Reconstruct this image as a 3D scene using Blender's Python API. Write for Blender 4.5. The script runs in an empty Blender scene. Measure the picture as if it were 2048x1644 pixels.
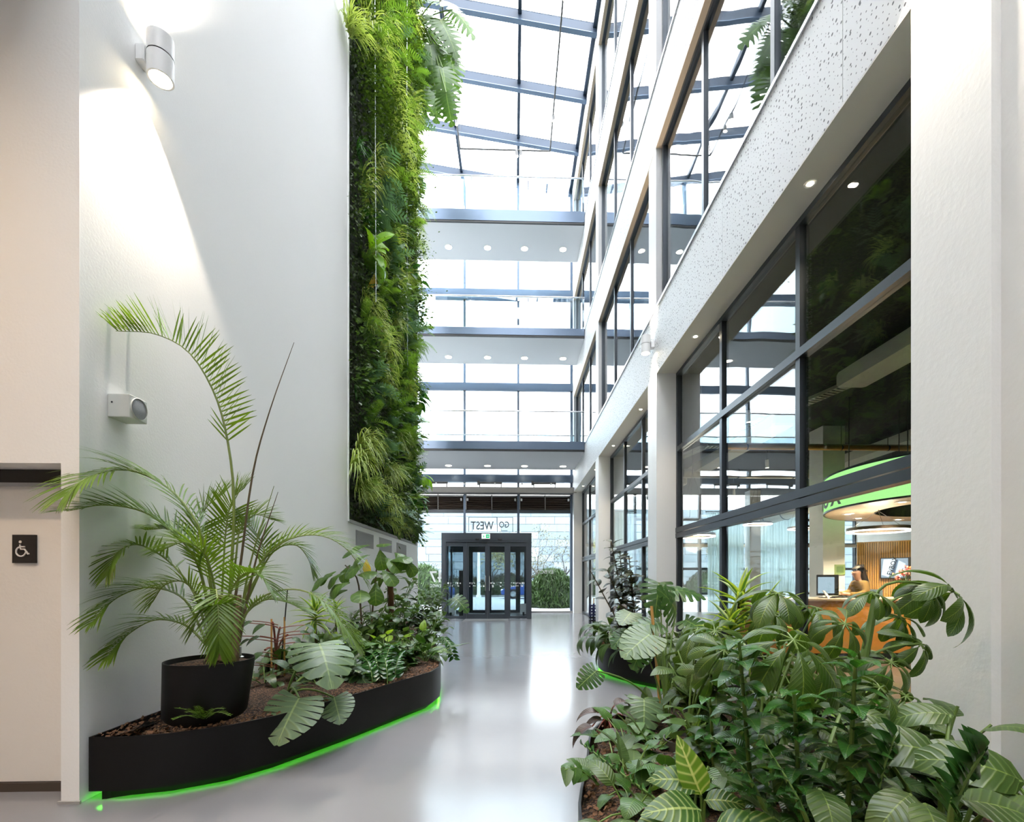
import bpy, math, random
import numpy as np
from mathutils import Vector, Matrix, Euler

random.seed(7); RNG = np.random.default_rng(7)
sc = bpy.context.scene
C = sc.collection

# ------------------------------------------------------------------ camera
H = 1.35; F = 965.0; PPX = 1057.0; HOR = 1157.5
TH = math.atan(F / 31000.0); CT, ST = math.cos(TH), math.sin(TH)
cam_d = bpy.data.cameras.new('camera'); cam = bpy.data.objects.new('camera', cam_d); C.objects.link(cam)
cam.location = (0, 0, H); cam.rotation_euler = (math.pi / 2, 0, -TH)
cam_d.sensor_width = 36.0; cam_d.lens = F / 2048 * 36.0
cam_d.shift_x = -(PPX - 1024) / 2048; cam_d.shift_y = (HOR - 822) / 2048
cam_d.clip_start = 0.05; cam_d.clip_end = 400
sc.camera = cam

# ------------------------------------------------------------------ sky, exposure
sc.view_settings.view_transform = 'Standard'; sc.view_settings.look = 'None'
sc.view_settings.exposure = 2.2; sc.view_settings.gamma = 1.0
sc.view_settings.use_curve_mapping = False
wd = bpy.data.worlds.new('overcast_sky'); sc.world = wd; wd.use_nodes = True
bg = wd.node_tree.nodes['Background']; bg.inputs[0].default_value = (0.985, 0.97, 0.985, 1); bg.inputs[1].default_value = 3.4
cy = sc.cycles
cy.use_denoising = True; cy.use_light_tree = False; cy.max_bounces = 6; cy.diffuse_bounces = 4; cy.glossy_bounces = 4
cy.transmission_bounces = 4; cy.transparent_max_bounces = 24; cy.sample_clamp_indirect = 6.0
cy.caustics_reflective = False; cy.caustics_refractive = False

# ------------------------------------------------------------------ pixel rays of the photograph, met with planes of the place
def at_y(u, v, Y):
    a = (u - PPX) / F; X = Y * (ST + a * CT) / (CT - a * ST)
    return Vector((X, Y, H - (v - HOR) * (X * ST + Y * CT) / F))
def at_x(u, v, X):
    a = (u - PPX) / F; Y = X * (CT - a * ST) / (ST + a * CT)
    return Vector((X, Y, H - (v - HOR) * (X * ST + Y * CT) / F))
def at_z(u, v, Z):
    a = (u - PPX) / F; D = F * (H - Z) / (v - HOR); l = a * D
    return Vector((D * ST + l * CT, D * CT - l * ST, Z))

# ------------------------------------------------------------------ scene helpers
def tag(o, label=None, cat=None, group=None, kind=None):
    if label: o['label'] = label
    if cat: o['category'] = cat
    if group: o['group'] = group
    if kind: o['kind'] = kind
    return o
def empty(name, loc=(0, 0, 0), rz=0.0, parent=None):
    o = bpy.data.objects.new(name, None); C.objects.link(o)
    o.location = loc; o.rotation_euler = (0, 0, rz); o.parent = parent; o.empty_display_size = 0.1
    return o
def thing(name, label, cat, loc=(0, 0, 0), rz=0.0, group=None, kind=None):
    return tag(empty(name, loc, rz), label, cat, group, kind)
def link_mesh(name, me, parent=None, m=None, mw=None):
    o = bpy.data.objects.new(name, me); C.objects.link(o)
    if parent is not None: o.parent = parent
    if m is not None and not me.materials: me.materials.append(m)
    if mw is not None: o.matrix_local = mw
    return o
def mesh_from(name, v, f, m=None, uv=None, smooth=True):
    me = bpy.data.meshes.new(name); me.from_pydata([tuple(p) for p in v], [], f)
    if uv is not None:
        l = me.uv_layers.new(name='UVMap')
        idx = np.empty(len(me.loops), dtype=np.int32); me.loops.foreach_get('vertex_index', idx)
        l.data.foreach_set('uv', np.asarray(uv, dtype=np.float32)[idx].ravel())
    if smooth: me.polygons.foreach_set('use_smooth', [True] * len(me.polygons))
    if m: me.materials.append(m)
    me.update(); return me

class MB:
    def __init__(s): s.v = []; s.f = []
    def add(s, v, f):
        n = len(s.v); s.v += [tuple(p) for p in v]; s.f += [tuple(i + n for i in q) for q in f]; return s
    def box(s, x0, x1, y0, y1, z0, z1):
        v = [(x, y, z) for z in (z0, z1) for y in (y0, y1) for x in (x0, x1)]
        return s.add(v, [(0, 2, 3, 1), (4, 5, 7, 6), (0, 1, 5, 4), (2, 6, 7, 3), (0, 4, 6, 2), (1, 3, 7, 5)])
    def cbox(s, c, d, rz=0.0, bev=0.0):
        cx, cy_, cz = c; a, b, h = d[0] / 2, d[1] / 2, d[2] / 2; co, si = math.cos(rz), math.sin(rz)
        if bev <= 0:
            v = [(cx + x * co - y * si, cy_ + x * si + y * co, cz + z) for z in (-h, h) for y in (-b, b) for x in (-a, a)]
            return s.add(v, [(0, 2, 3, 1), (4, 5, 7, 6), (0, 1, 5, 4), (2, 6, 7, 3), (0, 4, 6, 2), (1, 3, 7, 5)])
        e = bev; ring = [(-a + e, -b), (a - e, -b), (a, -b + e), (a, b - e), (a - e, b), (-a + e, b), (-a, b - e), (-a, -b + e)]
        k = 1 - e / max(a, b); v = []
        for z, q in ((-h, k), (-h + e, 1), (h - e, 1), (h, k)):
            v += [(cx + x * q * co - y * q * si, cy_ + x * q * si + y * q * co, cz + z) for x, y in ring]
        f = [tuple(range(7, -1, -1)), tuple(range(24, 32))]
        for r in range(3):
            f += [(r * 8 + i, r * 8 + (i + 1) % 8, r * 8 + 8 + (i + 1) % 8, r * 8 + 8 + i) for i in range(8)]
        return s.add(v, f)
    def tube(s, pts, r, n=8, cap=True):
        pts = [Vector(p) for p in pts]; m = len(pts)
        rs = r if hasattr(r, '__len__') else [r] * m
        v = []; up = None
        for i, p in enumerate(pts):
            t = (pts[min(i + 1, m - 1)] - pts[max(i - 1, 0)]).normalized()
            if up is None:
                up = Vector((0, 0, 1)) if abs(t.z) < 0.9 else Vector((1, 0, 0))
            a = t.cross(up)
            if a.length < 1e-5: a = t.orthogonal()
            a.normalize(); b = t.cross(a).normalized(); up = -b if False else a.cross(t)
            for k in range(n):
                w = 2 * math.pi * k / n
                v.append(p + a * (rs[i] * math.cos(w)) + b * (rs[i] * math.sin(w)))
        f = [(i * n + k, i * n + (k + 1) % n, (i + 1) * n + (k + 1) % n, (i + 1) * n + k) for i in range(m - 1) for k in range(n)]
        if cap: f += [tuple(range(n - 1, -1, -1)), tuple(range((m - 1) * n, m * n))]
        return s.add(v, f)
    def lathe(s, prof, c=(0, 0, 0), n=32, axis='z', cap=True):
        v = []; m = len(prof)
        for r, z in prof:
            for k in range(n):
                w = 2 * math.pi * k / n; x, y = r * math.cos(w), r * math.sin(w)
                p = (x, y, z) if axis == 'z' else ((z, x, y) if axis == 'x' else (x, z, y))
                v.append((c[0] + p[0], c[1] + p[1], c[2] + p[2]))
        f = [(i * n + k, i * n + (k + 1) % n, (i + 1) * n + (k + 1) % n, (i + 1) * n + k) for i in range(m - 1) for k in range(n)]
        if cap: f += [tuple(range(n - 1, -1, -1)), tuple(range((m - 1) * n, m * n))]
        return s.add(v, f)
    def prism(s, poly, z0, z1):
        n = len(poly); v = [(x, y, z0) for x, y in poly] + [(x, y, z1) for x, y in poly]
        f = [tuple(range(n - 1, -1, -1)), tuple(range(n, 2 * n))] + [(i, (i + 1) % n, n + (i + 1) % n, n + i) for i in range(n)]
        return s.add(v, f)
    def ribbon(s, poly, inner, z0, z1, closed=True):
        """a wall between two outlines"""
        n = len(poly); v = []
        for q, z in ((poly, z0), (poly, z1), (inner, z1), (inner, z0)): v += [(x, y, z) for x, y in q]
        f = []
        for i in range(n if closed else n - 1):
            j = (i + 1) % n
            for a in range(4):
                b = (a + 1) % 4; f.append((a * n + i, a * n + j, b * n + j, b * n + i))
        return s.add(v, f)
    def hull(s, a, b):
        """box between two quads of 4 points each"""
        return s.add(list(a) + list(b), [(3, 2, 1, 0), (4, 5, 6, 7), (0, 1, 5, 4), (1, 2, 6, 5), (2, 3, 7, 6), (3, 0, 4, 7)])
    def build(s, name, m, parent=None, smooth=False, bevel=0.0):
        me = bpy.data.meshes.new(name); me.from_pydata(s.v, [], s.f)
        if smooth: me.polygons.foreach_set('use_smooth', [True] * len(me.polygons))
        me.materials.append(m); me.update()
        o = bpy.data.objects.new(name, me); C.objects.link(o)
        if parent is not None: o.parent = parent
        if smooth:
            mo = o.modifiers.new('edge', 'EDGE_SPLIT'); mo.split_angle = math.radians(38)
        if bevel > 0:
            mo = o.modifiers.new('bevel', 'BEVEL'); mo.width = bevel; mo.segments = 2; mo.limit_method = 'ANGLE'
        return o

# ------------------------------------------------------------------ materials
def nt(name):
    m = bpy.data.materials.new(name); m.use_nodes = True; t = m.node_tree; t.nodes.clear()
    out = t.nodes.new('ShaderNodeOutputMaterial'); return m, t, out
def N(t, kind, **kw):
    n = t.nodes.new('ShaderNode' + kind)
    for k, v in kw.items():
        if k.startswith('i_'):
            key = k[2:]; n.inputs[int(key) if key.isdigit() else key.replace('_', ' ')].default_value = v
        else: setattr(n, k, v)
    return n
def rgba(c): return (c[0], c[1], c[2], 1.0)
def math_n(t, op, a, b=None, clamp=False):
    n = t.nodes.new('ShaderNodeMath'); n.operation = op; n.use_clamp = clamp
    for i, x in enumerate((a, b)):
        if x is None: continue
        if isinstance(x, (int, float)): n.inputs[i].default_value = x
        else: t.links.new(x, n.inputs[i])
    return n.outputs[0]
def mix_rgb(t, fac, a, b):
    n = t.nodes.new('ShaderNodeMix'); n.data_type = 'RGBA'
    for sock, x in ((n.inputs[0], fac), (n.inputs[6], a), (n.inputs[7], b)):
        if isinstance(x, (int, float)): sock.default_value = x
        elif isinstance(x, tuple): sock.default_value = rgba(x)
        else: t.links.new(x, sock)
    return n.outputs[2]
def pbr(name, col, rough=0.5, metal=0.0, spec=0.5, var=0.0, vscale=6.0, bump=0.0, bscale=40.0, emit=None, es=0.0, stretch=None, coat=0.0):
    m, t, out = nt(name); p = N(t, 'BsdfPrincipled')
    p.inputs['Base Color'].default_value = rgba(col); p.inputs['Roughness'].default_value = rough
    p.inputs['Metallic'].default_value = metal; p.inputs['Specular IOR Level'].default_value = spec
    p.inputs['Coat Weight'].default_value = coat
    if emit: p.inputs['Emission Color'].default_value = rgba(emit); p.inputs['Emission Strength'].default_value = es
    if var or bump:
        tc = N(t, 'TexCoord'); vec = tc.outputs['Object']
        if stretch:
            mp = N(t, 'Mapping'); mp.inputs['Scale'].default_value = stretch; t.links.new(vec, mp.inputs[0]); vec = mp.outputs[0]
    if var:
        nz = N(t, 'TexNoise', i_Scale=vscale, i_Detail=4.0); t.links.new(vec, nz.inputs['Vector'])
        a = tuple(max(0, c * (1 - var)) for c in col); b = tuple(min(1, c * (1 + var)) for c in col)
        t.links.new(mix_rgb(t, nz.outputs[0], a, b), p.inputs['Base Color'])
    if bump:
        nb = N(t, 'TexNoise', i_Scale=bscale, i_Detail=3.0); t.links.new(vec, nb.inputs['Vector'])
        bp = N(t, 'Bump', i_Strength=bump, i_Distance=0.01); t.links.new(nb.outputs[0], bp.inputs['Height']); t.links.new(bp.outputs[0], p.inputs['Normal'])
    t.links.new(p.outputs[0], out.inputs[0]); return m
def emis(name, col, s, sample=False):
    m, t, out = nt(name); m.cycles.emission_sampling = 'AUTO' if sample else 'NONE'
    e = N(t, 'Emission'); e.inputs[0].default_value = rgba(col); e.inputs[1].default_value = s * 0.5
    t.links.new(e.outputs[0], out.inputs[0]); return m
def glass(name, tint=(1, 1, 1), f0=0.045, gain=1.0, wob=0.0, wscale=1.2, film=None):
    """clear float glass: see-through with an angle-dependent mirror reflection, panes slightly wavy"""
    m, t, out = nt(name); g = N(t, 'NewGeometry')
    d = t.nodes.new('ShaderNodeVectorMath'); d.operation = 'DOT_PRODUCT'
    t.links.new(g.outputs['Normal'], d.inputs[0]); t.links.new(g.outputs['Incoming'], d.inputs[1])
    x = math_n(t, 'SUBTRACT', 1.0, math_n(t, 'ABSOLUTE', d.outputs['Value']), True)
    fr = math_n(t, 'ADD', math_n(t, 'MULTIPLY', math_n(t, 'POWER', x, 5.0), (1 - f0) * gain), f0, True)
    tr = N(t, 'BsdfTransparent'); tr.inputs[0].default_value = rgba(tint)
    gl = N(t, 'BsdfGlossy'); gl.inputs['Roughness'].default_value = 0.0; gl.inputs[0].default_value = (0.96, 0.98, 1.0, 1)
    if wob:
        tc = N(t, 'TexCoord'); nz = N(t, 'TexNoise', i_Scale=wscale, i_Detail=1.0); t.links.new(tc.outputs['Object'], nz.inputs['Vector'])
        bp = N(t, 'Bump', i_Strength=1.0, i_Distance=wob); t.links.new(nz.outputs[0], bp.inputs['Height']); t.links.new(bp.outputs[0], gl.inputs['Normal'])
    mx = N(t, 'MixShader'); t.links.new(fr, mx.inputs[0]); t.links.new(tr.outputs[0], mx.inputs[1]); t.links.new(gl.outputs[0], mx.inputs[2])
    t.links.new(mx.outputs[0], out.inputs[0]); return m
def leafm(name, col, rib=None, col2=None, vein=0.0, rough=0.35, trans=0.25, tcol=None, nvein=14, edge=None, var=0.25, ribw=0.035, spots=None):
    """leaf blade: midrib and side veins along the leaf's own length, light shining through"""
    m, t, out = nt(name); p = N(t, 'BsdfPrincipled'); p.inputs['Roughness'].default_value = rough
    p.inputs['Specular IOR Level'].default_value = 0.5
    uvn = N(t, 'UVMap'); sx = N(t, 'SeparateXYZ'); t.links.new(uvn.outputs[0], sx.inputs[0])
    au = math_n(t, 'MULTIPLY', math_n(t, 'ABSOLUTE', math_n(t, 'SUBTRACT', sx.outputs[0], 0.5)), 2.0)
    oi = N(t, 'ObjectInfo'); geo = N(t, 'TexCoord')
    nz = N(t, 'TexNoise', i_Scale=9.0, i_Detail=3.0); t.links.new(geo.outputs['Object'], nz.inputs['Vector'])
    c2 = col2 or tuple(min(1, c * 1.7) for c in col)
    fac = math_n(t, 'MULTIPLY', math_n(t, 'ADD', math_n(t, 'MULTIPLY', nz.outputs[0], 0.6), math_n(t, 'MULTIPLY', oi.outputs['Random'], 0.7)), 0.8, True)
    base = mix_rgb(t, fac, col, c2)
    if vein > 0:
        ph = math_n(t, 'MULTIPLY', math_n(t, 'SUBTRACT', sx.outputs[1], math_n(t, 'MULTIPLY', au, 0.16)), nvein * 6.2832)
        w = math_n(t, 'POWER', math_n(t, 'MULTIPLY', math_n(t, 'ADD', math_n(t, 'SINE', ph), 1.0), 0.5), 5.0)
        base = mix_rgb(t, math_n(t, 'MULTIPLY', w, vein), base, rib or (0.35, 0.5, 0.12))
    if edge:
        e = math_n(t, 'MULTIPLY', math_n(t, 'SUBTRACT', au, 0.45), 5.0, True)
        base = mix_rgb(t, e, base, edge)
    if spots:
        n2 = N(t, 'TexNoise', i_Scale=spots[1], i_Detail=2.0); t.links.new(geo.outputs['Object'], n2.inputs['Vector'])
        s_ = math_n(t, 'MULTIPLY', math_n(t, 'SUBTRACT', n2.outputs[0], 0.55), 12.0, True)
        base = mix_rgb(t, s_, base, spots[0])
    if rib:
        r_ = math_n(t, 'LESS_THAN', au, ribw); base = mix_rgb(t, r_, base, rib)
    t.links.new(base, p.inputs['Base Color'])
    if vein > 0:
        bp = N(t, 'Bump', i_Strength=0.35, i_Distance=0.004); t.links.new(w, bp.inputs['Height']); t.links.new(bp.outputs[0], p.inputs['Normal'])
    tl = N(t, 'BsdfTranslucent')
    tm = t.nodes.new('ShaderNodeMix'); tm.data_type = 'RGBA'; tm.blend_type = 'MULTIPLY'; tm.inputs[0].default_value = 1.0
    t.links.new(base, tm.inputs[6]); tm.inputs[7].default_value = rgba(tcol or (1.0, 1.0, 0.45)); tm.clamp_result = False
    br = t.nodes.new('ShaderNodeVectorMath'); br.operation = 'SCALE'; br.inputs['Scale'].default_value = 1.8
    t.links.new(tm.outputs[2], br.inputs[0]); t.links.new(br.outputs[0], tl.inputs[0])
    mx = N(t, 'MixShader'); mx.inputs[0].default_value = trans
    t.links.new(p.outputs[0], mx.inputs[1]); t.links.new(tl.outputs[0], mx.inputs[2]); t.links.new(mx.outputs[0], out.inputs[0]); return m

def perforated(name, col=(0.66, 0.66, 0.665)):
    m, t, out = nt(name); p = N(t, 'BsdfPrincipled'); p.inputs['Roughness'].default_value = 0.55
    g = N(t, 'TexCoord'); sx = N(t, 'SeparateXYZ'); t.links.new(g.outputs['Object'], sx.inputs[0])
    cb = N(t, 'CombineXYZ'); t.links.new(sx.outputs[1], cb.inputs[0]); t.links.new(sx.outputs[2], cb.inputs[1])
    vo = N(t, 'TexVoronoi', i_Scale=21.0, i_Randomness=0.75); vo.voronoi_dimensions = '2D'; t.links.new(cb.outputs[0], vo.inputs['Vector'])
    cs = N(t, 'SeparateColor'); t.links.new(vo.outputs['Color'], cs.inputs[0])
    rad = math_n(t, 'ADD', math_n(t, 'MULTIPLY', math_n(t, 'POWER', cs.outputs[0], 2.0), 0.17), 0.06)
    hole = math_n(t, 'LESS_THAN', vo.outputs['Distance'], rad)
    t.links.new(mix_rgb(t, hole, col, (0.03, 0.03, 0.035)), p.inputs['Base Color'])
    t.links.new(p.outputs[0], out.inputs[0]); return m

M = {}
M['plaster'] = pbr('white_plaster', (0.86, 0.86, 0.85), 0.75, var=0.012, vscale=1.5, bump=0.10, bscale=60)
M['rough_plaster'] = pbr('rough_white_plaster', (0.86, 0.85, 0.83), 0.8, var=0.02, vscale=3, bump=0.16, bscale=22)
M['warm_plaster'] = pbr('warm_white_plaster', (0.76, 0.73, 0.69), 0.75, var=0.02, vscale=1.2, bump=0.1, bscale=50)
M['white_paint'] = pbr('white_paint', (0.85, 0.85, 0.84), 0.45)
M['dimmed_white'] = pbr('dimmed_white_paint', (0.60, 0.60, 0.605), 0.5)  # white paint darkened in colour against the strong sky light up high
M['white_metal'] = pbr('white_powder_coat', (0.82, 0.82, 0.82), 0.35)
M['beige'] = pbr('beige_soffit', (0.66, 0.52, 0.37), 0.55)
M['soffit'] = pbr('soffit_paint', (0.74, 0.71, 0.64), 0.6)
M['frame'] = pbr('anthracite_frame', (0.05, 0.06, 0.074), 0.35, metal=0.3)
M['steel_blue'] = pbr('blue_grey_steel', (0.10, 0.135, 0.19), 0.28, metal=0.55)
M['roof_steel'] = pbr('roof_steel', (0.026, 0.043, 0.072), 0.5, metal=0.0, spec=0.3)
M['black_steel'] = pbr('black_planter_steel', (0.0035, 0.0035, 0.004), 0.45, spec=0.3, var=0.3, vscale=3)
M['black'] = pbr('black_plastic', (0.005, 0.005, 0.0055), 0.45)
M['dark_grey'] = pbr('dark_grey_paint', (0.07, 0.07, 0.07), 0.6)
M['grey'] = pbr('grey_paint', (0.35, 0.34, 0.33), 0.6)
M['grille'] = pbr('grille_mesh', (0.25, 0.25, 0.25), 0.5, bump=0.6, bscale=400)
M['speaker'] = pbr('speaker_case', (0.62, 0.62, 0.58), 0.5)
M['chrome'] = pbr('brushed_steel', (0.6, 0.62, 0.64), 0.25, metal=1.0)
def soil_mat():
    m, t, out = nt('bark_soil'); p = N(t, 'BsdfPrincipled'); p.inputs['Roughness'].default_value = 0.95
    g = N(t, 'TexCoord'); vo = N(t, 'TexVoronoi', i_Scale=95.0); t.links.new(g.outputs['Object'], vo.inputs['Vector']); cs = N(t, 'SeparateColor'); t.links.new(vo.outputs['Color'], cs.inputs[0])
    nz = N(t, 'TexNoise', i_Scale=8.0, i_Detail=3.0); t.links.new(g.outputs['Object'], nz.inputs['Vector'])
    f = math_n(t, 'MULTIPLY', math_n(t, 'POWER', cs.outputs[0], 2.2), math_n(t, 'ADD', nz.outputs[0], 0.35), True)
    t.links.new(mix_rgb(t, f, (0.016, 0.008, 0.005), (0.24, 0.125, 0.065)), p.inputs['Base Color'])
    bp = N(t, 'Bump', i_Strength=1.0, i_Distance=0.012); t.links.new(vo.outputs['Distance'], bp.inputs['Height']); t.links.new(bp.outputs[0], p.inputs['Normal'])
    t.links.new(p.outputs[0], out.inputs[0]); return m
M['soil'] = soil_mat()
M['louver'] = pbr('brown_louver', (0.075, 0.055, 0.042), 0.5)
M['wood'] = pbr('oak_slats', (0.74, 0.40, 0.11), 0.5, var=0.22, vscale=3, stretch=(4, 4, 0.4))
M['desk_wood'] = pbr('desk_veneer', (0.62, 0.27, 0.06), 0.4, var=0.18, vscale=2.2, stretch=(1, 1, 4))
M['desk_top'] = pbr('desk_top', (0.52, 0.38, 0.26), 0.35)
M['int_floor'] = pbr('reception_floor', (0.13, 0.10, 0.075), 0.3)
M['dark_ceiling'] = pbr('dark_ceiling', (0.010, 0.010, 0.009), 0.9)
M['duct'] = pbr('galvanised_duct', (0.42, 0.38, 0.30), 0.4, metal=0.5)
M['bark'] = pbr('bark', (0.16, 0.10, 0.05), 0.85, var=0.4, vscale=30, bump=0.8, bscale=60)
M['stem'] = pbr('green_stem', (0.12, 0.20, 0.04), 0.5, var=0.25, vscale=8)
M['palm_stem'] = pbr('palm_stem', (0.17, 0.22, 0.045), 0.45, var=0.3, vscale=8)
M['red_stem'] = pbr('red_stem', (0.22, 0.05, 0.03), 0.45)
M['brown_stem'] = pbr('brown_stem', (0.10, 0.07, 0.035), 0.7, var=0.3, vscale=20)
M['cane'] = pbr('bamboo_cane', (0.55, 0.30, 0.09), 0.5)
M['lamp_warm'] = emis('lamp_warm', (1.0, 0.82, 0.55), 14.0)
M['lamp_disc'] = emis('lamp_disc', (1.0, 0.90, 0.70), 9.0)
M['lamp_white'] = emis('lamp_white', (1.0, 0.93, 0.80), 5.0)
M['led_green'] = emis('led_green', (0.10, 1.0, 0.03), 9.0, True)
M['green_glow'] = emis('green_glow', (0.48, 1.0, 0.34), 0.62, True)
M['g_roof'] = glass('roof_glass', (0.96, 0.985, 1.0), 0.03)
M['g_end'] = glass('curtain_wall_glass', (0.72, 0.77, 0.79), 0.018)
M['g_fac'] = glass('facade_glass', (0.72, 0.76, 0.77), 0.10, 1.0, wob=0.005, wscale=0.8)
M['g_low'] = glass('reception_glass', (0.86, 0.89, 0.88), 0.06, 1.0, wob=0.004, wscale=0.8)
M['g_bal'] = glass('balustrade_glass', (0.86, 0.94, 0.97), 0.06)
M['perf'] = perforated('perforated_panel')
# polished resin floor
def floor_mat():
    m, t, out = nt('polished_resin'); p = N(t, 'BsdfPrincipled'); p.inputs['Specular IOR Level'].default_value = 0.7
    g = N(t, 'TexCoord'); nz = N(t, 'TexNoise', i_Scale=1.3, i_Detail=5.0); t.links.new(g.outputs['Object'], nz.inputs['Vector'])
    t.links.new(mix_rgb(t, nz.outputs[0], (0.20, 0.20, 0.212), (0.245, 0.245, 0.258)), p.inputs['Base Color'])
    n2 = N(t, 'TexNoise', i_Scale=3.0, i_Detail=4.0); t.links.new(g.outputs['Object'], n2.inputs['Vector'])
    t.links.new(math_n(t, 'ADD', math_n(t, 'MULTIPLY', n2.outputs[0], 0.08), 0.135), p.inputs['Roughness'])
    bp = N(t, 'Bump', i_Strength=0.06, i_Distance=0.01); t.links.new(n2.outputs[0], bp.inputs['Height']); t.links.new(bp.outputs[0], p.inputs['Normal'])
    t.links.new(p.outputs[0], out.inputs[0]); return m
M['floor'] = floor_mat()

def lamp(kind, loc, power, col=(1, 0.8, 0.55), rot=None, size=0.05, angle=None, blend=0.3, parent=None):
    d = bpy.data.lights.new('lamp_light', kind); d.energy = power * 0.30; d.color = col
    if kind == 'SPOT': d.spot_size = angle or math.radians(80); d.spot_blend = blend; d.shadow_soft_size = size
    elif kind == 'POINT': d.shadow_soft_size = size
    elif kind == 'AREA': d.size = size
    o = bpy.data.objects.new('lamp_light', d); C.objects.link(o); o.location = loc
    if rot: o.rotation_euler = rot
    if parent is not None: o.parent = parent
    return o
# ================================================================== the building shell
XL = -2.606; Y0 = 2.98; YE = 19.4; XF = 2.365; XG = 2.71; XU = 2.47; ZS = 4.76
ROOF = lambda x: 17.1 + 0.145 * (2.3 - x)
FL = [0.0, 5.84, 9.62, 13.41, 17.2]           # floor levels of the office block
PIL = [(-3.25, -2.75), (2.317, 2.80), (7.91, 8.42), (13.35, 13.86), (18.86, 19.36)]

b = MB().box(-9, 14, -9, YE, -0.12, 0)
fl = tag(b.build('floor', M['floor']), 'polished light grey resin floor of the atrium', 'floor', kind='structure')

# ---- left wall, with a tall recess for the plants
RY0, RY1, RZ0, RZ1 = 7.69, 13.02, 2.29, 16.9
wl = thing('wall_left', 'tall white plaster wall that carries the living wall', 'wall', kind='structure')
b = MB(); zt = 18.0
b.box(XL - 0.4, XL, Y0 + 0.3, RY0, 0, zt).box(XL - 0.4, XL, RY0, RY1, 0, RZ0).box(XL - 0.4, XL, RY1, 13.25, 0, zt).box(XL - 0.4, XL, RY0, RY1, RZ1, zt)
b.box(XL - 0.4, XL, -9, Y0 + 0.3, 5.6, zt)
b.build('wall_plaster', M['plaster'], wl)
MB().box(XL - 0.4, XL - 0.12, RY0, RY1, RZ0, RZ1).build('planting_back_panel', pbr('dark_felt', (0.03, 0.035, 0.02), 0.95), wl)
b = MB(); e = 0.03
b.box(XL - 0.12, XL + 0.02, RY0 - e, RY0, RZ0 - e, RZ1).box(XL - 0.12, XL + 0.02, RY1, RY1 + e, RZ0 - e, RZ1)
b.build('recess_edge', M['white_metal'], wl)
MB().box(XL - 0.12, XL + 0.03, RY0, RY1, RZ0 - 0.05, RZ0).build('drip_ledge', M['grey'], wl)
for y0, y1 in ((8.06, 9.06), (9.45, 10.40), (10.85, 11.80)):
    g = MB().box(XL, XL + 0.006, y0, y1, 1.90, 2.16).build('air_grille', M['grey'], wl)
    b = MB()
    for k in range(11): b.box(XL + 0.006, XL + 0.012, y0 + 0.02, y1 - 0.02, 1.915 + k * 0.022, 1.925 + k * 0.022)
    b.build('grille_slats', pbr('grille_slats', (0.30, 0.29, 0.27), 0.6), g)

# ---- door wall on the camera side of the corner
dp = at_y(122, 1000, Y0); XD = dp.x; ZD = at_y(60, 926, Y0).z; RD = 0.19
wk = thing('wall_front', 'warm white wall strip beside the recessed toilet door', 'wall', kind='structure')
b = MB().box(XD, XL, Y0, Y0 + 0.30, 0, 5.6).box(-9, XD, Y0, Y0 + 0.30, ZD, 5.6).box(-9, XD - 1.05, Y0, Y0 + 0.30, 0, ZD)
b.build('wall_plaster', M['plaster'], wk)
bs = MB().box(XD - 0.012, XL + 0.012, Y0 - 0.012, Y0, 0, 0.018).build('baseboard_front', M['grey']); tag(bs, 'thin grey skirting at the foot of the white wall end', 'baseboard', kind='structure')
d1 = thing('door_1', 'flush beige toilet door with dark track box above', 'door', kind='structure')
MB().box(XD - 1.05, XD, Y0 + RD, Y0 + RD + 0.05, 0.06, ZD - 0.01).build('door_leaf', M['warm_plaster'], d1)
MB().box(XD - 1.05, XD, Y0 + RD - 0.015, Y0 + RD + 0.04, 0.0, 0.055).build('kick_strip', pbr('kick_strip', (0.06, 0.045, 0.035), 0.5), d1)
zt0 = at_y(60, 967, Y0 + RD).z; zt1 = ZD
MB().box(XD - 1.05, XD, Y0 + RD - 0.02, Y0 + RD, zt0, zt1 - 0.002).build('track_box', pbr('track_box', (0.016, 0.014, 0.013), 0.5), d1)
MB().box(XD - 1.05, XD, Y0 + RD - 0.03, Y0 + RD, zt0 - 0.02, zt0).build('track_lip', M['grey'], d1)

# low ceiling over the lobby left of the camera, and the far ends of the shell
tag(MB().box(-9, XL - 0.4, -9, Y0, 5.6, 5.8).build('trim_1', M['warm_plaster']), 'warm white ceiling of the side lobby', 'ceiling', kind='structure')
tag(MB().box(-9.2, -9, -9, Y0 + 0.3, 0, 5.8).box(-9, 14, -9.2, -9, 0, 18.6).build('wall_rear', M['warm_plaster']), 'plain white wall closing the lobby', 'wall', kind='structure')
tag(MB().box(-7.3, -7.0, Y0 + 0.3, YE, 0, 18.6).build('wall_far_left', M['plaster']), 'white wall of the wing behind the living wall', 'wall', kind='structure')

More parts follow.
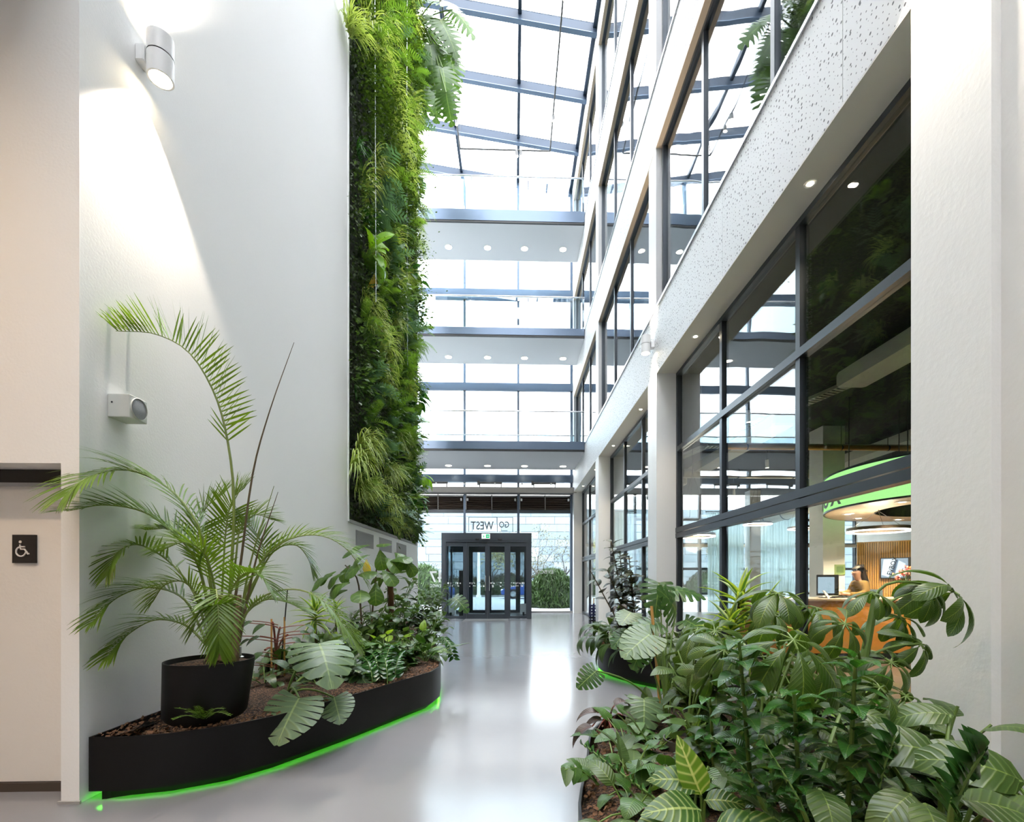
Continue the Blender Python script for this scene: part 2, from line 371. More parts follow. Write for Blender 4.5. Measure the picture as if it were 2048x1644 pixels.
# ---- right-hand office facade: pillars, perforated spandrels, soffits
wr = thing('wall_right', 'white office facade with square pillars and perforated spandrel bands', 'wall', kind='structure')
for i, (a, c) in enumerate(PIL):
    m = M['rough_plaster'] if i == 1 else M['white_paint']
    b = MB().box(XF, XG + 0.1, a, c, 0, ZS)
    if i == 1: b.box(XF + 0.05, XG + 0.1, a - 0.6, a, 0, ZS)
    b.build('pillar', m, wr)
    MB().box(XF + 0.004, XU + 0.10, a + 0.04, c - 0.04, FL[1], 17.1).build('upper_post', M['dimmed_white'], wr)
YB = [(-9.0, -3.25)] + [(PIL[i][1], PIL[i + 1][0]) for i in range(4)]
for k in range(1, 5):
    z1 = FL[k]; z0 = ZS if k == 1 else z1 - (1.10 if k < 4 else 0.95)
    for j in range(-4, 10):                    # cladding panels, 2 m each, with narrow joints
        y0 = -0.6 + j * 2.0; y1 = min(y0 + 1.994, YE)
        if y0 >= YE - 0.1: continue
        MB().box(XF, XF + 0.03, y0, y1, z0, z1 - 0.03).build('perforated_panel', M['perf'], wr)
    MB().box(XF - 0.02, XF + 0.05, -9, YE, z1 - 0.03, z1 + 0.012).build('metal_coping', M['chrome'], wr)
    xi = XG + 0.1 if k == 1 else XU + 0.1
    MB().box(XF + 0.031, xi, -9, YE, z0 + 0.02, z1 - 0.04).build('edge_beam', M['dark_grey'], wr)
    MB().box(XF + 0.001, xi, -9, YE, z0 - 0.012, z0 + 0.018).build('soffit_board', M['soffit'] if k == 1 else M['beige'], wr)
    if k < 4:
        MB().box(xi, 14, -9, YE, z1 - 0.35, z1).build('floor_slab', M['grey'], wr)
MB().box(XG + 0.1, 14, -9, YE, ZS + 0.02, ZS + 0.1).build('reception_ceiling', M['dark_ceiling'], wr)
MB().box(XU + 0.1, 14, -9, YE, 17.15, 17.3).build('top_slab', M['white_paint'], wr)
MB().box(14, 14.2, -9, YE, 0, 17.3).build('rear_partition', M['warm_plaster'], wr)

# ---- glazing of the facade, one window per bay and storey
nw = 0
def facade_window(y0, y1, z0, z1, x, cols, rows, gl, thick=None):
    """rows: list of (za, zb) glass heights; thick: (z0, z1) heavy transom"""
    global nw; nw += 1
    w = thing('window_%d' % nw, 'grey framed facade window, storey %d of the office side' % (1 + sum(z0 > f + 0.5 for f in FL[1:])), 'window', kind='structure', group='office facade windows')
    t = 0.06; d = 0.07
    b = MB().box(x - 0.02, x + d, y0, y0 + t, z0, z1).box(x - 0.02, x + d, y1 - t, y1, z0, z1).box(x - 0.02, x + d, y0 + t, y1 - t, z1 - t, z1).box(x - 0.02, x + d, y0 + t, y1 - t, z0, z0 + t)
    b.build('window_frame', M['frame'], w)
    ys = [y0 + (y1 - y0) * k / cols for k in range(cols + 1)]
    for y in ys[1:-1]:
        MB().box(x - 0.012, x + d, y - 0.035, y + 0.035, z0 + t, z1 - t).build('mullion', M['frame'], w)
    for (a, c) in zip(rows[:-1], rows[1:]):
        tz0, tz1 = a[1], c[0]
        if tz1 - tz0 > 0.13:
            mid = (tz0 + tz1) / 2
            MB().box(x - 0.03, x + d, y0, y1, tz0, mid - 0.006).build('transom', M['frame'], w)
            MB().box(x - 0.03, x + d, y0, y1, mid + 0.006, tz1).build('transom', M['frame'], w)
        else:
            MB().box(x - 0.026, x + d, y0 + t, y1 - t, tz0, tz1).build('transom', M['frame'], w)
    for i in range(cols):
        for a, c in rows:
            MB().box(x + 0.02, x + 0.035, ys[i] + 0.03, ys[i + 1] - 0.03, max(a, z0 + t), min(c, z1 - t)).build('pane', gl, w)
    return w
for (y0, y1) in YB:
    facade_window(y0, y1, 0.02, ZS - 0.01, XG, 3, [(0.08, 2.02), (2.19, 3.44), (3.52, 4.70)], M['g_low'])
    for k in range(1, 4):
        z0 = FL[k] + 0.012; z1 = FL[k + 1] - (1.112 if k < 3 else 0.962)
        facade_window(y0 + 0.02, y1 - 0.02, z0, z1, XU, 3, [(z0, z1)], M['g_fac'])

# ---- glass roof, sloping down to the office side
rf = thing('ceiling', 'sloping glass roof on blue grey steel beams over the atrium', 'roof', kind='structure')
RX = [2.3, 0.18, -2.08, -4.30, -6.60]; RYS = [YE - 1.92 * k for k in range(15)]
for k, y in enumerate(RYS):
    z0, z1 = ROOF(2.36), ROOF(-7.0); dz = 0.30
    v = lambda x, y_, z: (x, y_, z)
    MB().hull([v(2.36, y - 0.04, z0 - dz), v(2.36, y + 0.04, z0 - dz), v(2.36, y + 0.04, z0), v(2.36, y - 0.04, z0)],
              [v(-7.0, y - 0.04, z1 - dz), v(-7.0, y + 0.04, z1 - dz), v(-7.0, y + 0.04, z1), v(-7.0, y - 0.04, z1)]).build('roof_beam', M['roof_steel'], rf)
    MB().hull([v(2.36, y - 0.07, z0 - dz - 0.02), v(2.36, y + 0.07, z0 - dz - 0.02), v(2.36, y + 0.07, z0 - dz), v(2.36, y - 0.07, z0 - dz)],
              [v(-7.0, y - 0.07, z1 - dz - 0.02), v(-7.0, y + 0.07, z1 - dz - 0.02), v(-7.0, y + 0.07, z1 - dz), v(-7.0, y - 0.07, z1 - dz)]).build('beam_flange', M['steel_blue'], rf)
for x in RX:
    z = ROOF(x); MB().box(x - 0.05, x + 0.05, -9, YE, z - 0.14, z + 0.02).build('rafter', M['roof_steel'], rf)
for i in range(len(RX) - 1):
    for k in range(len(RYS) - 1):
        xa, xb, ya, yb = RX[i] - 0.05, RX[i + 1] + 0.05, RYS[k + 1] + 0.04, RYS[k] - 0.04
        za, zb = ROOF(xa) - 0.03, ROOF(xb) - 0.03
        MB().hull([(xa, ya, za), (xa, yb, za), (xa, yb, za + 0.02), (xa, ya, za + 0.02)],
                  [(xb, ya, zb), (xb, yb, zb), (xb, yb, zb + 0.02), (xb, ya, zb + 0.02)]).build('roof_pane', M['g_roof'], rf)

# ---- end curtain wall
wb = thing('wall_back', 'glass curtain wall at the end of the atrium with blue grey steel rails', 'wall', kind='structure')
MX = [at_y(u, 800, YE).x for u in (929.7, 1036.6, 1142.0)]; sp = (MX[2] - MX[0]) / 2
MXS = [MX[0] - 2 * sp, MX[0] - sp] + MX
zy = lambda v: at_y(1000, v, YE).z
for x in MXS:
    MB().box(x - 0.045, x + 0.045, YE - 0.12, YE + 0.06, 0.0, ROOF(x) - 0.35).build('mullion', M['steel_blue'], wb)
MB().box(-7, MXS[0] - 0.0, YE - 0.02, YE + 0.06, 0, 18).build('side_panel', M['white_paint'], wb)
for v1, v0, d in ((584, 604, 0.16), (769, 784, 0.12), (951.7, 966.7, 0.22)):
    MB().box(MXS[0], MX[2] + 0.05, YE - 0.05 - d, YE - 0.05, zy(v0), zy(v1)).build('transom', M['steel_blue'], wb)
zl0, zl1 = zy(990), zy(979)
MB().box(MXS[0], MX[2] + 0.15, YE - 0.55, YE - 0.03, zl0, zl1).build('ledge', M['grey'], wb)
MB().box(MXS[0], MX[2] + 0.15, YE - 0.10, YE - 0.03, zy(1027), zy(1020.5)).build('transom', M['frame'], wb)
MB().box(MXS[0], XG, YE - 0.2, YE, 0.0, 0.06).build('sill', M['grey'], wb)
cols = MXS + [MX[2] + 0.16]
for i in range(len(MXS) - 1):
    xa, xb = MXS[i] + 0.045, MXS[i + 1] - 0.045
    rows = [0.06, zy(1023), zl0, zy(959), zy(776), zy(594), 15.4]
    for r in range(len(rows) - 1):
        if r == 1: continue
        MB().box(xa, xb, YE, YE + 0.02, rows[r] + 0.02, rows[r + 1] - 0.02).build('pane', M['g_end'], wb)
    za, zb = ROOF(xa) - 0.4, ROOF(xb) - 0.4
    MB().hull([(xa, YE, 15.42), (xa, YE + 0.02, 15.42), (xa, YE + 0.02, za), (xa, YE, za)], [(xb, YE, 15.42), (xb, YE + 0.02, 15.42), (xb, YE + 0.02, zb), (xb, YE, zb)]).build('pane', M['g_end'], wb)
    # louvre bank
    for h in range(2):
        la = xa + (xb - xa) * h / 2; lb = xa + (xb - xa) * (h + 1) / 2
        for q in range(6):
            z = zy(1020) + 0.05 + q * (zl0 - zy(1020) - 0.06) / 6
            MB().hull([(la + 0.02, YE - 0.10, z), (la + 0.02, YE - 0.09, z - 0.012), (la + 0.02, YE, z + 0.075), (la + 0.02, YE - 0.01, z + 0.087)],
                      [(lb - 0.02, YE - 0.10, z), (lb - 0.02, YE - 0.09, z - 0.012), (lb - 0.02, YE, z + 0.075), (lb - 0.02, YE - 0.01, z + 0.087)]).build('louver', M['louver'], wb)
        MB().box(la + 0.0, la + 0.03, YE - 0.14, YE - 0.02, zy(1020), zl0).build('louver_post', M['grey'], wb)
    MB().box(xa, xb, YE + 0.0, YE + 0.03, zy(1022), zl0).build('louver_back', M['louver'], wb)
    # fall-arrest actuator above the ledge, and small sensors at the posts
    xm = xa + (xb - xa) * 0.27
    MB().tube([(xm, YE - 0.3, zl1 + 0.20), (xm + 0.9, YE - 0.3, zl1 + 0.20)], 0.045, 8).box(xm - 0.08, xm, YE - 0.36, YE - 0.24, zl1 + 0.12, zl1 + 0.28).box(xm + 0.84, xm + 0.88, YE - 0.32, YE - 0.28, zl1, zl1 + 0.18).box(xm, xm + 0.04, YE - 0.32, YE - 0.28, zl1, zl1 + 0.18).build('window_actuator', M['dark_grey'], wb)
    for xs in (xa + 0.08, xb - 0.08): MB().cbox((xs, YE - 0.2, zy(1001)), (0.07, 0.06, 0.10), bev=0.01).build('sensor', M['white_metal'], wb)
b = MB().box(MX[2] + 0.045, MX[2] + 0.2, YE - 0.1, YE + 0.05, 0, 17); b.build('corner_mullion', M['steel_blue'], wb)
MB().box(XG - 0.1, 14, YE, YE + 0.1, ZS, 17.3).build('office_end_wall', M['white_paint'], wb)

# ---- three footbridges across the atrium
def bridge(k, vf0, vf1, zrear, ylight, hv, label):
    Yf = 15.95; z0 = at_y(1000, vf1, Yf).z; z1 = at_y(1000, vf0, Yf).z; xa, xb = -7.0, XF - 0.005
    t = thing('footbridge', label, 'footbridge', (0, Yf, z0), group='footbridges across the atrium')
    def loc(b): b.v = [(x, y - Yf, z - z0) for x, y, z in b.v]; return b
    loc(MB().box(xa, xb, Yf, Yf + 0.06, z0 + 0.05, z1)).build('fascia', M['steel_blue'], t)
    loc(MB().box(xa, xb, Yf + 0.01, Yf + 0.07, z0 - 0.01, z0 + 0.05)).build('shadow_gap', M['black'], t)
    loc(MB().box(xa, xb, Yf + 0.07, zrear, z0, z1 - 0.12)).build('soffit', M['dimmed_white'], t)
    loc(MB().box(xa, xb, Yf + 0.06, zrear, z1 - 0.12, z1 - 0.02)).build('deck', M['grey'], t)
    for u in (897, 975, 1049, 1126):
        p = at_y(u, 500, ylight)
        l = loc(MB().lathe([(0.075, z0 - 0.012), (0.13, z0 - 0.012), (0.13, z0 + 0.0), (0.075, z0 + 0.0)], (p.x, ylight, 0), 24)).build('downlight', M['white_metal'], t, True)
        loc(MB().lathe([(0.115, z0 - 0.014), (0.115, z0 - 0.011)], (p.x, ylight, 0), 24)).build('lamp_lens', M['lamp_disc'], l)
    for yy in (Yf + 0.03, zrear - 0.05):
        n = 5; w = (xb - xa) / n
        for i in range(n):
            loc(MB().box(xa + i * w + 0.01, xa + (i + 1) * w - 0.01, yy - 0.008, yy + 0.008, z1 - 0.02, z1 + hv - 0.04)).build('glass_panel', M['g_bal'], t)
        loc(MB().tube([(xa, yy, z1 + hv), (xb, yy, z1 + hv)], 0.024, 8)).build('handrail', M['chrome'], t)
    return t
bridge(1, 882, 901, 18.7, 18.1, 1.0, 'lowest footbridge, over the entrance doors')
bridge(2, 655, 672, 18.05, 17.5, 1.05, 'middle of the three stacked footbridges with glass balustrade')
bridge(3, 419, 444, 17.9, 17.2, 1.12, 'topmost footbridge, just under the glass roof')

# ---- entrance vestibule
def vestibule():
    Yp = 16.2; zb = lambda v: at_y(1000, v, Yp).z; xp = lambda u: at_y(u, 1150, Yp).x
    t = thing('door_2', 'anthracite glazed entrance vestibule with double swing doors', 'door', (xp(973), Yp, 0), kind='structure')
    ox = xp(973)
    def put(b, name, m, par=None):
        b.v = [(x - ox, y - Yp, z) for x, y, z in b.v]; return b.build(name, m, par or t)
    zt = zb(1066); zh = zb(1084)
    xl, xr = xp(883), xp(1063)
    put(MB().box(xl, xr, Yp, YE - 0.05, zh + 0.25, zt), 'roof_box', M['frame'])
    put(MB().box(xl, xr, Yp - 0.02, Yp + 0.10, zh, zt), 'header', M['frame'])
    put(MB().box(xl + 0.12, xr - 0.12, Yp - 0.035, Yp - 0.02, zh + 0.07, zt - 0.06), 'operator_cover', M['frame'])
    for a, c in ((883, 891.5), (1054, 1063)): put(MB().box(xp(a), xp(c), Yp - 0.02, Yp + 0.14, 0, zh), 'post', M['frame'])
    for a, c in ((928, 933), (1013.5, 1019)): put(MB().box(xp(a), xp(c), Yp, Yp + 0.08, 0, zh), 'post', M['frame'])
    for xa, xb in ((xl + 0.03, xl + 0.09), (xr - 0.09, xr - 0.03)):      # side walls
        for yy in (Yp + 1.0, Yp + 2.1): put(MB().box(xa, xb, yy, yy + 0.1, 0, zh + 0.25), 'side_post', M['frame'])
        put(MB().box(xa, xb, Yp + 0.14, YE - 0.05, 0, 0.10), 'side_rail', M['frame'])
        for y_a, y_b in ((Yp + 0.14, Yp + 1.0), (Yp + 1.1, Yp + 2.1), (Yp + 2.2, YE - 0.1)):
            put(MB().box((xa + xb) / 2 - 0.008, (xa + xb) / 2 + 0.008, y_a, y_b, 0.1, zh + 0.25), 'pane', M['g_end'])
    def leaf(u0, u1, Y, z1, name='door_leaf', s=0.075, bot=0.17, handle=None):
        xq = lambda u: at_y(u, 1150, Y).x
        a, c = xq(u0), xq(u1)
        f = MB().box(a, a + s, Y, Y + 0.06, 0.01, z1).box(c - s, c, Y, Y + 0.06, 0.01, z1).box(a + s, c - s, Y, Y + 0.06, z1 - 0.14, z1).box(a + s, c - s, Y, Y + 0.06, 0.01, bot)
        o = put(f, name, M['frame'])
        put(MB().box(a + s, c - s, Y + 0.022, Y + 0.038, bot, z1 - 0.14), 'pane', M['g_end'], o)
        if handle: put(MB().box(xq(handle) - 0.012, xq(handle) + 0.012, Y - 0.05, Y - 0.03, 0.95, 1.45), 'handle', M['chrome'], o)
        # printed dots against walking into the glass
        q = MB(); r = random.Random(int(u0))
        for row, zz in ((0, 1.18), (1, 1.08)):
            x = a + s + 0.02
            while x < c - s - 0.05:
                w = r.uniform(0.015, 0.06)
                if r.random() < 0.6: q.box(x, x + w, Y + 0.018, Y + 0.021, zz + r.uniform(-0.02, 0.02), zz + r.uniform(0.03, 0.055))
                x += w + r.uniform(0.02, 0.05)
        if q.v: put(q, 'glass_marking', M['white_paint'], o)
        return o
    leaf(933, 974.5, Yp + 0.03, zh, handle=971); leaf(974.8, 1013.5, Yp + 0.03, zh, handle=979)
    leaf(891.5, 928, Yp + 0.03, zh, 'side_light', 0.03, 0.1); leaf(1019, 1054, Yp + 0.03, zh, 'side_light', 0.03, 0.1)
    Y2 = YE - 0.35; z2 = zh - 0.05
    for u0, u1, nm in ((900, 941, 'side_light'), (941, 978, 'door_leaf'), (978, 1036, 'door_leaf'), (1036, 1053, 'side_light')): leaf(u0, u1, Y2, z2, nm, 0.09, 0.12)
    put(MB().box(xp(883), xp(1063), Y2, Y2 + 0.08, z2, zh + 0.26), 'inner_header', M['frame'])
    for u in (955, 1000): put(MB().cbox((xp(u), Yp - 0.05, zb(1079)), (0.13, 0.06, 0.06), bev=0.012), 'motion_sensor', M['black'])
    put(MB().box(xp(913), xp(927.5), Yp + 0.75, Yp + 0.80, 0.02, zb(1140)), 'dark_panel', M['black'])
    # exit sign
    es = thing('exit_sign', 'small lit green exit sign over the entrance doors', 'sign', (xp(972), Yp - 0.07, zb(1073)))
    MB().box(-0.14, 0.14, -0.03, 0.03, -0.085, 0.085).build('housing', M['white_metal'], es)
    MB().box(-0.13, 0.13, -0.033, -0.03, -0.075, 0.075).build('sign_face', emis('exit_face', (0.75, 1.0, 0.85), 1.0), es)
    gm = emis('exit_green', (0.02, 0.45, 0.16), 0.7)
    MB().box(0.0, 0.12, -0.036, -0.033, -0.065, 0.065).build('green_field', gm, es)
    MB().hull([(0.02, -0.038, -0.012), (0.02, -0.036, -0.012), (0.02, -0.036, 0.012), (0.02, -0.038, 0.012)], [(0.07, -0.038, -0.012), (0.07, -0.036, -0.012), (0.07, -0.036, 0.012), (0.07, -0.038, 0.012)]).add([(0.065, -0.038, -0.035), (0.065, -0.038, 0.035), (0.105, -0.038, 0)], [(0, 2, 1)]).build('arrow', M['white_paint'], es)
    MB().box(-0.09, -0.06, -0.037, -0.033, -0.05, 0.03).box(-0.085, -0.065, -0.037, -0.033, 0.035, 0.055).box(-0.06, -0.03, -0.037, -0.033, -0.02, 0.0).build('running_figure', gm, es)
    MB().box(-0.12, 0.12, -0.02, 0.02, -0.12, -0.085).build('bracket', M['black'], es)
    for u, v, lb in ((903.5, 1230, 'white box on the floor inside the vestibule, next to the planter'), (1047.5, 1229, 'white box on the floor inside the vestibule, by the blue car')):
        p = at_z(u, v, 0.02); q = thing('door_box', lb, 'box', (p.x, p.y, 0))
        MB().hull([(-0.14, -0.14, 0.04), (0.14, -0.14, 0.04), (0.14, 0.14, 0.04), (-0.14, 0.14, 0.04)], [(-0.13, -0.05, 0.42), (0.13, -0.05, 0.42), (0.13, 0.14, 0.42), (-0.13, 0.14, 0.42)]).build('casing', M['white_metal'], q)
        MB().box(-0.05, 0.02, -0.16, -0.12, 0.0, 0.12).build('latch', M['black'], q)
    a = at_z(925, 1243, 0); c = at_z(1017, 1239, 0)
    mt = MB().box(a.x, c.x, a.y, Yp - 0.03, 0, 0.012).build('door_mat', pbr('mat_fibre', (0.14, 0.14, 0.14), 0.95, bump=0.6, bscale=200)); tag(mt, 'thin dark grey mat at the entrance doors', 'mat')
vestibule()

# ---- lettering on the glass, read from outside
def text(body, size, m, loc, rot, name='lettering', parent=None, ext=0.004, align='LEFT', sx=1.0):
    c = bpy.data.curves.new(name, 'FONT'); c.body = body; c.size = size; c.extrude = ext; c.align_x = align; c.resolution_u = 3; c.offset = size * 0.012
    o = bpy.data.objects.new(name, c); C.objects.link(o); o.location = loc; o.rotation_euler = rot; o.scale = (sx, 1, 1)
    c.materials.append(m)
    dg = bpy.context.evaluated_depsgraph_get(); dg.update(); me = bpy.data.meshes.new_from_object(o.evaluated_get(dg)); nm = o.name; bpy.data.objects.remove(o)
    o = link_mesh(name, me); o.location = loc; o.rotation_euler = rot; o.scale = (sx, 1, 1)
    if parent is not None: o.parent = parent
    return o
OUT = (math.pi / 2, 0, math.pi)      # faces away from the camera
MT = pbr('letter_grey', (0.10, 0.13, 0.15), 0.5); MW = pbr('letter_white', (0.85, 0.88, 0.88), 0.5, emit=(1, 1, 1), es=0.0)
yt = YE - 0.01
g = thing('window_lettering', 'grey reversed GO WEST sign on the glass over the entrance', 'lettering', (at_y(982, 1040, yt).x, yt, at_y(982, 1055, yt).z))
def gl(u, v): p = at_y(u, v, yt); return (p.x - g.location.x, 0, p.z - g.location.z)
text('GO', 0.34, MT, gl(1018.5, 1055), OUT, 'letters', g, sx=0.78); text('WEST', 0.46, MT, gl(987, 1059), OUT, 'letters', g, sx=0.76)
p1, p2 = gl(937, 1034), gl(1026, 1064); b = MB(); t_ = 0.02
b.box(p1[0], p2[0], -0.004, 0.004, p1[2] - t_, p1[2]).box(p1[0], p1[0] + t_, -0.004, 0.004, p2[2], p1[2]).box(p2[0] - t_, p2[0], -0.004, 0.004, p2[2], p1[2]).box(gl(994, 0)[0], gl(994, 0)[0] + t_, -0.004, 0.004, p2[2], p1[2])
b.box(gl(1002, 0)[0], gl(1015, 0)[0], -0.004, 0.004, gl(0, 1059.0)[2], gl(0, 1057.8)[2])
b.build('box_outline', MT, g)
g = thing('window_lettering', 'white reversed building number 47 on the glass beside the entrance', 'lettering', (at_y(875, 1150, yt).x, yt, at_y(875, 1150, yt).z))
text('BUILDING', 0.17, MW, gl(903, 1133), OUT, 'letters', g); text('47', 0.62, MW, gl(890, 1164), OUT, 'letters', g); text('KABELWEG', 0.17, MW, gl(903, 1174.5), OUT, 'letters', g)
g = thing('window_lettering', 'white reversed EVBOX name on the glass above the round hedge', 'lettering', (at_y(1090, 1148, yt).x, yt, at_y(1090, 1148, yt).z))
text('E', 0.22, MW, gl(1107, 1147.5), OUT, 'letters', g, sx=1.15); text('V', 0.22, MW, gl(1101, 1147.5), OUT, 'letters', g, sx=0.8); text('BOX', 0.22, MW, gl(1095, 1147.5), OUT, 'letters', g, sx=1.1)

# ---- wall lamps
def sconce(name, loc, ax, label, up=260, dn=260):
    """up/down cylinder lamp; ax = direction out of the wall (+1 or -1 in x)"""
    t = thing(name, label, 'lamp', loc, group='up and down wall lamps')
    r = 0.08; d = 0.14 * ax
    MB().cbox((0.03 * ax, 0, 0), (0.06, 0.10, 0.12), bev=0.008).build('wall_bracket', M['white_metal'], t)
    b = MB().lathe([(r - 0.012, -0.145), (r, -0.145), (r, 0.004)], (d, 0, 0), 32, cap=False).lathe([(r, 0.012), (r, 0.145), (r - 0.012, 0.145)], (d, 0, 0), 32, cap=False)
    b.lathe([(r - 0.012, 0.145), (r - 0.012, -0.145)], (d, 0, 0), 32, cap=False); b.build('shade', M['white_metal'], t, True)
    MB().lathe([(r - 0.004, 0.004), (r - 0.004, 0.012)], (d, 0, 0), 32, cap=False).build('joint_ring', M['dark_grey'], t, True)
    for s in (-1, 1): MB().lathe([(r - 0.014, s * 0.128), (r - 0.014, s * 0.130)], (d, 0, 0), 24).build('lens', M['lamp_warm'], t)
    lamp('SPOT', (d, 0, -0.135), dn, (1.0, 0.86, 0.70), (0, 0, 0), 0.02, math.radians(84), 0.35, t)
    lamp('SPOT', (d, 0, 0.135), up, (1.0, 0.90, 0.78), (math.pi, 0, 0), 0.02, math.radians(84), 0.35, t)
    return t
p = at_x(324, 118, XL + 0.15)
sconce('wall_lamp', (XL, p.y, p.z), 1, 'white cylindrical wall lamp high on the left plaster wall')
p = at_x(1290, 690, XF - 0.15)
sconce('wall_lamp', (XF, p.y, p.z), -1, 'white cylindrical wall lamp on the perforated band above the pillar', 130, 130)
sconce('wall_lamp', (XF, 2.56, 5.35), -1, 'white cylindrical wall lamp above the nearest rough pillar', 160, 160)

ORD = 'first second third fourth fifth sixth seventh eighth ninth tenth eleventh twelfth'.split() + ['%dth' % k for k in range(13, 60)]
# ---- recessed spots in the facade soffit
for j, y in enumerate((-1.35, 1.3, 4.07, 6.69, 9.6, 12.25, 14.95, 17.6)):
    t = thing('soffit_spot', '%s warm soffit spotlight along the facade, counted from the near pillar' % ORD[max(0, j - 2)] if j > 1 else '%s warm soffit spotlight behind the near pillar' % ORD[j], 'spotlight', (2.55, y, ZS - 0.012), group='soffit spotlights')
    MB().lathe([(0.03, -0.004), (0.05, -0.004), (0.05, 0.0), (0.03, 0.0)], n=20).build('trim_ring', M['white_metal'], t, True)
    MB().lathe([(0.026, -0.006), (0.026, -0.003)], n=16).build('lens', emis('spot_lens', (1.0, 0.85, 0.58), 40.0), t)
    lamp('SPOT', (0, 0, -0.02), 45, (1.0, 0.78, 0.50), (0, 0, 0), 0.03, math.radians(100), 0.6, t)
# ledge spots at the end wall
for j, u in enumerate((872, 930, 990, 1044, 1102)):
    p = at_y(u, 984, YE - 0.62); t = thing('ledge_spot', '%s tiny warm spotlight along the steel ledge, counted from the living wall' % ORD[j], 'spotlight', (p.x, p.y, zl1 + 0.12), group='ledge spotlights')
    MB().lathe([(0.02, -0.05), (0.03, -0.05), (0.03, 0.02), (0.0, 0.03)], n=14).build('spot_body', M['white_metal'], t, True); MB().tube([(0, 0, 0.02), (0, 0.12, 0.02), (0, 0.12, -0.125)], 0.008, 6).build('bracket', M['white_metal'], t)
    lamp('SPOT', (0, 0, -0.04), 45, (1.0, 0.72, 0.42), (0.45, 0, 0), 0.02, math.radians(60), 0.5, t)
# lobby lamps behind the camera, left
for x, y, w_ in ((-4.6, 0.9, 'nearest the toilet door'), (-4.6, -2.2, 'farther back'), (-6.6, 0.9, 'deepest in the lobby')):
    t = thing('ceiling_lamp', 'round warm ceiling lamp of the side lobby, ' + w_, 'lamp', (x, y, 5.6), group='lobby ceiling lamps')
    MB().lathe([(0.12, -0.02), (0.15, -0.02), (0.15, 0), (0.12, 0)], n=24).build('trim_ring', M['white_metal'], t, True)
    MB().lathe([(0.12, -0.018), (0.12, -0.012)], n=24).build('lens', M['lamp_disc'], t)
    lamp('SPOT', (0, 0, -0.03), 300, (1.0, 0.70, 0.44), (0, 0, 0), 0.1, math.radians(150), 0.6, t)

# ---- suspended light track under the roof
zt = 16.0; tr = thing('light_track', 'thin dark suspended light track with spot heads under the glass roof', 'light track', (0, 0, zt))
xa, xb, yf = at_y(920, 297, 16.5).x, at_y(1100, 302, 16.5).x, 16.5
for q in ([(xb, -4, 0), (xb, yf, 0)], [(xb, yf, 0), (xa, yf, 0)], [(xa, yf, 0), (xa, -4, 0)]): MB().tube(q, 0.025, 6).build('track_rail', M['dark_grey'], tr)
for x, y in ((xb, 15.2), (xb, 12.0), (xa, 15.4), (xa, 15.0), (xa, 12.2), (0.1, yf), (0.25, yf), (xb, 8), (xa, 8)):
    hd = MB().tube([(x, y, -0.03), (x + 0.02, y - 0.05, -0.25)], 0.05, 10).build('spot_head', M['dark_grey'], tr, True)
    MB().tube([(x + 0.02, y - 0.051, -0.251), (x + 0.021, y - 0.052, -0.256)], 0.044, 10).build('lens', M['lamp_disc'], hd)
for x in (xa, xb):
    for y in (4, 8.2, 12.4, yf): MB().tube([(x, y, 0), (x, y, ROOF(x) - zt - 0.1)], 0.006, 5).build('suspension_wire', M['dark_grey'], tr)

# ---- wall speaker and toilet sign
p = at_x(259, 820, XL + 0.14); s = thing('wall_speaker', 'small square grey loudspeaker on the left wall above the palm', 'speaker', (XL, p.y, p.z))
y1 = at_x(295, 820, XL + 0.14).y - p.y; hh = 0.5 * (834 - 787) / F * (p.y + 0.0)
hh = at_x(259, 787, XL + 0.14).z - p.z; hl = at_x(259, 834, XL + 0.14).z - p.z
MB().box(0.0, 0.14, 0, y1, hl, hh).build('case', M['speaker'], s, bevel=0.006)
cz = (hh + hl) / 2; r = (hh - hl) * 0.46
MB().lathe([(r, 0.139), (r, 0.146), (r * 0.97, 0.148), (r * 0.955, 0.143)], (0, y1 / 2, cz), 40, 'x', cap=False).build('bezel', M['speaker'], s, True)
MB().lathe([(0.001, 0.150), (r * 0.5, 0.149), (r * 0.955, 0.143), (r * 0.955, 0.139)], (0, y1 / 2, cz), 40, 'x', cap=False).build('grille_cloth', M['grille'], s, True)
for q in ((0.03, -0.002, 0.3 * hl + 0.7 * hh - 0.02),): MB().lathe([(0.006, 0), (0.006, 0.003)], (q[0], -0.002, cz + 0.02), 10, 'y').build('screw', M['black'], s)

ys = Y0 + RD - 0.012; a = at_y(24.2, 1126, ys); c = at_y(70.8, 1069.5, ys)
s = thing('toilet_sign', 'black accessible toilet sign with white wheelchair symbol on the door', 'sign', (a.x, ys, a.z))
w, h = c.x - a.x, c.z - a.z
MB().box(0, w, 0, 0.012, 0, h).build('sign_plate', pbr('sign_black', (0.012, 0.011, 0.012), 0.4), s)
wm = pbr('sign_white', (0.75, 0.72, 0.70), 0.5); fx = lambda x: w * (x - 258) / 850; fz = lambda y: h * (1390 - y) / 1030
def P2(x, y): return Vector((fx(x), -0.001, fz(y)))
k = w / 850 * 33
MB().lathe([(k * 1.55, -0.002), (k * 1.55, 0.001)], tuple(P2(565, 622)), 20, 'y').build('symbol_head', wm, s)
b = MB(); arc = [P2(590 + 175 * math.cos(t), 975 + 170 * math.sin(t)) for t in [math.radians(q) for q in range(5, 256, 10)]]
b.tube(arc, k * 0.95, 6); b.build('symbol_wheel', wm, s)
b = MB(); b.tube([P2(562, 715), P2(565, 800), P2(585, 890), P2(725, 890), P2(795, 985), P2(845, 1065), P2(895, 1050)], k * 1.0, 6).tube([P2(570, 800), P2(740, 800)], k * 0.95, 6); b.build('symbol_figure', wm, s)
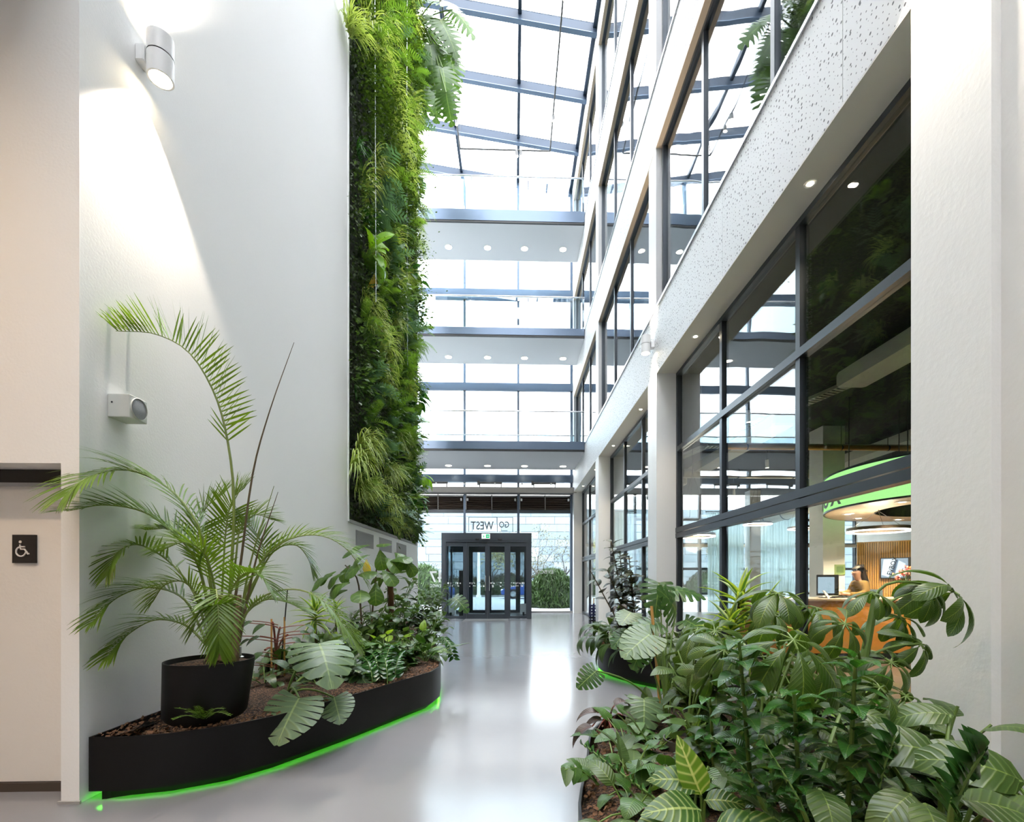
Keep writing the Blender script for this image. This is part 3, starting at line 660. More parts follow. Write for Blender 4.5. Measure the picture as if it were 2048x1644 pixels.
# ================================================================== outside
tag(MB().box(-70, 80, YE + 0.1, 120, -0.25, -0.03).build('ground', pbr('paving', (0.36, 0.375, 0.39), 0.8, var=0.08, vscale=2)), 'pale grey paving outside the entrance', 'ground', kind='structure')
tag(MB().box(-70, 80, 36.5, 36.8, -0.03, 0.10).build('kerb', pbr('kerb_stone', (0.2, 0.2, 0.2), 0.8)), 'pale stone kerb across the road outside', 'kerb')
bl = thing('clad_building', 'pale blue grey clad building across the road', 'building', (0, 50, 0))
MB().box(-34, 46, 0.06, 12, -0.1, 8.6).build('wall_body', pbr('cladding_joint', (0.09, 0.12, 0.14), 0.6), bl)
pm = [mesh_from('cladding_panel', *(lambda b: (b.v, b.f))(MB().box(0, w - 0.04, -0.02, 0.06, 0, 0.74)), smooth=False) for w in (5.0, 3.0, 4.0)]
cmats = [pbr('cladding_a', (0.17, 0.205, 0.23), 0.5), pbr('cladding_b', (0.20, 0.23, 0.25), 0.5), pbr('cladding_c', (0.145, 0.185, 0.21), 0.5)]
for me, m in zip(pm, cmats): me.materials.append(m)
r = random.Random(4)
for row in range(11):
    x = -16 - r.uniform(0, 3)
    while x < 36:
        k = r.randrange(3); o = link_mesh('cladding_panel', pm[k], bl); o.location = (x, 0, row * 0.78); x += (5.0, 3.0, 4.0)[k]
for x in (-11.5, -10.2, 1.5): MB().box(x, x + 1.15, -0.03, -0.02, 3.2, 4.6).build('window_strip', pbr('far_glass', (0.35, 0.47, 0.53), 0.15), bl)

BARK = pbr('grey_bark', (0.05, 0.045, 0.045), 0.9, var=0.3, vscale=8)
def bare_tree(x, y, h, seed, label, leafcol=None, nleaf=0):
    r = random.Random(seed); b = MB(); tips = []
    def grow(p, d, L, rad, lev):
        pts = [p]; q = p.copy(); dd = d.copy()
        for i in range(3):
            dd = (dd + Vector((r.uniform(-.18, .18), r.uniform(-.18, .18), 0.06))).normalized(); q = q + dd * (L / 3); pts.append(q.copy())
        b.tube(pts, [rad, rad * 0.85, rad * 0.7, rad * 0.5], 5 if lev < 2 else 3, cap=False)
        tips.append(q)
        if lev < 5:
            for _ in range(3 if lev < 2 else 2 + (r.random() < 0.5)):
                s_ = pts[r.choice((2, 3))]; a = r.uniform(0, 6.283); e = r.uniform(0.45, 0.95)
                side = dd.orthogonal().normalized(); side.rotate(Matrix.Rotation(a, 3, dd))
                grow(s_.copy(), (dd * math.cos(e) + side * math.sin(e)).normalized(), L * r.uniform(0.6, 0.8), rad * 0.5, lev + 1)
    t = thing('bare_tree', label, 'tree', (x, y, 0), group='bare trees outside')
    grow(Vector((0, 0, 0)), Vector((0, 0, 1)), h * 0.30, h * 0.014, 0)
    b.build('branches', BARK, t)
    if nleaf:
        v = []; f = []
        for i in range(nleaf):
            c_ = r.choice(tips) + Vector((r.gauss(0, .3), r.gauss(0, .3), r.gauss(0, .3))); a = Vector((r.gauss(0, 1), r.gauss(0, 1), r.gauss(0, 1))).normalized() * 0.09; e = a.orthogonal().normalized() * 0.06
            n = len(v); v += [c_ - a, c_ + e, c_ + a, c_ - e]; f.append((n, n + 1, n + 2, n + 3))
        o = link_mesh('leaves', mesh_from('leaves', v, f, leafcol, smooth=False), t); o['kind'] = 'stuff'
LEAFY = pbr('autumn_leaf', (0.20, 0.18, 0.05), 0.7, var=0.3, vscale=3); LEAFG = pbr('dull_leaf', (0.10, 0.10, 0.06), 0.7, var=0.3, vscale=3)
for x, y, h, sd, lf, n, lb in ((-1.6, 41, 6.4, 3, LEAFY, 900, 'small yellow-leaved tree behind the white lamp post outside'), (0.6, 43, 6.6, 5, LEAFG, 500, 'bare tree seen through the swing doors of the entrance'), (2.6, 42, 7.4, 8, LEAFG, 350, 'bare tree behind the blue car outside'),
                      (4.6, 43.5, 8.2, 11, LEAFG, 200, 'tall bare tree over the round hedge outside'), (6.2, 42, 8.0, 15, LEAFG, 200, 'bare tree at the right edge of the end glass wall'), (12.5, 41, 7.0, 21, LEAFG, 500, 'bare tree outside the reception window nearest the atrium'),
                      (17.0, 42, 7.5, 23, LEAFG, 500, 'bare tree outside the middle reception window'), (22.5, 41, 7.5, 29, LEAFG, 500, 'bare tree outside the reception window behind the column')):
    bare_tree(x, y, h, sd, lb, lf, n)
def shrub(name, label, x, y, rx, ry, rz, col, n, seed, size=0.09, cat='hedge', up=0.5):
    r = np.random.default_rng(seed); th = r.uniform(0, 2 * np.pi, n); ph = np.arccos(r.uniform(0, 1, n)); q = r.uniform(0.8, 1.03, n)
    P = np.stack([rx * q * np.sin(ph) * np.cos(th), ry * q * np.sin(ph) * np.sin(th), rz * q * np.cos(ph)], 1)
    a = r.normal(0, 1, (n, 3)); a[:, 2] += up * 3; a /= np.linalg.norm(a, axis=1)[:, None]; e = np.cross(a, r.normal(0, 1, (n, 3))); e /= np.linalg.norm(e, axis=1)[:, None]
    V = np.stack([P - a * size, P + e * size * 0.22, P + a * size * 1.6, P - e * size * 0.22], 1).reshape(-1, 3)
    t = thing(name, label, cat, (x, y, 0))
    o = link_mesh('foliage', mesh_from('foliage', V, [(4 * i, 4 * i + 1, 4 * i + 2, 4 * i + 3) for i in range(n)], col, smooth=False), t); o['kind'] = 'stuff'
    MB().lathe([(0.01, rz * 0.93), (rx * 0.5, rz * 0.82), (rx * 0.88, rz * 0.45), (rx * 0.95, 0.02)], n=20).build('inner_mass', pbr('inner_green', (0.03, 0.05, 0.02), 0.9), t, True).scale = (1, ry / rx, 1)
HG = pbr('hedge_green', (0.055, 0.105, 0.02), 0.6, var=0.35, vscale=2)
p = at_y(1104, 1215, 23.5); shrub('round_hedge', 'big round green grassy hedge outside the right end pane', p.x, 23.5, 1.25, 1.1, 1.75, HG, 5000, 1, 0.16)
p = at_y(858, 1200, 27); shrub('round_hedge', 'green hedge outside behind the reversed number 47', p.x - 0.4, 27, 1.5, 1.3, 2.1, HG, 4000, 2, 0.16)
for i, x in enumerate((-4.0, -0.5, 3.0, 6.5, 12.5, 17, 22)): shrub('low_shrub', '%s low brownish shrub along the kerb outside, counted from the lamp post side' % ORD[i], x, 40.5 + (i % 2), 2.2, 1.0, 1.5 + 0.3 * (i % 3), pbr('brown_shrub', (0.05, 0.047, 0.028), 0.8, var=0.5, vscale=1.5), 2500, 30 + i, 0.16, 'shrub')
for o in C.objects:
    if o.name.startswith('low_shrub'): o['group'] = 'low shrubs along the kerb'
lp = thing('lamp_post', 'slim white lamp post outside between the two door leaves', 'lamp post', (at_y(957.5, 1190, 36).x, 36, 0))
MB().tube([(0, 0, -0.03), (0, 0, 4.2)], [0.13, 0.085], 12).build('post', M['white_metal'], lp, True)
MB().lathe([(0.19, -0.03), (0.19, 0.12), (0.12, 0.16)], n=16).build('post_base', M['white_metal'], lp, True)
MB().lathe([(0.06, 4.2), (0.28, 4.28), (0.28, 4.36), (0.05, 4.45)], n=16).build('lamp_head', M['white_metal'], lp, True)
# blue car, parked with its nose to the left
cp = at_z(1002, 1196, 0.0); car = thing('car', 'blue car parked outside, seen through the door glass', 'car', (cp.x, cp.y, -0.03))
blue = pbr('blue_car_paint', (0.006, 0.05, 0.26), 0.25, coat=0.6)
side = [(0.05, 0.28), (0.0, 0.55), (0.25, 0.72), (1.25, 0.92), (3.6, 0.95), (4.3, 0.88), (4.4, 0.5), (4.3, 0.25)]
b = MB(); n = len(side); W = 0.9
v = [(x, -W * (0.9 if i in (0, 1, 6, 7) else 1), z) for i, (x, z) in enumerate(side)] + [(x, W * (0.9 if i in (0, 1, 6, 7) else 1), z) for i, (x, z) in enumerate(side)]
b.add(v, [tuple(range(n)), tuple(range(2 * n - 1, n - 1, -1))] + [(i, n + i, n + (i + 1) % n, (i + 1) % n) for i in range(n)]); b.build('car_body', blue, car, bevel=0.05)
b = MB().hull([(1.15, -0.86, 0.90), (3.7, -0.86, 0.94), (3.7, 0.86, 0.94), (1.15, 0.86, 0.90)], [(2.0, -0.62, 1.36), (3.1, -0.62, 1.36), (3.1, 0.62, 1.36), (2.0, 0.62, 1.36)]); b.build('cabin_glass', pbr('car_glass', (0.05, 0.07, 0.09), 0.1), car)
MB().hull([(1.95, -0.64, 1.35), (3.15, -0.64, 1.35), (3.15, 0.64, 1.35), (1.95, 0.64, 1.35)], [(2.1, -0.58, 1.40), (3.0, -0.58, 1.40), (3.0, 0.58, 1.40), (2.1, 0.58, 1.40)]).build('roof', blue, car)
for x in (0.85, 3.5):
    for y in (-0.82, 0.82):
        w = MB().lathe([(0.32, -0.1), (0.34, -0.06), (0.34, 0.06), (0.32, 0.1)], (x, y, 0.34), 24, 'y').build('wheel', M['black'], car, True)
        MB().lathe([(0.2, -0.11), (0.2, 0.11)], (x, y, 0.34), 10, 'y').build('wheel_rim', M['chrome'], w)
for y in (-0.6, 0.6): MB().cbox((0.12, y, 0.6), (0.25, 0.3, 0.08), bev=0.02).build('headlight', M['white_metal'], car)
# ================================================================== reception behind the facade glass
MB_ = MB
# rear windows of the reception
w = thing('window_rear', 'tall rear windows of the reception with dark rails', 'window', kind='structure')
RXS = [2.9, 4.9, 7.55, 9.9, 12.2, 14.0]
for x in RXS: MB().box(x - 0.05, x + 0.05, YE - 0.1, YE + 0.05, 0, ZS).build('mullion', M['frame'], w)
for z in (0.75, 1.75, 2.75, 3.75): MB().box(2.81, 14, YE - 0.08, YE + 0.04, z - 0.05, z + 0.05).build('transom', M['frame'], w)
for a, c in zip(RXS[:-1], RXS[1:]):
    for z0, z1 in ((0.05, 0.7), (0.8, 1.7), (1.8, 2.7), (2.8, 3.7), (3.8, 4.7)): MB().box(a + 0.05, c - 0.05, YE - 0.01, YE + 0.01, z0, z1).build('pane', M['g_end'], w)
MB().box(2.81, 14, YE - 0.5, YE - 0.12, 2.62, 2.72).build('sill_shelf', M['beige'], w)
tag(MB().box(XG + 0.08, 14, -9, YE, 0.0, 0.012).build('trim_2', M['int_floor']), 'warm grey floor covering of the reception', 'floor', kind='structure')
for nm, x, y, s_, lb in (('column', 6.93, 10.6, 0.50, 'white square column behind the reception desk'), ('column', 9.15, 18.4, 0.42, 'white square column between the sheer curtains'), ('column', 5.4, 18.5, 0.4, 'slim white column at the reception rear windows')):
    tag(MB().box(x, x + s_, y, y + s_, 0, ZS + 0.02).build(nm, M['white_paint']), lb, 'column', kind='structure')
# sheer curtains
def sheer():
    m, t, out = nt('sheer_curtain'); tr = N(t, 'BsdfTransparent'); tr.inputs[0].default_value = (0.92, 0.98, 0.98, 1)
    d = N(t, 'BsdfTranslucent'); d.inputs[0].default_value = (0.75, 0.83, 0.82, 1); df = N(t, 'BsdfDiffuse'); df.inputs[0].default_value = (0.78, 0.83, 0.82, 1)
    a = N(t, 'MixShader'); a.inputs[0].default_value = 0.4; t.links.new(d.outputs[0], a.inputs[1]); t.links.new(df.outputs[0], a.inputs[2])
    mx = N(t, 'MixShader'); mx.inputs[0].default_value = 0.55; t.links.new(tr.outputs[0], mx.inputs[1]); t.links.new(a.outputs[0], mx.inputs[2]); t.links.new(mx.outputs[0], out.inputs[0]); return m
SH = sheer()
for xa, xb, lb in ((7.65, 9.05, 'sheer pale curtain hanging between two window mullions'), (9.65, 11.1, 'sheer pale curtain hanging beside the white column'), (3.3, 4.7, 'sheer pale curtain hanging at the atrium end of the rear windows')):
    n = 120; v = []; f = []
    for i in range(n + 1):
        x = xa + (xb - xa) * i / n; y = 18.75 + 0.055 * math.sin(i * 0.62) + 0.03 * math.sin(i * 0.23 + 1)
        v += [(x, y, 0.04), (x, y * 0.999 + 0.018, 2.0), (x, y, 3.95)]
    f = [(3 * i + k, 3 * i + 3 + k, 3 * i + 4 + k, 3 * i + 1 + k) for i in range(n) for k in range(2)]
    c = thing('curtain', lb, 'curtain', group='sheer curtains')
    o = link_mesh('drape', mesh_from('drape', v, f, SH), c); mo = o.modifiers.new('thickness', 'SOLIDIFY'); mo.thickness = 0.004
    MB().tube([(xa - 0.1, 18.75, 3.99), (xb + 0.1, 18.75, 3.99)], 0.018, 8).build('curtain_rail', M['dark_grey'], c)
# desk
yd = 7.8; xa, xb = at_y(1522, 1200, yd).x, 7.6
dk = thing('reception_desk', 'long wooden reception desk with orange brown front', 'desk', (xa, yd, 0))
L = xb - xa
MB().box(0, L, 0, 0.04, 0.12, 0.98).build('front_panel', M['desk_wood'], dk); MB().box(0, 0.04, 0.04, 0.75, 0.12, 0.98).build('side_panel', M['desk_wood'], dk)
MB().box(-0.02, L, -0.03, 0.80, 0.98, 1.02).build('desk_top', M['desk_top'], dk, bevel=0.006); MB().box(0.06, L, 0.06, 0.7, 0.0, 0.12).build('plinth', M['black'], dk)
# timber slat wall with planting on top
a0 = at_y(1714, 1100, 10.9); a1 = at_y(1900, 1100, 9.75); dv = Vector((a1.x - a0.x, a1.y - a0.y, 0)); LW = dv.length; rz = math.atan2(dv.y, dv.x)
sw = thing('slat_wall', 'golden timber slat wall behind the receptionist', 'partition', (a0.x, a0.y, 0), rz)
MB().box(0, LW, 0.03, 0.16, 0, 2.17).build('backing', pbr('dark_backing', (0.13, 0.06, 0.02), 0.8), sw)
b = MB(); n = int(LW / 0.042)
for i in range(n): b.box(i * 0.042, i * 0.042 + 0.030, 0, 0.03, 0.0, 2.17)
o = b.build('slats', M['wood'], sw); o['kind'] = 'stuff'
MB().box(-0.01, LW, -0.005, 0.165, 2.17, 2.19).build('cap_board', M['wood'], sw)
tv = thing('wall_screen', 'flat wall screen showing a tilted EVBOX box, on the timber slats', 'screen', sw.location, rz)
def slat_pt(u, v):      # a pixel's ray met with the slat wall plane
    best = None
    for k in range(400):
        x = LW * k / 399; p = sw.matrix_world if False else None
        wx = a0.x + dv.x * k / 399; wy = a0.y + dv.y * k / 399; uu = PPX + F * (wx * CT - wy * ST) / (wx * ST + wy * CT)
        if best is None or abs(uu - u) < best[0]: best = (abs(uu - u), x, H - (v - HOR) * (wx * ST + wy * CT) / F)
    return best[1], best[2]
tx0, tz1 = slat_pt(1761, 1116); tx1, tz0 = slat_pt(1822, 1157)
MB().box(tx0, tx1, -0.06, -0.005, tz0, tz1).build('screen_case', M['black'], tv)
e = 0.018; MB().box(tx0 + e, tx1 - e * 2.5, -0.062, -0.06, tz0 + e, tz1 - e).build('screen_picture', emis('screen_grey', (0.30, 0.36, 0.42), 0.9), tv)
cx, cz = (tx0 + tx1) / 2, (tz0 + tz1) / 2; w_, h_ = tx1 - tx0, tz1 - tz0
def scr(q, name, m): MB().add([(cx + x * w_, -0.064, cz + z * h_) for x, z in q] + [(cx + x * w_, -0.062, cz + z * h_) for x, z in q], [(0, 1, 2, 3), (7, 6, 5, 4), (0, 4, 5, 1), (1, 5, 6, 2), (2, 6, 7, 3), (3, 7, 4, 0)]).build(name, m, tv)
scr([(-0.45, -0.32), (-0.22, -0.42), (0.0, 0.42), (-0.38, 0.42)], 'picture_box', emis('screen_white', (0.75, 0.83, 0.92), 1.0)); scr([(-0.02, -0.42), (0.22, -0.42), (0.34, 0.2), (0.12, 0.36)], 'picture_panel', emis('screen_pale', (0.62, 0.70, 0.82), 1.0))
scr([(-0.16, -0.42), (-0.06, -0.42), (0.1, 0.4), (0.02, 0.42)], 'picture_shade', emis('screen_dark', (0.10, 0.14, 0.2), 0.8))
tt = text('EVBOX', 0.13, M['black'], (cx - 0.12 * w_, -0.066, cz - 0.36 * h_), (math.pi / 2, math.radians(-74), 0), 'picture_letters', tv, 0.001)
# round canopy with green light band
cxn, cyn, R, Ri, z0, z1 = 7.57, 7.9, 2.0, 1.22, 2.55, 3.2
cn = thing('round_canopy', 'round canopy over the desk with glowing green band', 'canopy', (cxn, cyn, 0))
MB().lathe([(R, z0 + 0.03), (R, z1 - 0.03)], n=96, cap=False).build('light_band', M['green_glow'], cn, True)
for za, zb in ((z0, z0 + 0.03), (z1 - 0.03, z1)): MB().lathe([(R + 0.012, za), (R + 0.012, zb), (R - 0.02, zb), (R - 0.02, za), (R + 0.012, za)], n=96, cap=False).build('edge_ring', M['frame'], cn, True)
MB().lathe([(Ri, z0), (R - 0.01, z0), (R - 0.01, z0 + 0.02), (Ri, z0 + 0.02), (Ri, z0)], n=96, cap=False).build('underside', pbr('canopy_underside', (0.62, 0.48, 0.33), 0.4), cn, True)
MB().lathe([(Ri, z0), (Ri, z1 - 0.06), (Ri - 0.02, z1 - 0.06), (Ri - 0.02, z0), (Ri, z0)], n=96, cap=False).build('inner_ring', M['black'], cn, True)
MB().lathe([(0.01, z1 - 0.05), (R - 0.02, z1 - 0.05), (R - 0.02, z1 - 0.03)], n=64).build('canopy_top', M['dark_grey'], cn)
for k, ch in enumerate('EVBOX'):
    a = math.radians(124 + 12 * k); text(ch, 0.46, MT, ((R + 0.02) * math.cos(a), (R + 0.02) * math.sin(a), z0 + 0.08), (math.pi / 2, 0, a + math.pi / 2), 'letters', cn, 0.004, 'CENTER')
for q in range(6):
    a = q * 1.047 + 0.4; MB().tube([(1.6 * math.cos(a), 1.6 * math.sin(a), z1), (1.6 * math.cos(a), 1.6 * math.sin(a), ZS)], 0.008, 6).build('hanger_rod', M['dark_grey'], cn)
for a in (1.45, 2.05, 2.6, 3.5, 4.3):  # first two downlights are added to brighten the slat wall
    dl = MB().lathe([(0.10, z0 - 0.008), (0.10, z0)], (1.62 * math.cos(a), 1.62 * math.sin(a), 0), 20).build('downlight', M['white_metal'], cn)
    MB().lathe([(0.05, z0 - 0.010), (0.05, z0 - 0.008)], (1.62 * math.cos(a), 1.62 * math.sin(a), 0), 14).build('lens', M['lamp_disc'], dl); lamp('SPOT', (1.62 * math.cos(a), 1.62 * math.sin(a), z0 - 0.03), 260, (1, 0.80, 0.52), (0, 0, 0), 0.05, math.radians(125), 0.6, cn)
# ring pendants
for (u, v, y, dia, lb) in ((1757, 1061, 8.2, 0.95, 'large glowing ring pendant over the reception desk'), (1515, 1048, 15.0, 0.85, 'glowing ring pendant in front of the white column'), (1606, 1057, 15.0, 0.88, 'glowing ring pendant beside the thick mullion'), (1385, 1072, 10.5, 0.95, 'glowing ring pendant close to the pillar')):
    p = at_y(u, v, y); t = thing('ring_pendant', lb, 'pendant lamp', tuple(p), group='glowing ring pendants'); R_ = dia / 2; zc = 2.55 if y == 8.2 else ZS; ht = min(1.4, zc - p.z - 0.02)
    MB().lathe([(R_ - 0.04, -0.02), (R_, -0.02), (R_, 0.05), (R_ - 0.04, 0.05), (R_ - 0.04, -0.02)], n=64, cap=False).build('ring_body', pbr('ring_bronze', (0.12, 0.09, 0.07), 0.4, metal=0.5), t, True)
    MB().lathe([(R_ - 0.045, -0.026), (R_ + 0.002, -0.026), (R_ + 0.002, -0.005), (R_ - 0.045, -0.005), (R_ - 0.045, -0.026)], n=64, cap=False).build('light_strip', M['lamp_white'], t, True)
    for k in range(3):
        a = k * 2.094; MB().tube([(R_ * math.cos(a) * 0.98, R_ * math.sin(a) * 0.98, 0.05), (0, 0, ht)], 0.003, 4).build('suspension_wire', M['dark_grey'], t)
    MB().tube([(0, 0, ht - 0.02), (0, 0, zc - p.z + 0.02)], 0.006, 5).build('cable', M['dark_grey'], t)
    lamp('POINT', (0, 0, -0.12), 45, (1, 0.86, 0.66), size=0.25, parent=t)
# ceiling services: acoustic baffles, ducts, cable trays, hanging spots
bm = pbr('baffle_white', (0.55, 0.53, 0.46), 0.7)
for (x, y0, y1, lb) in ((5.1, 3.2, 7.5, 'long white acoustic baffle under the dark reception ceiling, nearest one'), (5.1, 9.3, 14.0, 'long white acoustic baffle beyond the round canopy'), (8.6, 9.4, 13.6, 'white acoustic baffle beside the wooden pipe'), (5.1, 15.2, 18.4, 'white acoustic baffle close to the rear windows')):
    t = thing('acoustic_baffle', lb, 'ceiling panel', (x, y0, 4.36), group='acoustic baffles')
    MB().cbox((0.22, (y1 - y0) / 2, 0.12), (0.45, y1 - y0, 0.22), bev=0.04).build('panel', bm, t)
    for yy in (0.4, y1 - y0 - 0.4): MB().tube([(0.22, yy, 0.2), (0.22, yy, ZS - 4.36 + 0.03)], 0.006, 5).build('hanger_rod', M['chrome'], t)
def pipe(name, lb, pts, r, m, cat='pipe', n=16, rings=0):
    t = thing(name, lb, cat, pts[0]); q = [tuple(Vector(p) - Vector(pts[0])) for p in pts]
    MB().tube(q, r, n).build('tube', m, t, True)
    d = Vector(q[-1]) - Vector(q[0])
    for k in range(rings):
        c = Vector(q[0]) + d * (k + 0.5) / rings; MB().tube([c - d.normalized() * 0.012, c + d.normalized() * 0.012], r * 1.08, n).build('joint_ring', M['dark_grey'], t, True)
        MB().tube([c + Vector((0, 0, r)), (c.x, c.y, ZS - pts[0][2] + 0.02)], 0.006, 5).build('hanger_rod', M['chrome'], t)
    return t
pipe('ceiling_pipe', 'copper coloured pipe hung across the reception ceiling', [(4.4, 10.0, 4.12), (12.5, 10.0, 4.12)], 0.055, pbr('copper_lagging', (0.62, 0.36, 0.12), 0.4, metal=0.3), rings=8)
pipe('ceiling_duct', 'round galvanised duct along the reception ceiling', [(9.0, 11.5, 3.65), (9.8, 18.8, 3.65)], 0.22, M['duct'], 'duct', 20, 5)
pipe('ceiling_duct', 'round galvanised duct behind the wooden pipe', [(4.0, 13.6, 4.35), (12.0, 13.6, 4.35)], 0.13, M['duct'], 'duct', 18, 5)
def tray(lb, a, c, wdt=0.22):
    t = thing('cable_tray', lb, 'cable tray', a); d = Vector(c) - Vector(a); L = d.length; t.rotation_euler = (0, 0, math.atan2(d.y, d.x)); mm = pbr('tray_zinc', (0.45, 0.42, 0.34), 0.45, metal=0.6)
    for s_ in (-1, 1): MB().box(0, L, s_ * wdt / 2 - 0.006, s_ * wdt / 2 + 0.006, 0, 0.06).build('tray_side', mm, t)
    b = MB()
    for k in range(int(L / 0.09)): b.box(k * 0.09, k * 0.09 + 0.035, -wdt / 2, wdt / 2, 0, 0.008)
    b.build('tray_rungs', mm, t)
    for k in range(4): MB().tube([(L * (k + 0.5) / 4, 0, 0.0), (L * (k + 0.5) / 4, 0, ZS - a[2] + 0.02)], 0.006, 5).build('hanger_rod', M['chrome'], t)
tray('perforated cable tray above the copper coloured pipe', (4.2, 10.4, 4.22), (12.5, 10.4, 4.22)); tray('perforated cable tray running towards the rear windows', (4.3, 14.0, 4.62), (6.6, 4.0, 4.62))
for i, (x, y) in enumerate(((4.2, 8.5), (3.9, 12.0), (6.4, 12.0), (4.8, 16.5), (7.4, 16.0), (6.2, 6.0), (9.8, 12.2))):
    t = thing('hanging_spot', '%s small spotlight hanging from the dark reception ceiling' % ORD[i], 'spotlight', (x, y, ZS + 0.02), group='reception ceiling spots')
    MB().tube([(0, 0, 0), (0, 0, -0.45)], 0.008, 5).build('rod', M['dark_grey'], t); MB().tube([(0, 0, -0.42), (0.02, 0.02, -0.62)], 0.045, 12).build('spot_body', M['white_metal'], t, True)
    MB().tube([(0.02, 0.02, -0.621), (0.0205, 0.0205, -0.626)], 0.04, 12).build('lens', M['lamp_disc'], t)
for x, y, pw in ((6.22, 6.02, 50), (6.42, 12.02, 100), (4.82, 16.52, 80), (9.82, 12.22, 100)): lamp('SPOT', (x, y, ZS - 0.62), pw, (1, 0.85, 0.62), (0, 0, 0), 0.1, math.radians(120), 0.6)
# monitor, planting on the slat wall, flowers, console
p = at_y(1655, 1185, 8.15); t = thing('monitor', 'black computer monitor on the reception desk', 'monitor', (p.x, 8.15, 1.02), math.radians(-18))
MB().cbox((0, 0, 0.22), (0.34, 0.03, 0.36), bev=0.008).build('screen_case', M['black'], t); MB().box(-0.15, 0.10, -0.018, -0.015, 0.08, 0.36).build('screen_glass', emis('screen_blue', (0.45, 0.58, 0.68), 0.6), t)
MB().tube([(0, 0.03, 0), (0, 0.03, 0.12)], 0.02, 8).build('stand_neck', M['black'], t); MB().cbox((0, 0.04, 0.006), (0.22, 0.16, 0.012), bev=0.004).build('stand_foot', M['black'], t)
t = thing('keyboard', 'dark keyboard under the receptionist hands', 'keyboard', (at_y(1690, 1190, 8.25).x, 8.25, 1.02)); MB().cbox((0, 0, 0.012), (0.40, 0.14, 0.02), bev=0.005).build('keyboard_case', M['black'], t); b = MB()
for r_ in range(4):
    for k in range(13): b.box(-0.19 + k * 0.029, -0.166 + k * 0.029, -0.06 + r_ * 0.03, -0.036 + r_ * 0.03, 0.022, 0.027)
b.build('keys', M['dark_grey'], t)
t = thing('desk_tablet', 'white tablet on a slanting stand on the desk', 'tablet', (at_y(1660, 1192, 7.95).x - 0.02, 7.98, 1.02)); MB().hull([(-0.02, -0.05, 0.0), (0.02, -0.05, 0.0), (0.02, -0.03, 0.0), (-0.02, -0.03, 0.0)], [(-0.07, 0.02, 0.13), (-0.03, 0.02, 0.13), (-0.03, 0.04, 0.13), (-0.07, 0.04, 0.13)]).build('stand', M['white_metal'], t)
for (u, v, lb) in ((1673, 1138, 'white notice sheet on the column behind the desk'),):
    p = at_y(u, v, 10.58); t = MB().box(-0.14, 0.14, 0, 0.012, -0.18, 0.18).build('notice_sheet', M['white_paint']); t.location = (7.07, 10.585, p.z); tag(t, lb, 'notice')
p = at_y(1698, 1138, 10.58); t = thing('glass_plaque', 'greenish framed plaque on the column behind the desk', 'plaque', (7.30, 10.59, p.z)); MB().box(-0.12, 0.12, -0.02, 0.0, -0.13, 0.10).build('plaque_plate', pbr('plaque_green', (0.30, 0.42, 0.18), 0.3), t); MB().box(-0.08, 0.08, -0.023, -0.02, -0.08, 0.06).build('plaque_print', pbr('plaque_print', (0.14, 0.24, 0.08), 0.4), t)
# console with espresso machine and the flower vase, against the slat wall
cp = at_y(1815, 1200, 9.3); t = thing('console_table', 'low dark console in front of the timber slats', 'table', (cp.x - 0.5, 9.15, 0)); MB().box(0, 1.5, 0, 0.4, 0.88, 0.92).build('table_top', M['desk_top'], t)
for x in (0.03, 1.43):
    for y in (0.03, 0.33): MB().box(x, x + 0.04, y, y + 0.04, 0, 0.88).build('leg', M['black'], t)
t = thing('espresso_box', 'dark espresso case on the console below the screen', 'box', (cp.x - 0.22, 9.2, 0.92)); MB().cbox((0.15, 0.12, 0.09), (0.30, 0.22, 0.18), bev=0.01).build('case', M['black'], t); MB().cbox((0.15, 0.12, 0.20), (0.28, 0.20, 0.05), bev=0.01).build('case_lid', M['louver'], t)
text('ESPRESSO', 0.045, M['beige'], (0.035, 0.008, 0.07), (math.pi / 2, 0, 0), 'letters', t, 0.001)
vx = at_y(1838, 1160, 9.0).x; fv = thing('flower_vase', 'vase of orange and pink flowers in front of the wall screen', 'flowers', (vx, 9.3, 0.92))
MB().lathe([(0.05, 0), (0.075, 0.06), (0.08, 0.2), (0.06, 0.30), (0.07, 0.33)], n=20).build('vase', M['white_metal'], fv, True)
r = random.Random(5); fm = [pbr('petal_orange', (0.75, 0.20, 0.05), 0.6), pbr('petal_pink', (0.62, 0.16, 0.14), 0.6), pbr('petal_peach', (0.75, 0.35, 0.18), 0.6)]; sb = MB()
for k in range(34):
    a = r.uniform(0, 6.28); e = r.uniform(0.1, 1.15); L = r.uniform(0.16, 0.34); q = Vector((math.cos(a) * math.sin(e), math.sin(a) * math.sin(e) * 0.6, math.cos(e))) * L + Vector((0, 0, 0.34))
    sb.tube([(0, 0, 0.3), q], 0.004, 4); b = MB()
    for w_ in range(7):
        d = Vector((r.gauss(0, 1), r.gauss(0, 1), r.gauss(0, 1))).normalized(); e_ = d.orthogonal().normalized() * 0.022; c_ = q + d * 0.02
        b.add([q, c_ + e_, q + d * 0.055, c_ - e_], [(0, 1, 2, 3)])
    b.build('flower', r.choice(fm), fv)
sb.build('flower_stems', M['stem'], fv)
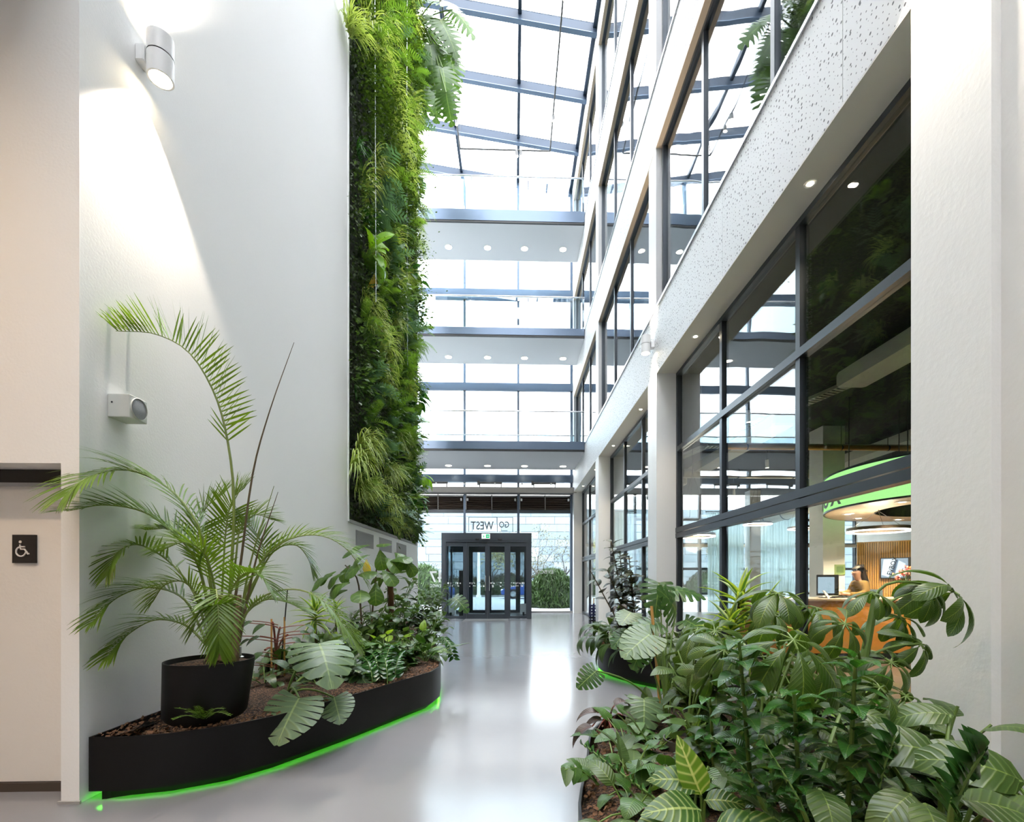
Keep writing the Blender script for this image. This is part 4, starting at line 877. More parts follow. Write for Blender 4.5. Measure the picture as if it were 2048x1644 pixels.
# ------------------------------------------------------------------ the receptionist
def skin(name, pts, edges, rad, m, parent, root=0, sub=2):
    me = bpy.data.meshes.new(name); me.from_pydata(pts, edges, []); me.materials.append(m); o = link_mesh(name, me, parent)
    mo = o.modifiers.new('skin', 'SKIN'); mo.use_smooth_shade = True
    for i, sv in enumerate(me.skin_vertices[0].data): q = rad[i]; sv.radius = q if isinstance(q, tuple) else (q, q); sv.use_root = (i == root)
    s_ = o.modifiers.new('sub', 'SUBSURF'); s_.levels = sub; s_.render_levels = sub; return o
def chain(*ix): return [(ix[k], ix[k + 1]) for k in range(len(ix) - 1)]
px_ = at_y(1722, 1150, 8.75).x
st = thing('office_stool', 'dark high office stool behind the desk', 'stool', (px_ + 0.06, 8.78, 0))
MB().lathe([(0.02, 0.70), (0.21, 0.70), (0.23, 0.73), (0.21, 0.765), (0.02, 0.77)], n=24).build('seat', M['dark_grey'], st, True); MB().tube([(0, 0, 0.03), (0, 0, 0.7)], 0.025, 10).build('column', M['chrome'], st)
MB().cbox((0.24, 0, 1.02), (0.04, 0.34, 0.26), bev=0.02).build('backrest', pbr('blue_grey_fabric', (0.08, 0.13, 0.17), 0.9), st); MB().tube([(0.1, 0, 0.71), (0.25, 0, 0.72), (0.26, 0, 0.95)], 0.012, 6).build('back_bracket', M['chrome'], st)
for k in range(5): MB().tube([(0, 0, 0.06), (0.26 * math.cos(k * 1.2566), 0.26 * math.sin(k * 1.2566), 0.03)], 0.018, 6).build('foot_arm', M['black'], st)
pe = thing('person', 'dark-haired person in a mustard brown sweater typing at the reception desk', 'person', (px_, 8.75, 0))
sk = pbr('skin_tone', (0.50, 0.28, 0.19), 0.5); sw_ = pbr('mustard_knit', (0.20, 0.115, 0.025), 0.9, bump=0.4, bscale=120); hr = pbr('dark_hair', (0.022, 0.014, 0.010), 0.5, bump=0.5, bscale=90, stretch=(1, 1, 0.2)); tr_ = pbr('dark_trousers', (0.03, 0.035, 0.05), 0.9)
B = [(0.05, 0, 0.82), (0.05, 0, 0.95), (0.02, 0, 1.10), (-0.02, 0, 1.24), (-0.04, 0, 1.31), (-0.07, 0, 1.37), (-0.09, 0, 1.44), (-0.09, 0, 1.51),
     (-0.02, -0.15, 1.25), (-0.06, -0.20, 1.10), (-0.20, -0.19, 1.05), (-0.37, -0.13, 1.075), (-0.44, -0.11, 1.07),
     (-0.02, 0.15, 1.25), (-0.06, 0.20, 1.10), (-0.20, 0.19, 1.05), (-0.37, 0.13, 1.075), (-0.44, 0.11, 1.07),
     (0.03, -0.09, 0.80), (-0.36, -0.11, 0.80), (-0.38, -0.11, 0.42), (-0.37, -0.11, 0.13), (-0.48, -0.11, 0.10), (0.03, 0.09, 0.80), (-0.36, 0.11, 0.80), (-0.38, 0.11, 0.42), (-0.37, 0.11, 0.13), (-0.48, 0.11, 0.10)]
E = chain(0, 1, 2, 3, 4, 5, 6, 7) + chain(3, 8, 9, 10, 11, 12) + chain(3, 13, 14, 15, 16, 17) + chain(0, 18, 19, 20, 21, 22) + chain(0, 23, 24, 25, 26, 27)
RD_ = [(0.11, 0.14), (0.09, 0.12), (0.09, 0.13), (0.08, 0.14), 0.05, 0.05, (0.085, 0.07), (0.085, 0.068), 0.055, 0.045, 0.04, 0.026, 0.03, 0.055, 0.045, 0.04, 0.026, 0.03, 0.085, 0.065, 0.055, 0.035, 0.03, 0.085, 0.065, 0.055, 0.035, 0.03]
skin('body', B, E, RD_, sk, pe)
for s_ in (-1, 1):       # fingers on the keys
    for k in range(5):
        y = s_ * 0.11 + (k - 2) * 0.018; q = [(-0.45, y * 0.9 + s_ * 0.011, 1.068), (-0.475 - (0.008 if k in (1, 2, 3) else 0), y, 1.075), (-0.50 - (0.012 if k in (1, 2, 3) else 0), y, 1.055)]
        if (k == 4 and s_ < 0) or (k == 0 and s_ > 0): q = [(-0.42, s_ * 0.085, 1.065), (-0.445, s_ * 0.065, 1.06), (-0.465, s_ * 0.06, 1.05)]
        MB().tube(q, [0.009, 0.008, 0.006], 8).build('finger', sk, pe, True)
ws = [0, 1, 2, 3, 4]; SW = [B[i] for i in range(5)] + [B[8], B[9], B[10], (-0.33, -0.145, 1.07), B[13], B[14], B[15], (-0.33, 0.145, 1.07)]
skin('sweater', SW, chain(0, 1, 2, 3, 4) + chain(3, 5, 6, 7, 8) + chain(3, 9, 10, 11, 12), [(0.13, 0.16), (0.12, 0.15), (0.115, 0.155), (0.105, 0.16), 0.065, 0.075, 0.065, 0.06, 0.045, 0.075, 0.065, 0.06, 0.045], sw_, pe)
TR = [B[0]] + [B[i] for i in (18, 19, 20)] + [(-0.37, -0.11, 0.18)] + [B[i] for i in (23, 24, 25)] + [(-0.37, 0.11, 0.18)]
skin('trousers', TR, chain(0, 1, 2, 3, 4) + chain(0, 5, 6, 7, 8), [(0.12, 0.15), 0.095, 0.078, 0.07, 0.055, 0.095, 0.078, 0.07, 0.055], tr_, pe)
HR = [(-0.055, 0, 1.49), (-0.08, 0, 1.55), (-0.01, 0, 1.53), (0.03, 0, 1.47), (0.05, 0, 1.40), (0.09, 0, 1.30), (0.09, 0, 1.18), (0.075, 0, 1.10)]
skin('hair', HR, chain(1, 0, 2, 3, 4, 5, 6, 7), [0.085, (0.075, 0.07), 0.085, 0.07, 0.05, 0.06, 0.045, 0.015], hr, pe)
for y in (-0.03, 0.03): MB().lathe([(0.001, -0.008), (0.009, 0), (0.001, 0.008)], (-0.163, y, 1.485), 8, 'x').build('eye', M['black'], pe)
MB().hull([(-0.165, -0.008, 1.485), (-0.165, 0.008, 1.485), (-0.17, 0.012, 1.45), (-0.17, -0.012, 1.45)], [(-0.17, -0.004, 1.48), (-0.17, 0.004, 1.48), (-0.192, 0.006, 1.452), (-0.192, -0.006, 1.452)]).build('nose', sk, pe)
MB().tube([(-0.168, -0.02, 1.425), (-0.174, 0, 1.424), (-0.168, 0.02, 1.425)], 0.005, 6).build('mouth', pbr('lips', (0.35, 0.10, 0.09), 0.5), pe)
for y in (-0.07, 0.07): MB().lathe([(0.001, -0.006), (0.022, 0), (0.001, 0.006)], (-0.075, y, 1.47), 10, 'y').build('ear', sk, pe)
# umbrella stand at the third pillar
p = at_z(1186, 1253, 0); us = thing('umbrella_stand', 'dark blue patterned umbrella stand against the far pillar', 'umbrella stand', (p.x - 0.02, p.y, 0)); hs = 0.62
MB().lathe([(0.10, 0), (0.10, 0.02), (0.095, 0.03)], n=20).build('base', M['black'], us, True)
nvy = pbr('navy_wire', (0.015, 0.02, 0.07), 0.4)
for k in range(7): MB().lathe([(0.092, 0.06 + k * 0.085), (0.10, 0.06 + k * 0.085), (0.10, 0.10 + k * 0.085), (0.092, 0.10 + k * 0.085), (0.092, 0.06 + k * 0.085)], n=20, cap=False).build('band', nvy if k > 2 else M['black'], us, True)
for k in range(6): a = k * 1.047; MB().tube([(0.096 * math.cos(a), 0.096 * math.sin(a), 0.02), (0.096 * math.cos(a), 0.096 * math.sin(a), hs)], 0.006, 5).build('upright', nvy, us)
for i, (dx, dy, m, lb) in enumerate(((-0.045, 0.0, nvy, 'navy umbrella with hooked black handle in the stand'), (0.02, -0.03, pbr('tan_handle', (0.55, 0.36, 0.2), 0.5), 'umbrella with straight tan handle in the stand'), (0.04, 0.03, pbr('pale_handle', (0.62, 0.55, 0.45), 0.5), 'umbrella with pale wooden handle in the stand'))):
    t = thing('umbrella', lb, 'umbrella', (us.location.x + dx, us.location.y + dy, 0.03), group='umbrellas in the stand')
    MB().tube([(0, 0, 0), (0, 0, 0.1), (dx * 0.3, dy * 0.3, 0.45), (dx * 0.4, dy * 0.4, 0.62)], [0.008, 0.02, 0.035, 0.02], 8).build('folded_canopy', nvy, t, True)
    q = [(dx * 0.4, dy * 0.4, 0.60), (dx * 0.6, dy * 0.6, 0.78)]
    if i == 0: q += [(dx * 0.6 - 0.02, dy, 0.83), (dx * 0.6 - 0.06, dy, 0.83), (dx * 0.6 - 0.08, dy, 0.77)]
    MB().tube(q, 0.012, 8).build('handle', M['black'] if i == 0 else m, t, True)
# ================================================================== leaf shapes
pi = math.pi
PROF = {
 'lance': lambda t: max(0.0, math.sin(pi * t ** 0.8)) ** 0.95,
 'ovate': lambda t: max(0.0, math.sin(pi * t ** 0.62)) ** 0.85,
 'obov': lambda t: max(0.0, math.sin(pi * t ** 1.35)) ** 0.8,
 'round': lambda t: max(0.0, math.sin(pi * t ** 1.2)) ** 0.55,
 'heart': lambda t: min(1.0, (t + 0.06) / 0.20) * (1 - t) ** 0.62 * 1.12,
 'strap': lambda t: min(1.0, t * 6 + 0.25) * (1 - t ** 2.2) ** 0.9,
 'fiddle': lambda t: (0.45 * math.sin(pi * min(1, t / 0.55)) if t < 0.3 else 0.0) * 0 + max(0.0, math.sin(pi * (0.06 + 0.94 * t) ** 1.55)) ** 0.6 * (0.55 + 0.45 * t),
}
def blade(w, prof='ovate', fold=0.2, droop=0.5, curl=0.15, n=8, heart=0.0, wav=0.0, m=None, name='leaf'):
    v = []; uv = []; y = z = 0.0; pf = PROF[prof]
    for i in range(n + 1):
        t = i / n; hw = max(0.0015, w * pf(t))
        if i: a = -droop * (t - 0.5 / n) * 1.6; y += math.cos(a) / n; z += math.sin(a) / n
        for u in (-1, -0.5, 0, 0.5, 1):
            au = abs(u); x = u * hw
            v.append((x, y - heart * au ** 1.5 * (1 - t) ** 4, z + fold * au * hw - curl * au * au * hw + wav * hw * au * math.sin(t * 11 + u * 2)))
            uv.append((0.5 + u / 2, t))
    f = [(i * 5 + k, i * 5 + k + 1, i * 5 + 6 + k, i * 5 + 5 + k) for i in range(n) for k in range(4)]
    return mesh_from(name, v, f, m, uv)
def monstera(m, n=7, cut=0.34, W=0.52, droop=0.35, seed=0):
    r = random.Random(seed); v = []; f = []; uv = []
    def mid(t): return 0.0, 0.97 * t ** 1.4
    def mar(t): return W * max(0.0, math.sin(pi * (0.20 + 0.80 * t))) ** 0.75, -0.17 + 1.19 * t ** 1.08
    def pt(t, u, s):
        mx_, my = mid(t); px_, py = mar(t); x = px_ * u; y = my + (py - my) * u ** 1.15
        z = -droop * (max(0, y) ** 2) * 0.6 - droop * 0.9 * x * x + 0.05 * abs(x)
        return (s * x, y, z)
    for s in (-1, 1):
        for k in range(n):
            a, c = k / n, (k + 1) / n; md = (a + c) / 2; g = cut * r.uniform(0.75, 1.1)
            base = len(v)
            for u, gg in ((0, 0), (0.25, 0), (0.45, g * 0.35), (0.72, g * 0.9), (0.92, g), (1.0, g * 1.7)):
                for q in (a, md, c):
                    t = q + (md - q) * min(gg, 0.8); v.append(pt(t, u, s)); uv.append((0.5 + s * u * 0.5, t))
            for i in range(5):
                for j in range(2):
                    q = (base + i * 3 + j, base + i * 3 + j + 1, base + i * 3 + j + 4, base + i * 3 + j + 3); f.append(q if s < 0 else q[::-1])
    return mesh_from('monstera_leaf', v, f, m, uv)
def frame_mat(p, d, up, s):
    d = Vector(d).normalized(); up = Vector(up); x = d.cross(up)
    if x.length < 1e-4: x = d.orthogonal()
    x.normalize(); z = x.cross(d)
    sx, sy, sz = s if hasattr(s, '__len__') else (s, s, s)
    return Matrix(((x.x * sx, d.x * sy, z.x * sz, p[0]), (x.y * sx, d.y * sy, z.y * sz, p[1]), (x.z * sx, d.z * sy, z.z * sz, p[2]), (0, 0, 0, 1)))

LM = dict(
 heart=leafm('heart_leaf', (0.023, 0.071, 0.013), (0.106, 0.212, 0.035), (0.050, 0.128, 0.019), 0.25, 0.32, 0.18),
 heart2=leafm('silver_heart_leaf', (0.042, 0.085, 0.028), (0.125, 0.195, 0.052), (0.075, 0.130, 0.041), 0.30, 0.35, 0.15),
 lime=leafm('lime_leaf', (0.16, 0.30, 0.02), (0.38, 0.50, 0.10), (0.26, 0.42, 0.035), 0.25, 0.35, 0.35),
 dark=leafm('dark_glossy_leaf', (0.015, 0.038, 0.010), (0.103, 0.168, 0.038), (0.029, 0.067, 0.014), 0.12, 0.28, 0.10),
 rubber=leafm('rubber_leaf', (0.020, 0.031, 0.014), (0.180, 0.144, 0.072), (0.041, 0.056, 0.023), 0.08, 0.3, 0.06, ribw=0.05),
 calathea=leafm('striped_leaf', (0.032, 0.096, 0.015), (0.322, 0.412, 0.126), (0.058, 0.140, 0.021), 0.75, 0.35, 0.25, nvein=9, ribw=0.07),
 calathea2=leafm('yellow_striped_leaf', (0.104, 0.216, 0.016), (0.496, 0.528, 0.176), (0.160, 0.288, 0.024), 0.8, 0.35, 0.35, nvein=7, ribw=0.08),
 scheff=leafm('schefflera_leaf', (0.031, 0.075, 0.011), (0.213, 0.300, 0.057), (0.069, 0.132, 0.020), 0.10, 0.30, 0.25, ribw=0.04),
 zz=leafm('zz_leaf', (0.018, 0.068, 0.016), (0.080, 0.160, 0.040), (0.036, 0.120, 0.024), 0.0, 0.22, 0.15),
 costus=leafm('spiral_leaf', (0.022, 0.090, 0.015), (0.105, 0.225, 0.038), (0.041, 0.150, 0.022), 0.1, 0.25, 0.25),
 drac=leafm('dracaena_leaf', (0.051, 0.128, 0.021), None, (0.085, 0.178, 0.025), 0.0, 0.35, 0.35, edge=(0.357, 0.442, 0.068)),
 monst=leafm('monstera_blade', (0.024, 0.075, 0.020), (0.152, 0.252, 0.063), (0.052, 0.126, 0.032), 0.22, 0.33, 0.22, nvein=7),
 monst_pale=leafm('pale_monstera_blade', (0.081, 0.143, 0.074), (0.242, 0.339, 0.140), (0.129, 0.206, 0.102), 0.35, 0.35, 0.18, nvein=7),
 burg=leafm('burgundy_leaf', (0.055, 0.045, 0.045), (0.22, 0.10, 0.08), (0.10, 0.085, 0.08), 0.1, 0.33, 0.10),
 philo=leafm('philodendron_leaf', (0.031, 0.075, 0.014), (0.163, 0.243, 0.053), (0.075, 0.128, 0.029), 0.35, 0.36, 0.22, nvein=12),
 fiddle=leafm('fiddle_leaf', (0.040, 0.097, 0.014), (0.191, 0.286, 0.058), (0.088, 0.168, 0.029), 0.3, 0.35, 0.30, nvein=6),
 peace=leafm('peace_lily_leaf', (0.023, 0.054, 0.013), (0.118, 0.179, 0.046), (0.055, 0.103, 0.023), 0.2, 0.30, 0.18, nvein=16),
 palm=leafm('palm_leaflet', (0.045, 0.105, 0.006), None, (0.135, 0.225, 0.012), 0.0, 0.36, 0.30),
 grass=leafm('spider_plant_blade', (0.20, 0.30, 0.06), (0.58, 0.62, 0.30), (0.32, 0.42, 0.11), 0.0, 0.45, 0.35, ribw=0.25),
 fern=leafm('fern_green', (0.075, 0.165, 0.022), None, (0.17, 0.29, 0.045), 0.0, 0.45, 0.35),
 bfern=leafm('blue_fern', (0.075, 0.16, 0.105), None, (0.13, 0.24, 0.15), 0.0, 0.45, 0.25),
 moss=leafm('creeper_leaf', (0.030, 0.070, 0.006), None, (0.10, 0.175, 0.018), 0.0, 0.5, 0.14),
 carpet=leafm('shaded_carpet_leaf', (0.018, 0.040, 0.005), None, (0.055, 0.10, 0.012), 0.0, 0.55, 0.08),  # creeper leaf darkened, shade of the gaps between plants put into its colour
 bush=leafm('bush_leaf', (0.030, 0.072, 0.017), None, (0.085, 0.153, 0.034), 0.0, 0.35, 0.28),
 monst_top=leafm('backlit_monstera_blade', (0.030, 0.080, 0.015), (0.12, 0.20, 0.05), (0.075, 0.145, 0.03), 0.2, 0.35, 0.30, nvein=9),
 nest=leafm('nest_leaf', (0.13, 0.29, 0.015), (0.30, 0.45, 0.05), (0.20, 0.38, 0.02), 0.1, 0.35, 0.4, ribw=0.05),
 yellow=leafm('yellowed_leaf', (0.55, 0.36, 0.02), (0.55, 0.30, 0.05), (0.62, 0.42, 0.03), 0.0, 0.5, 0.3),
)
LV = dict(
 heart=[blade(0.40, 'heart', 0.25, 0.5, 0.1, heart=0.18, wav=0.05, m=LM['heart']), blade(0.44, 'heart', 0.1, 0.9, 0.2, heart=0.2, wav=0.08, m=LM['heart']), blade(0.38, 'heart', 0.3, 0.2, 0.1, heart=0.16, m=LM['heart2'])],
 lime=[blade(0.30, 'ovate', 0.25, 0.5, 0.1, wav=0.05, m=LM['lime'])],
 calathea=[blade(0.30, 'ovate', 0.25, 0.5, 0.2, 10, m=LM['calathea']), blade(0.28, 'ovate', 0.2, 0.9, 0.25, 10, wav=0.06, m=LM['calathea'])],
 calathea2=[blade(0.24, 'ovate', 0.35, 0.35, 0.0, 10, wav=0.06, m=LM['calathea2'])],
 scheff=[blade(0.205, 'obov', 0.10, 0.75, 0.35, 10, m=LM['scheff']), blade(0.185, 'obov', 0.05, 1.1, 0.4, 10, wav=0.04, m=LM['scheff'])],
 zz=[blade(0.24, 'ovate', 0.35, 0.4, 0.0, 6, m=LM['zz'])],
 costus=[blade(0.27, 'ovate', 0.3, 0.7, 0.0, 7, m=LM['costus'])],
 drac=[blade(0.085, 'strap', 0.6, 0.7, 0.0, 8, m=LM['drac']), blade(0.08, 'strap', 0.6, 0.35, 0.0, 8, m=LM['drac'])],
 monst=[monstera(LM['monst'], 7, 0.34, seed=1), monstera(LM['monst'], 6, 0.40, 0.5, 0.6, 2)],
 monst_pale=[monstera(LM['monst_pale'], 8, 0.20, 0.58, 0.25, 3), monstera(LM['monst_pale'], 6, 0.30, 0.54, 0.5, 4)],
 monst_top=[monstera(LM['monst_top'], 9, 0.60, 0.46, 0.5, 5), monstera(LM['monst_top'], 8, 0.62, 0.50, 0.8, 6)],
 burg=[blade(0.20, 'ovate', 0.35, 1.0, 0.0, 9, m=LM['burg']), blade(0.17, 'ovate', 0.45, 1.5, 0.0, 9, wav=0.08, m=LM['burg'])],
 philo=[blade(0.26, 'ovate', 0.12, 0.6, 0.2, 12, heart=0.06, wav=0.06, m=LM['philo']), blade(0.24, 'ovate', 0.2, 1.0, 0.2, 12, heart=0.05, wav=0.09, m=LM['philo'])],
 fiddle=[blade(0.40, 'fiddle', 0.15, 0.5, 0.25, 9, wav=0.08, m=LM['fiddle']), blade(0.38, 'fiddle', 0.05, 0.9, 0.3, 9, wav=0.1, m=LM['fiddle'])],
 rubber=[blade(0.33, 'ovate', 0.2, 0.3, 0.0, 7, m=LM['rubber']), blade(0.31, 'ovate', 0.25, 0.6, 0.0, 7, m=LM['rubber'])],
 peace=[blade(0.21, 'ovate', 0.25, 1.3, 0.1, 9, m=LM['peace']), blade(0.20, 'ovate', 0.3, 0.8, 0.1, 9, wav=0.06, m=LM['peace'])],
 dark=[blade(0.28, 'ovate', 0.2, 0.6, 0.1, 7, m=LM['dark'])],
 bush=[blade(0.26, 'ovate', 0.2, 0.5, 0.1, 6, m=LM['bush'])],
 nest=[blade(0.20, 'obov', 0.3, 0.6, 0.0, 9, wav=0.06, m=LM['nest']), blade(0.2, 'obov', 0.25, 1.2, 0.0, 9, wav=0.08, m=LM['nest'])],
 yellow=[blade(0.22, 'obov', 0.3, 0.8, 0.0, 8, m=LM['yellow'])],
)
def bez(p, d0, q, k=0.5, n=6):
    """curve from p leaving along d0, arriving at q"""
    p, q = Vector(p), Vector(q); c = p + Vector(d0).normalized() * (q - p).length * k
    return [p * (1 - t) ** 2 + c * 2 * t * (1 - t) + q * t * t for t in [i / n for i in range(n + 1)]]
NLEAF = [0]
def put_leaf(parent, kind, p, d, up, s, r, origin=(0, 0, 0)):
    NLEAF[0] += 1
    me = r.choice(LV[kind]); o = link_mesh('leaf', me, parent, mw=frame_mat(Vector(p) - Vector(origin), d, up, s)); return o

def rosette(name, label, cat, base, kind, n, L, pet, elev, seed, stem='stem', group=None, az=(0, 6.283), pitch=0.0, rad=0.004, lean=(0, 0)):
    """leaves on petioles from one crown; elev = (lo, hi) of the petiole, pitch = how much the blade tips below it"""
    r = random.Random(seed); t = thing(name, label, cat, base, group=group); b = MB()
    for i in range(n):
        a = az[0] + (az[1] - az[0]) * ((i * 0.618034 + r.uniform(-.05, .05)) % 1.0); e = r.uniform(*elev); l = r.uniform(*pet)
        h = Vector((math.cos(a), math.sin(a), 0)); d0 = (h * 0.35 + Vector((0, 0, 1))).normalized(); d1 = h * math.cos(e) + Vector((lean[0], lean[1], math.sin(e)))
        q = d1.normalized() * l; b.tube(bez((0, 0, -0.02), d0, q, 0.5, 4), [rad * 1.3, rad * 1.2, rad, rad, rad * 0.8], 5)
        pe_ = e - pitch - r.uniform(0, 0.45); d = h * math.cos(pe_) + Vector((0, 0, math.sin(pe_)))
        up = Vector((0, 0, 1)) + h * r.uniform(-0.1, 0.4) + Vector((r.uniform(-.3, .3), r.uniform(-.3, .3), 0))
        me = r.choice(LV[kind]); s = r.uniform(*L); link_mesh('leaf', me, t, mw=frame_mat(q, d, up, (s * r.uniform(.9, 1.1), s, s)))
        NLEAF[0] += 1
    b.build('stems', M[stem], t, True); return t
def cane(name, label, cat, path, kind, n, L, seed, t0=0.3, t1=1.0, elev=(0.2, 0.8), rad=(0.012, 0.006), stem='brown_stem', group=None, dist=False, crown=None, extra=None):
    """a stem along path (world points) with leaves set spirally round it; dist: two-ranked like a feather"""
    r = random.Random(seed); p0 = Vector(path[0]); t = thing(name, label, cat, tuple(p0), group=group)
    P = [Vector(p) - p0 for p in path]
    # resample
    def at(s):
        x = s * (len(P) - 1); i = min(int(x), len(P) - 2); f_ = x - i; return P[i].lerp(P[i + 1], f_), (P[i + 1] - P[i]).normalized()
    m = 10; pts = [at(i / m)[0] for i in range(m + 1)]
    MB().tube(pts, [rad[0] + (rad[1] - rad[0]) * i / m for i in range(m + 1)], 7).build('stem', M[stem], t, True)
    for i in range(n):
        s = t0 + (t1 - t0) * (i + 0.5) / n; p, d = at(s); e = r.uniform(*elev)
        if crown: e = crown[0] + (crown[1] - crown[0]) * (i / max(1, n - 1))
        side = d.orthogonal().normalized(); up0 = Vector((0, 0, 1))
        if dist:
            h = d.cross(Vector((0, -0.6, 0.8))); h = h.normalized() if h.length > 0.1 else side
            if i % 2: h = -h
            if isinstance(dist, float): h = Matrix.Rotation(dist, 3, d) @ h
        else:
            h = Matrix.Rotation(i * 2.39996 + r.uniform(-.2, .2), 3, d) @ side
        ld = h * math.cos(e) + d * math.sin(e); sc_ = r.uniform(*L) * (1.0 if not crown else 1.0)
        up_ = d + Vector((0, 0, 0.3))
        if dist:
            up_ = d.cross(h); up_ = (-up_ if up_.y > 0 else up_) + d * r.uniform(-.1, .35)
        link_mesh('leaf', r.choice(LV[kind]), t, mw=frame_mat(p + h * rad[1], ld, up_, sc_)); NLEAF[0] += 1
    return t
def hubs(name, label, base, hub, kind, seed, group=None, stem='stem', trunk=None, nl=(7, 9)):
    """umbrella plant: petioles to hubs (world point, leaflet length, hub axis), leaflets radiating"""
    r = random.Random(seed); t = thing(name, label, 'plant', tuple(base), group=group); B0 = Vector(base); b = MB()
    if trunk:
        T = [Vector(p) - B0 for p in trunk]; MB().tube(T, [0.022 - 0.008 * i / (len(T) - 1) for i in range(len(T))], 9).build('trunk', M['stem'], t, True)
    for j, (h, L, ax, org) in enumerate(hub):
        h = Vector(h) - B0; o = (Vector(org) - B0) if org is not None else Vector((0, 0, 0)); ax = Vector(ax).normalized()
        b.tube(bez(o, Vector((0, 0, 1)) + (h - o) * 0.4, h, 0.45, 6), [0.006] * 4 + [0.005] * 3, 6)
        n = r.randint(*nl); s0 = ax.orthogonal().normalized(); ph = r.uniform(0, 6.28)
        for i in range(n):
            d = Matrix.Rotation(ph + i * 6.283 / n + r.uniform(-.12, .12), 3, ax) @ s0; d = (d * math.cos(0.12) - ax * math.sin(r.uniform(-0.05, 0.30)))
            q = h + d * L * 0.16; b.tube([h, q], 0.0035, 5, cap=False)
            l = L * r.uniform(0.78, 1.08); link_mesh('leaf', r.choice(LV[kind]), t, mw=frame_mat(q, d, ax, (l, l, l))); NLEAF[0] += 1
    b.build('petioles', M[stem], t, True); return t
def mleaf_plant(name, label, base, leaves, kind, seed, group=None, rad=0.009, stem='stem'):
    """leaves: (world hub, size, blade direction, normal[, kind]) each on its own petiole from the base"""
    r = random.Random(seed); t = thing(name, label, 'plant', tuple(base), group=group); B0 = Vector(base); b = MB()
    for lf in leaves:
        h, s, d, up = lf[:4]; k = lf[4] if len(lf) > 4 else kind; h = Vector(h) - B0
        b.tube(bez((r.uniform(-.03, .03), r.uniform(-.03, .03), -0.02), (h.x * 0.3, h.y * 0.3, abs(h.z) + 0.15), h, 0.5, 8), [rad] * 5 + [rad * 0.8] * 4, 6)
        link_mesh('leaf', r.choice(LV[k]), t, mw=frame_mat(h, d, up, s)); NLEAF[0] += 1
    b.build('petioles', M[stem], t, True); return t

# ================================================================== planters
def smooth_poly(pts, n=6):
    out = []; m = len(pts)
    for i in range(m):
        p0, p1, p2, p3 = (Vector(pts[(i + k) % m]) for k in (-1, 0, 1, 2))
        for j in range(n):
            t = j / n; out.append(tuple(0.5 * ((2 * p1) + (p2 - p0) * t + (2 * p0 - 5 * p1 + 4 * p2 - p3) * t * t + (3 * p1 - p0 - 3 * p2 + p3) * t ** 3)))
    return out
def inset(poly, d):
    n = len(poly); A = sum(poly[i][0] * poly[(i + 1) % n][1] - poly[(i + 1) % n][0] * poly[i][1] for i in range(n)); sg = 1 if A > 0 else -1; out = []
    for i in range(n):
        a, b_ = Vector(poly[i - 1]), Vector(poly[(i + 1) % n]); t = (b_ - a).normalized(); nrm = Vector((-t.y, t.x)) * sg; out.append(tuple(Vector(poly[i]) + nrm * d))
    return out
CHIP = pbr('bark_chip', (0.15, 0.075, 0.038), 0.9, var=0.7, vscale=45)
def planter(label, poly, h, soil, zb=0.055, mound=0.03, chips=5000):
    c = Vector((sum(p[0] for p in poly) / len(poly), sum(p[1] for p in poly) / len(poly)))
    P = [(p[0] - c.x, p[1] - c.y) for p in poly]; t = thing('planter', label, 'planter', (c.x, c.y, 0))
    MB().ribbon(P, inset(P, 0.012), zb, h).build('planter_wall', M['black_steel'], t, True)
    MB().ribbon(inset(P, 0.07), inset(P, 0.09), 0.0, zb + 0.035).build('plinth', M['black_steel'], t, True)
    q = inset(P, 0.013); MB().prism(q, zb + 0.035, zb + 0.05).build('planter_floor', M['black_steel'], t)
    MB().ribbon(inset(P, 0.016), inset(P, 0.030), zb + 0.014, zb + 0.024).build('light_strip', M['led_green'], t)
    # soil, a little uneven
    xs = [p[0] for p in q]; ys = [p[1] for p in q]; b = MB(); r = random.Random(3)
    import mathutils
    n = len(q); rings = [q, inset(q, 0.10), inset(q, 0.22)]; v = []; f = []
    for k, rg in enumerate(rings): v += [(x, y, soil + (mound * k) + r.uniform(-.008, .008)) for x, y in rg]
    cx_ = sum(p[0] for p in rings[2]) / n; cy_ = sum(p[1] for p in rings[2]) / n; v.append((cx_, cy_, soil + mound * 2.2))
    for k in range(2): f += [(k * n + i, k * n + (i + 1) % n, (k + 1) * n + (i + 1) % n, (k + 1) * n + i) for i in range(n)]
    f += [(2 * n + i, 2 * n + (i + 1) % n, 3 * n) for i in range(n)]
    link_mesh('soil', mesh_from('soil', v, f, M['soil']), t)
    # loose bark chips on the visible soil
    cv = []; cf = []; lo = Vector((min(xs), min(ys))); hi = Vector((max(xs), max(ys))); k = 0
    def inside(x, y):
        c_ = False
        for i in range(n):
            (x0, y0), (x1, y1) = q[i], q[i - 1]
            if (y0 > y) != (y1 > y) and x < (x1 - x0) * (y - y0) / (y1 - y0) + x0: c_ = not c_
        return c_
    while k < chips:
        x, y = r.uniform(lo.x, hi.x), r.uniform(lo.y, lo.y + (hi.y - lo.y) * r.random() ** 0.8)
        if not inside(x, y): k += 0.2; continue
        k += 1; s_ = r.uniform(0.006, 0.017); a_ = Vector((r.gauss(0, 1), r.gauss(0, 1), r.gauss(0, .5))).normalized() * s_; e_ = a_.orthogonal().normalized() * s_ * 0.55; p_ = Vector((x, y, soil + mound * 0.9 + r.uniform(0.0, 0.02))); n0 = len(cv); cv += [p_ - a_ - e_, p_ + a_ - e_ * .6, p_ + a_ * .8 + e_, p_ - a_ * .7 + e_]; cf.append((n0, n0 + 1, n0 + 2, n0 + 3))
    o = link_mesh('bark_chips', mesh_from('bark_chips', cv, cf, CHIP, smooth=False), t); o['kind'] = 'stuff'
    return t
ZR = 0.385
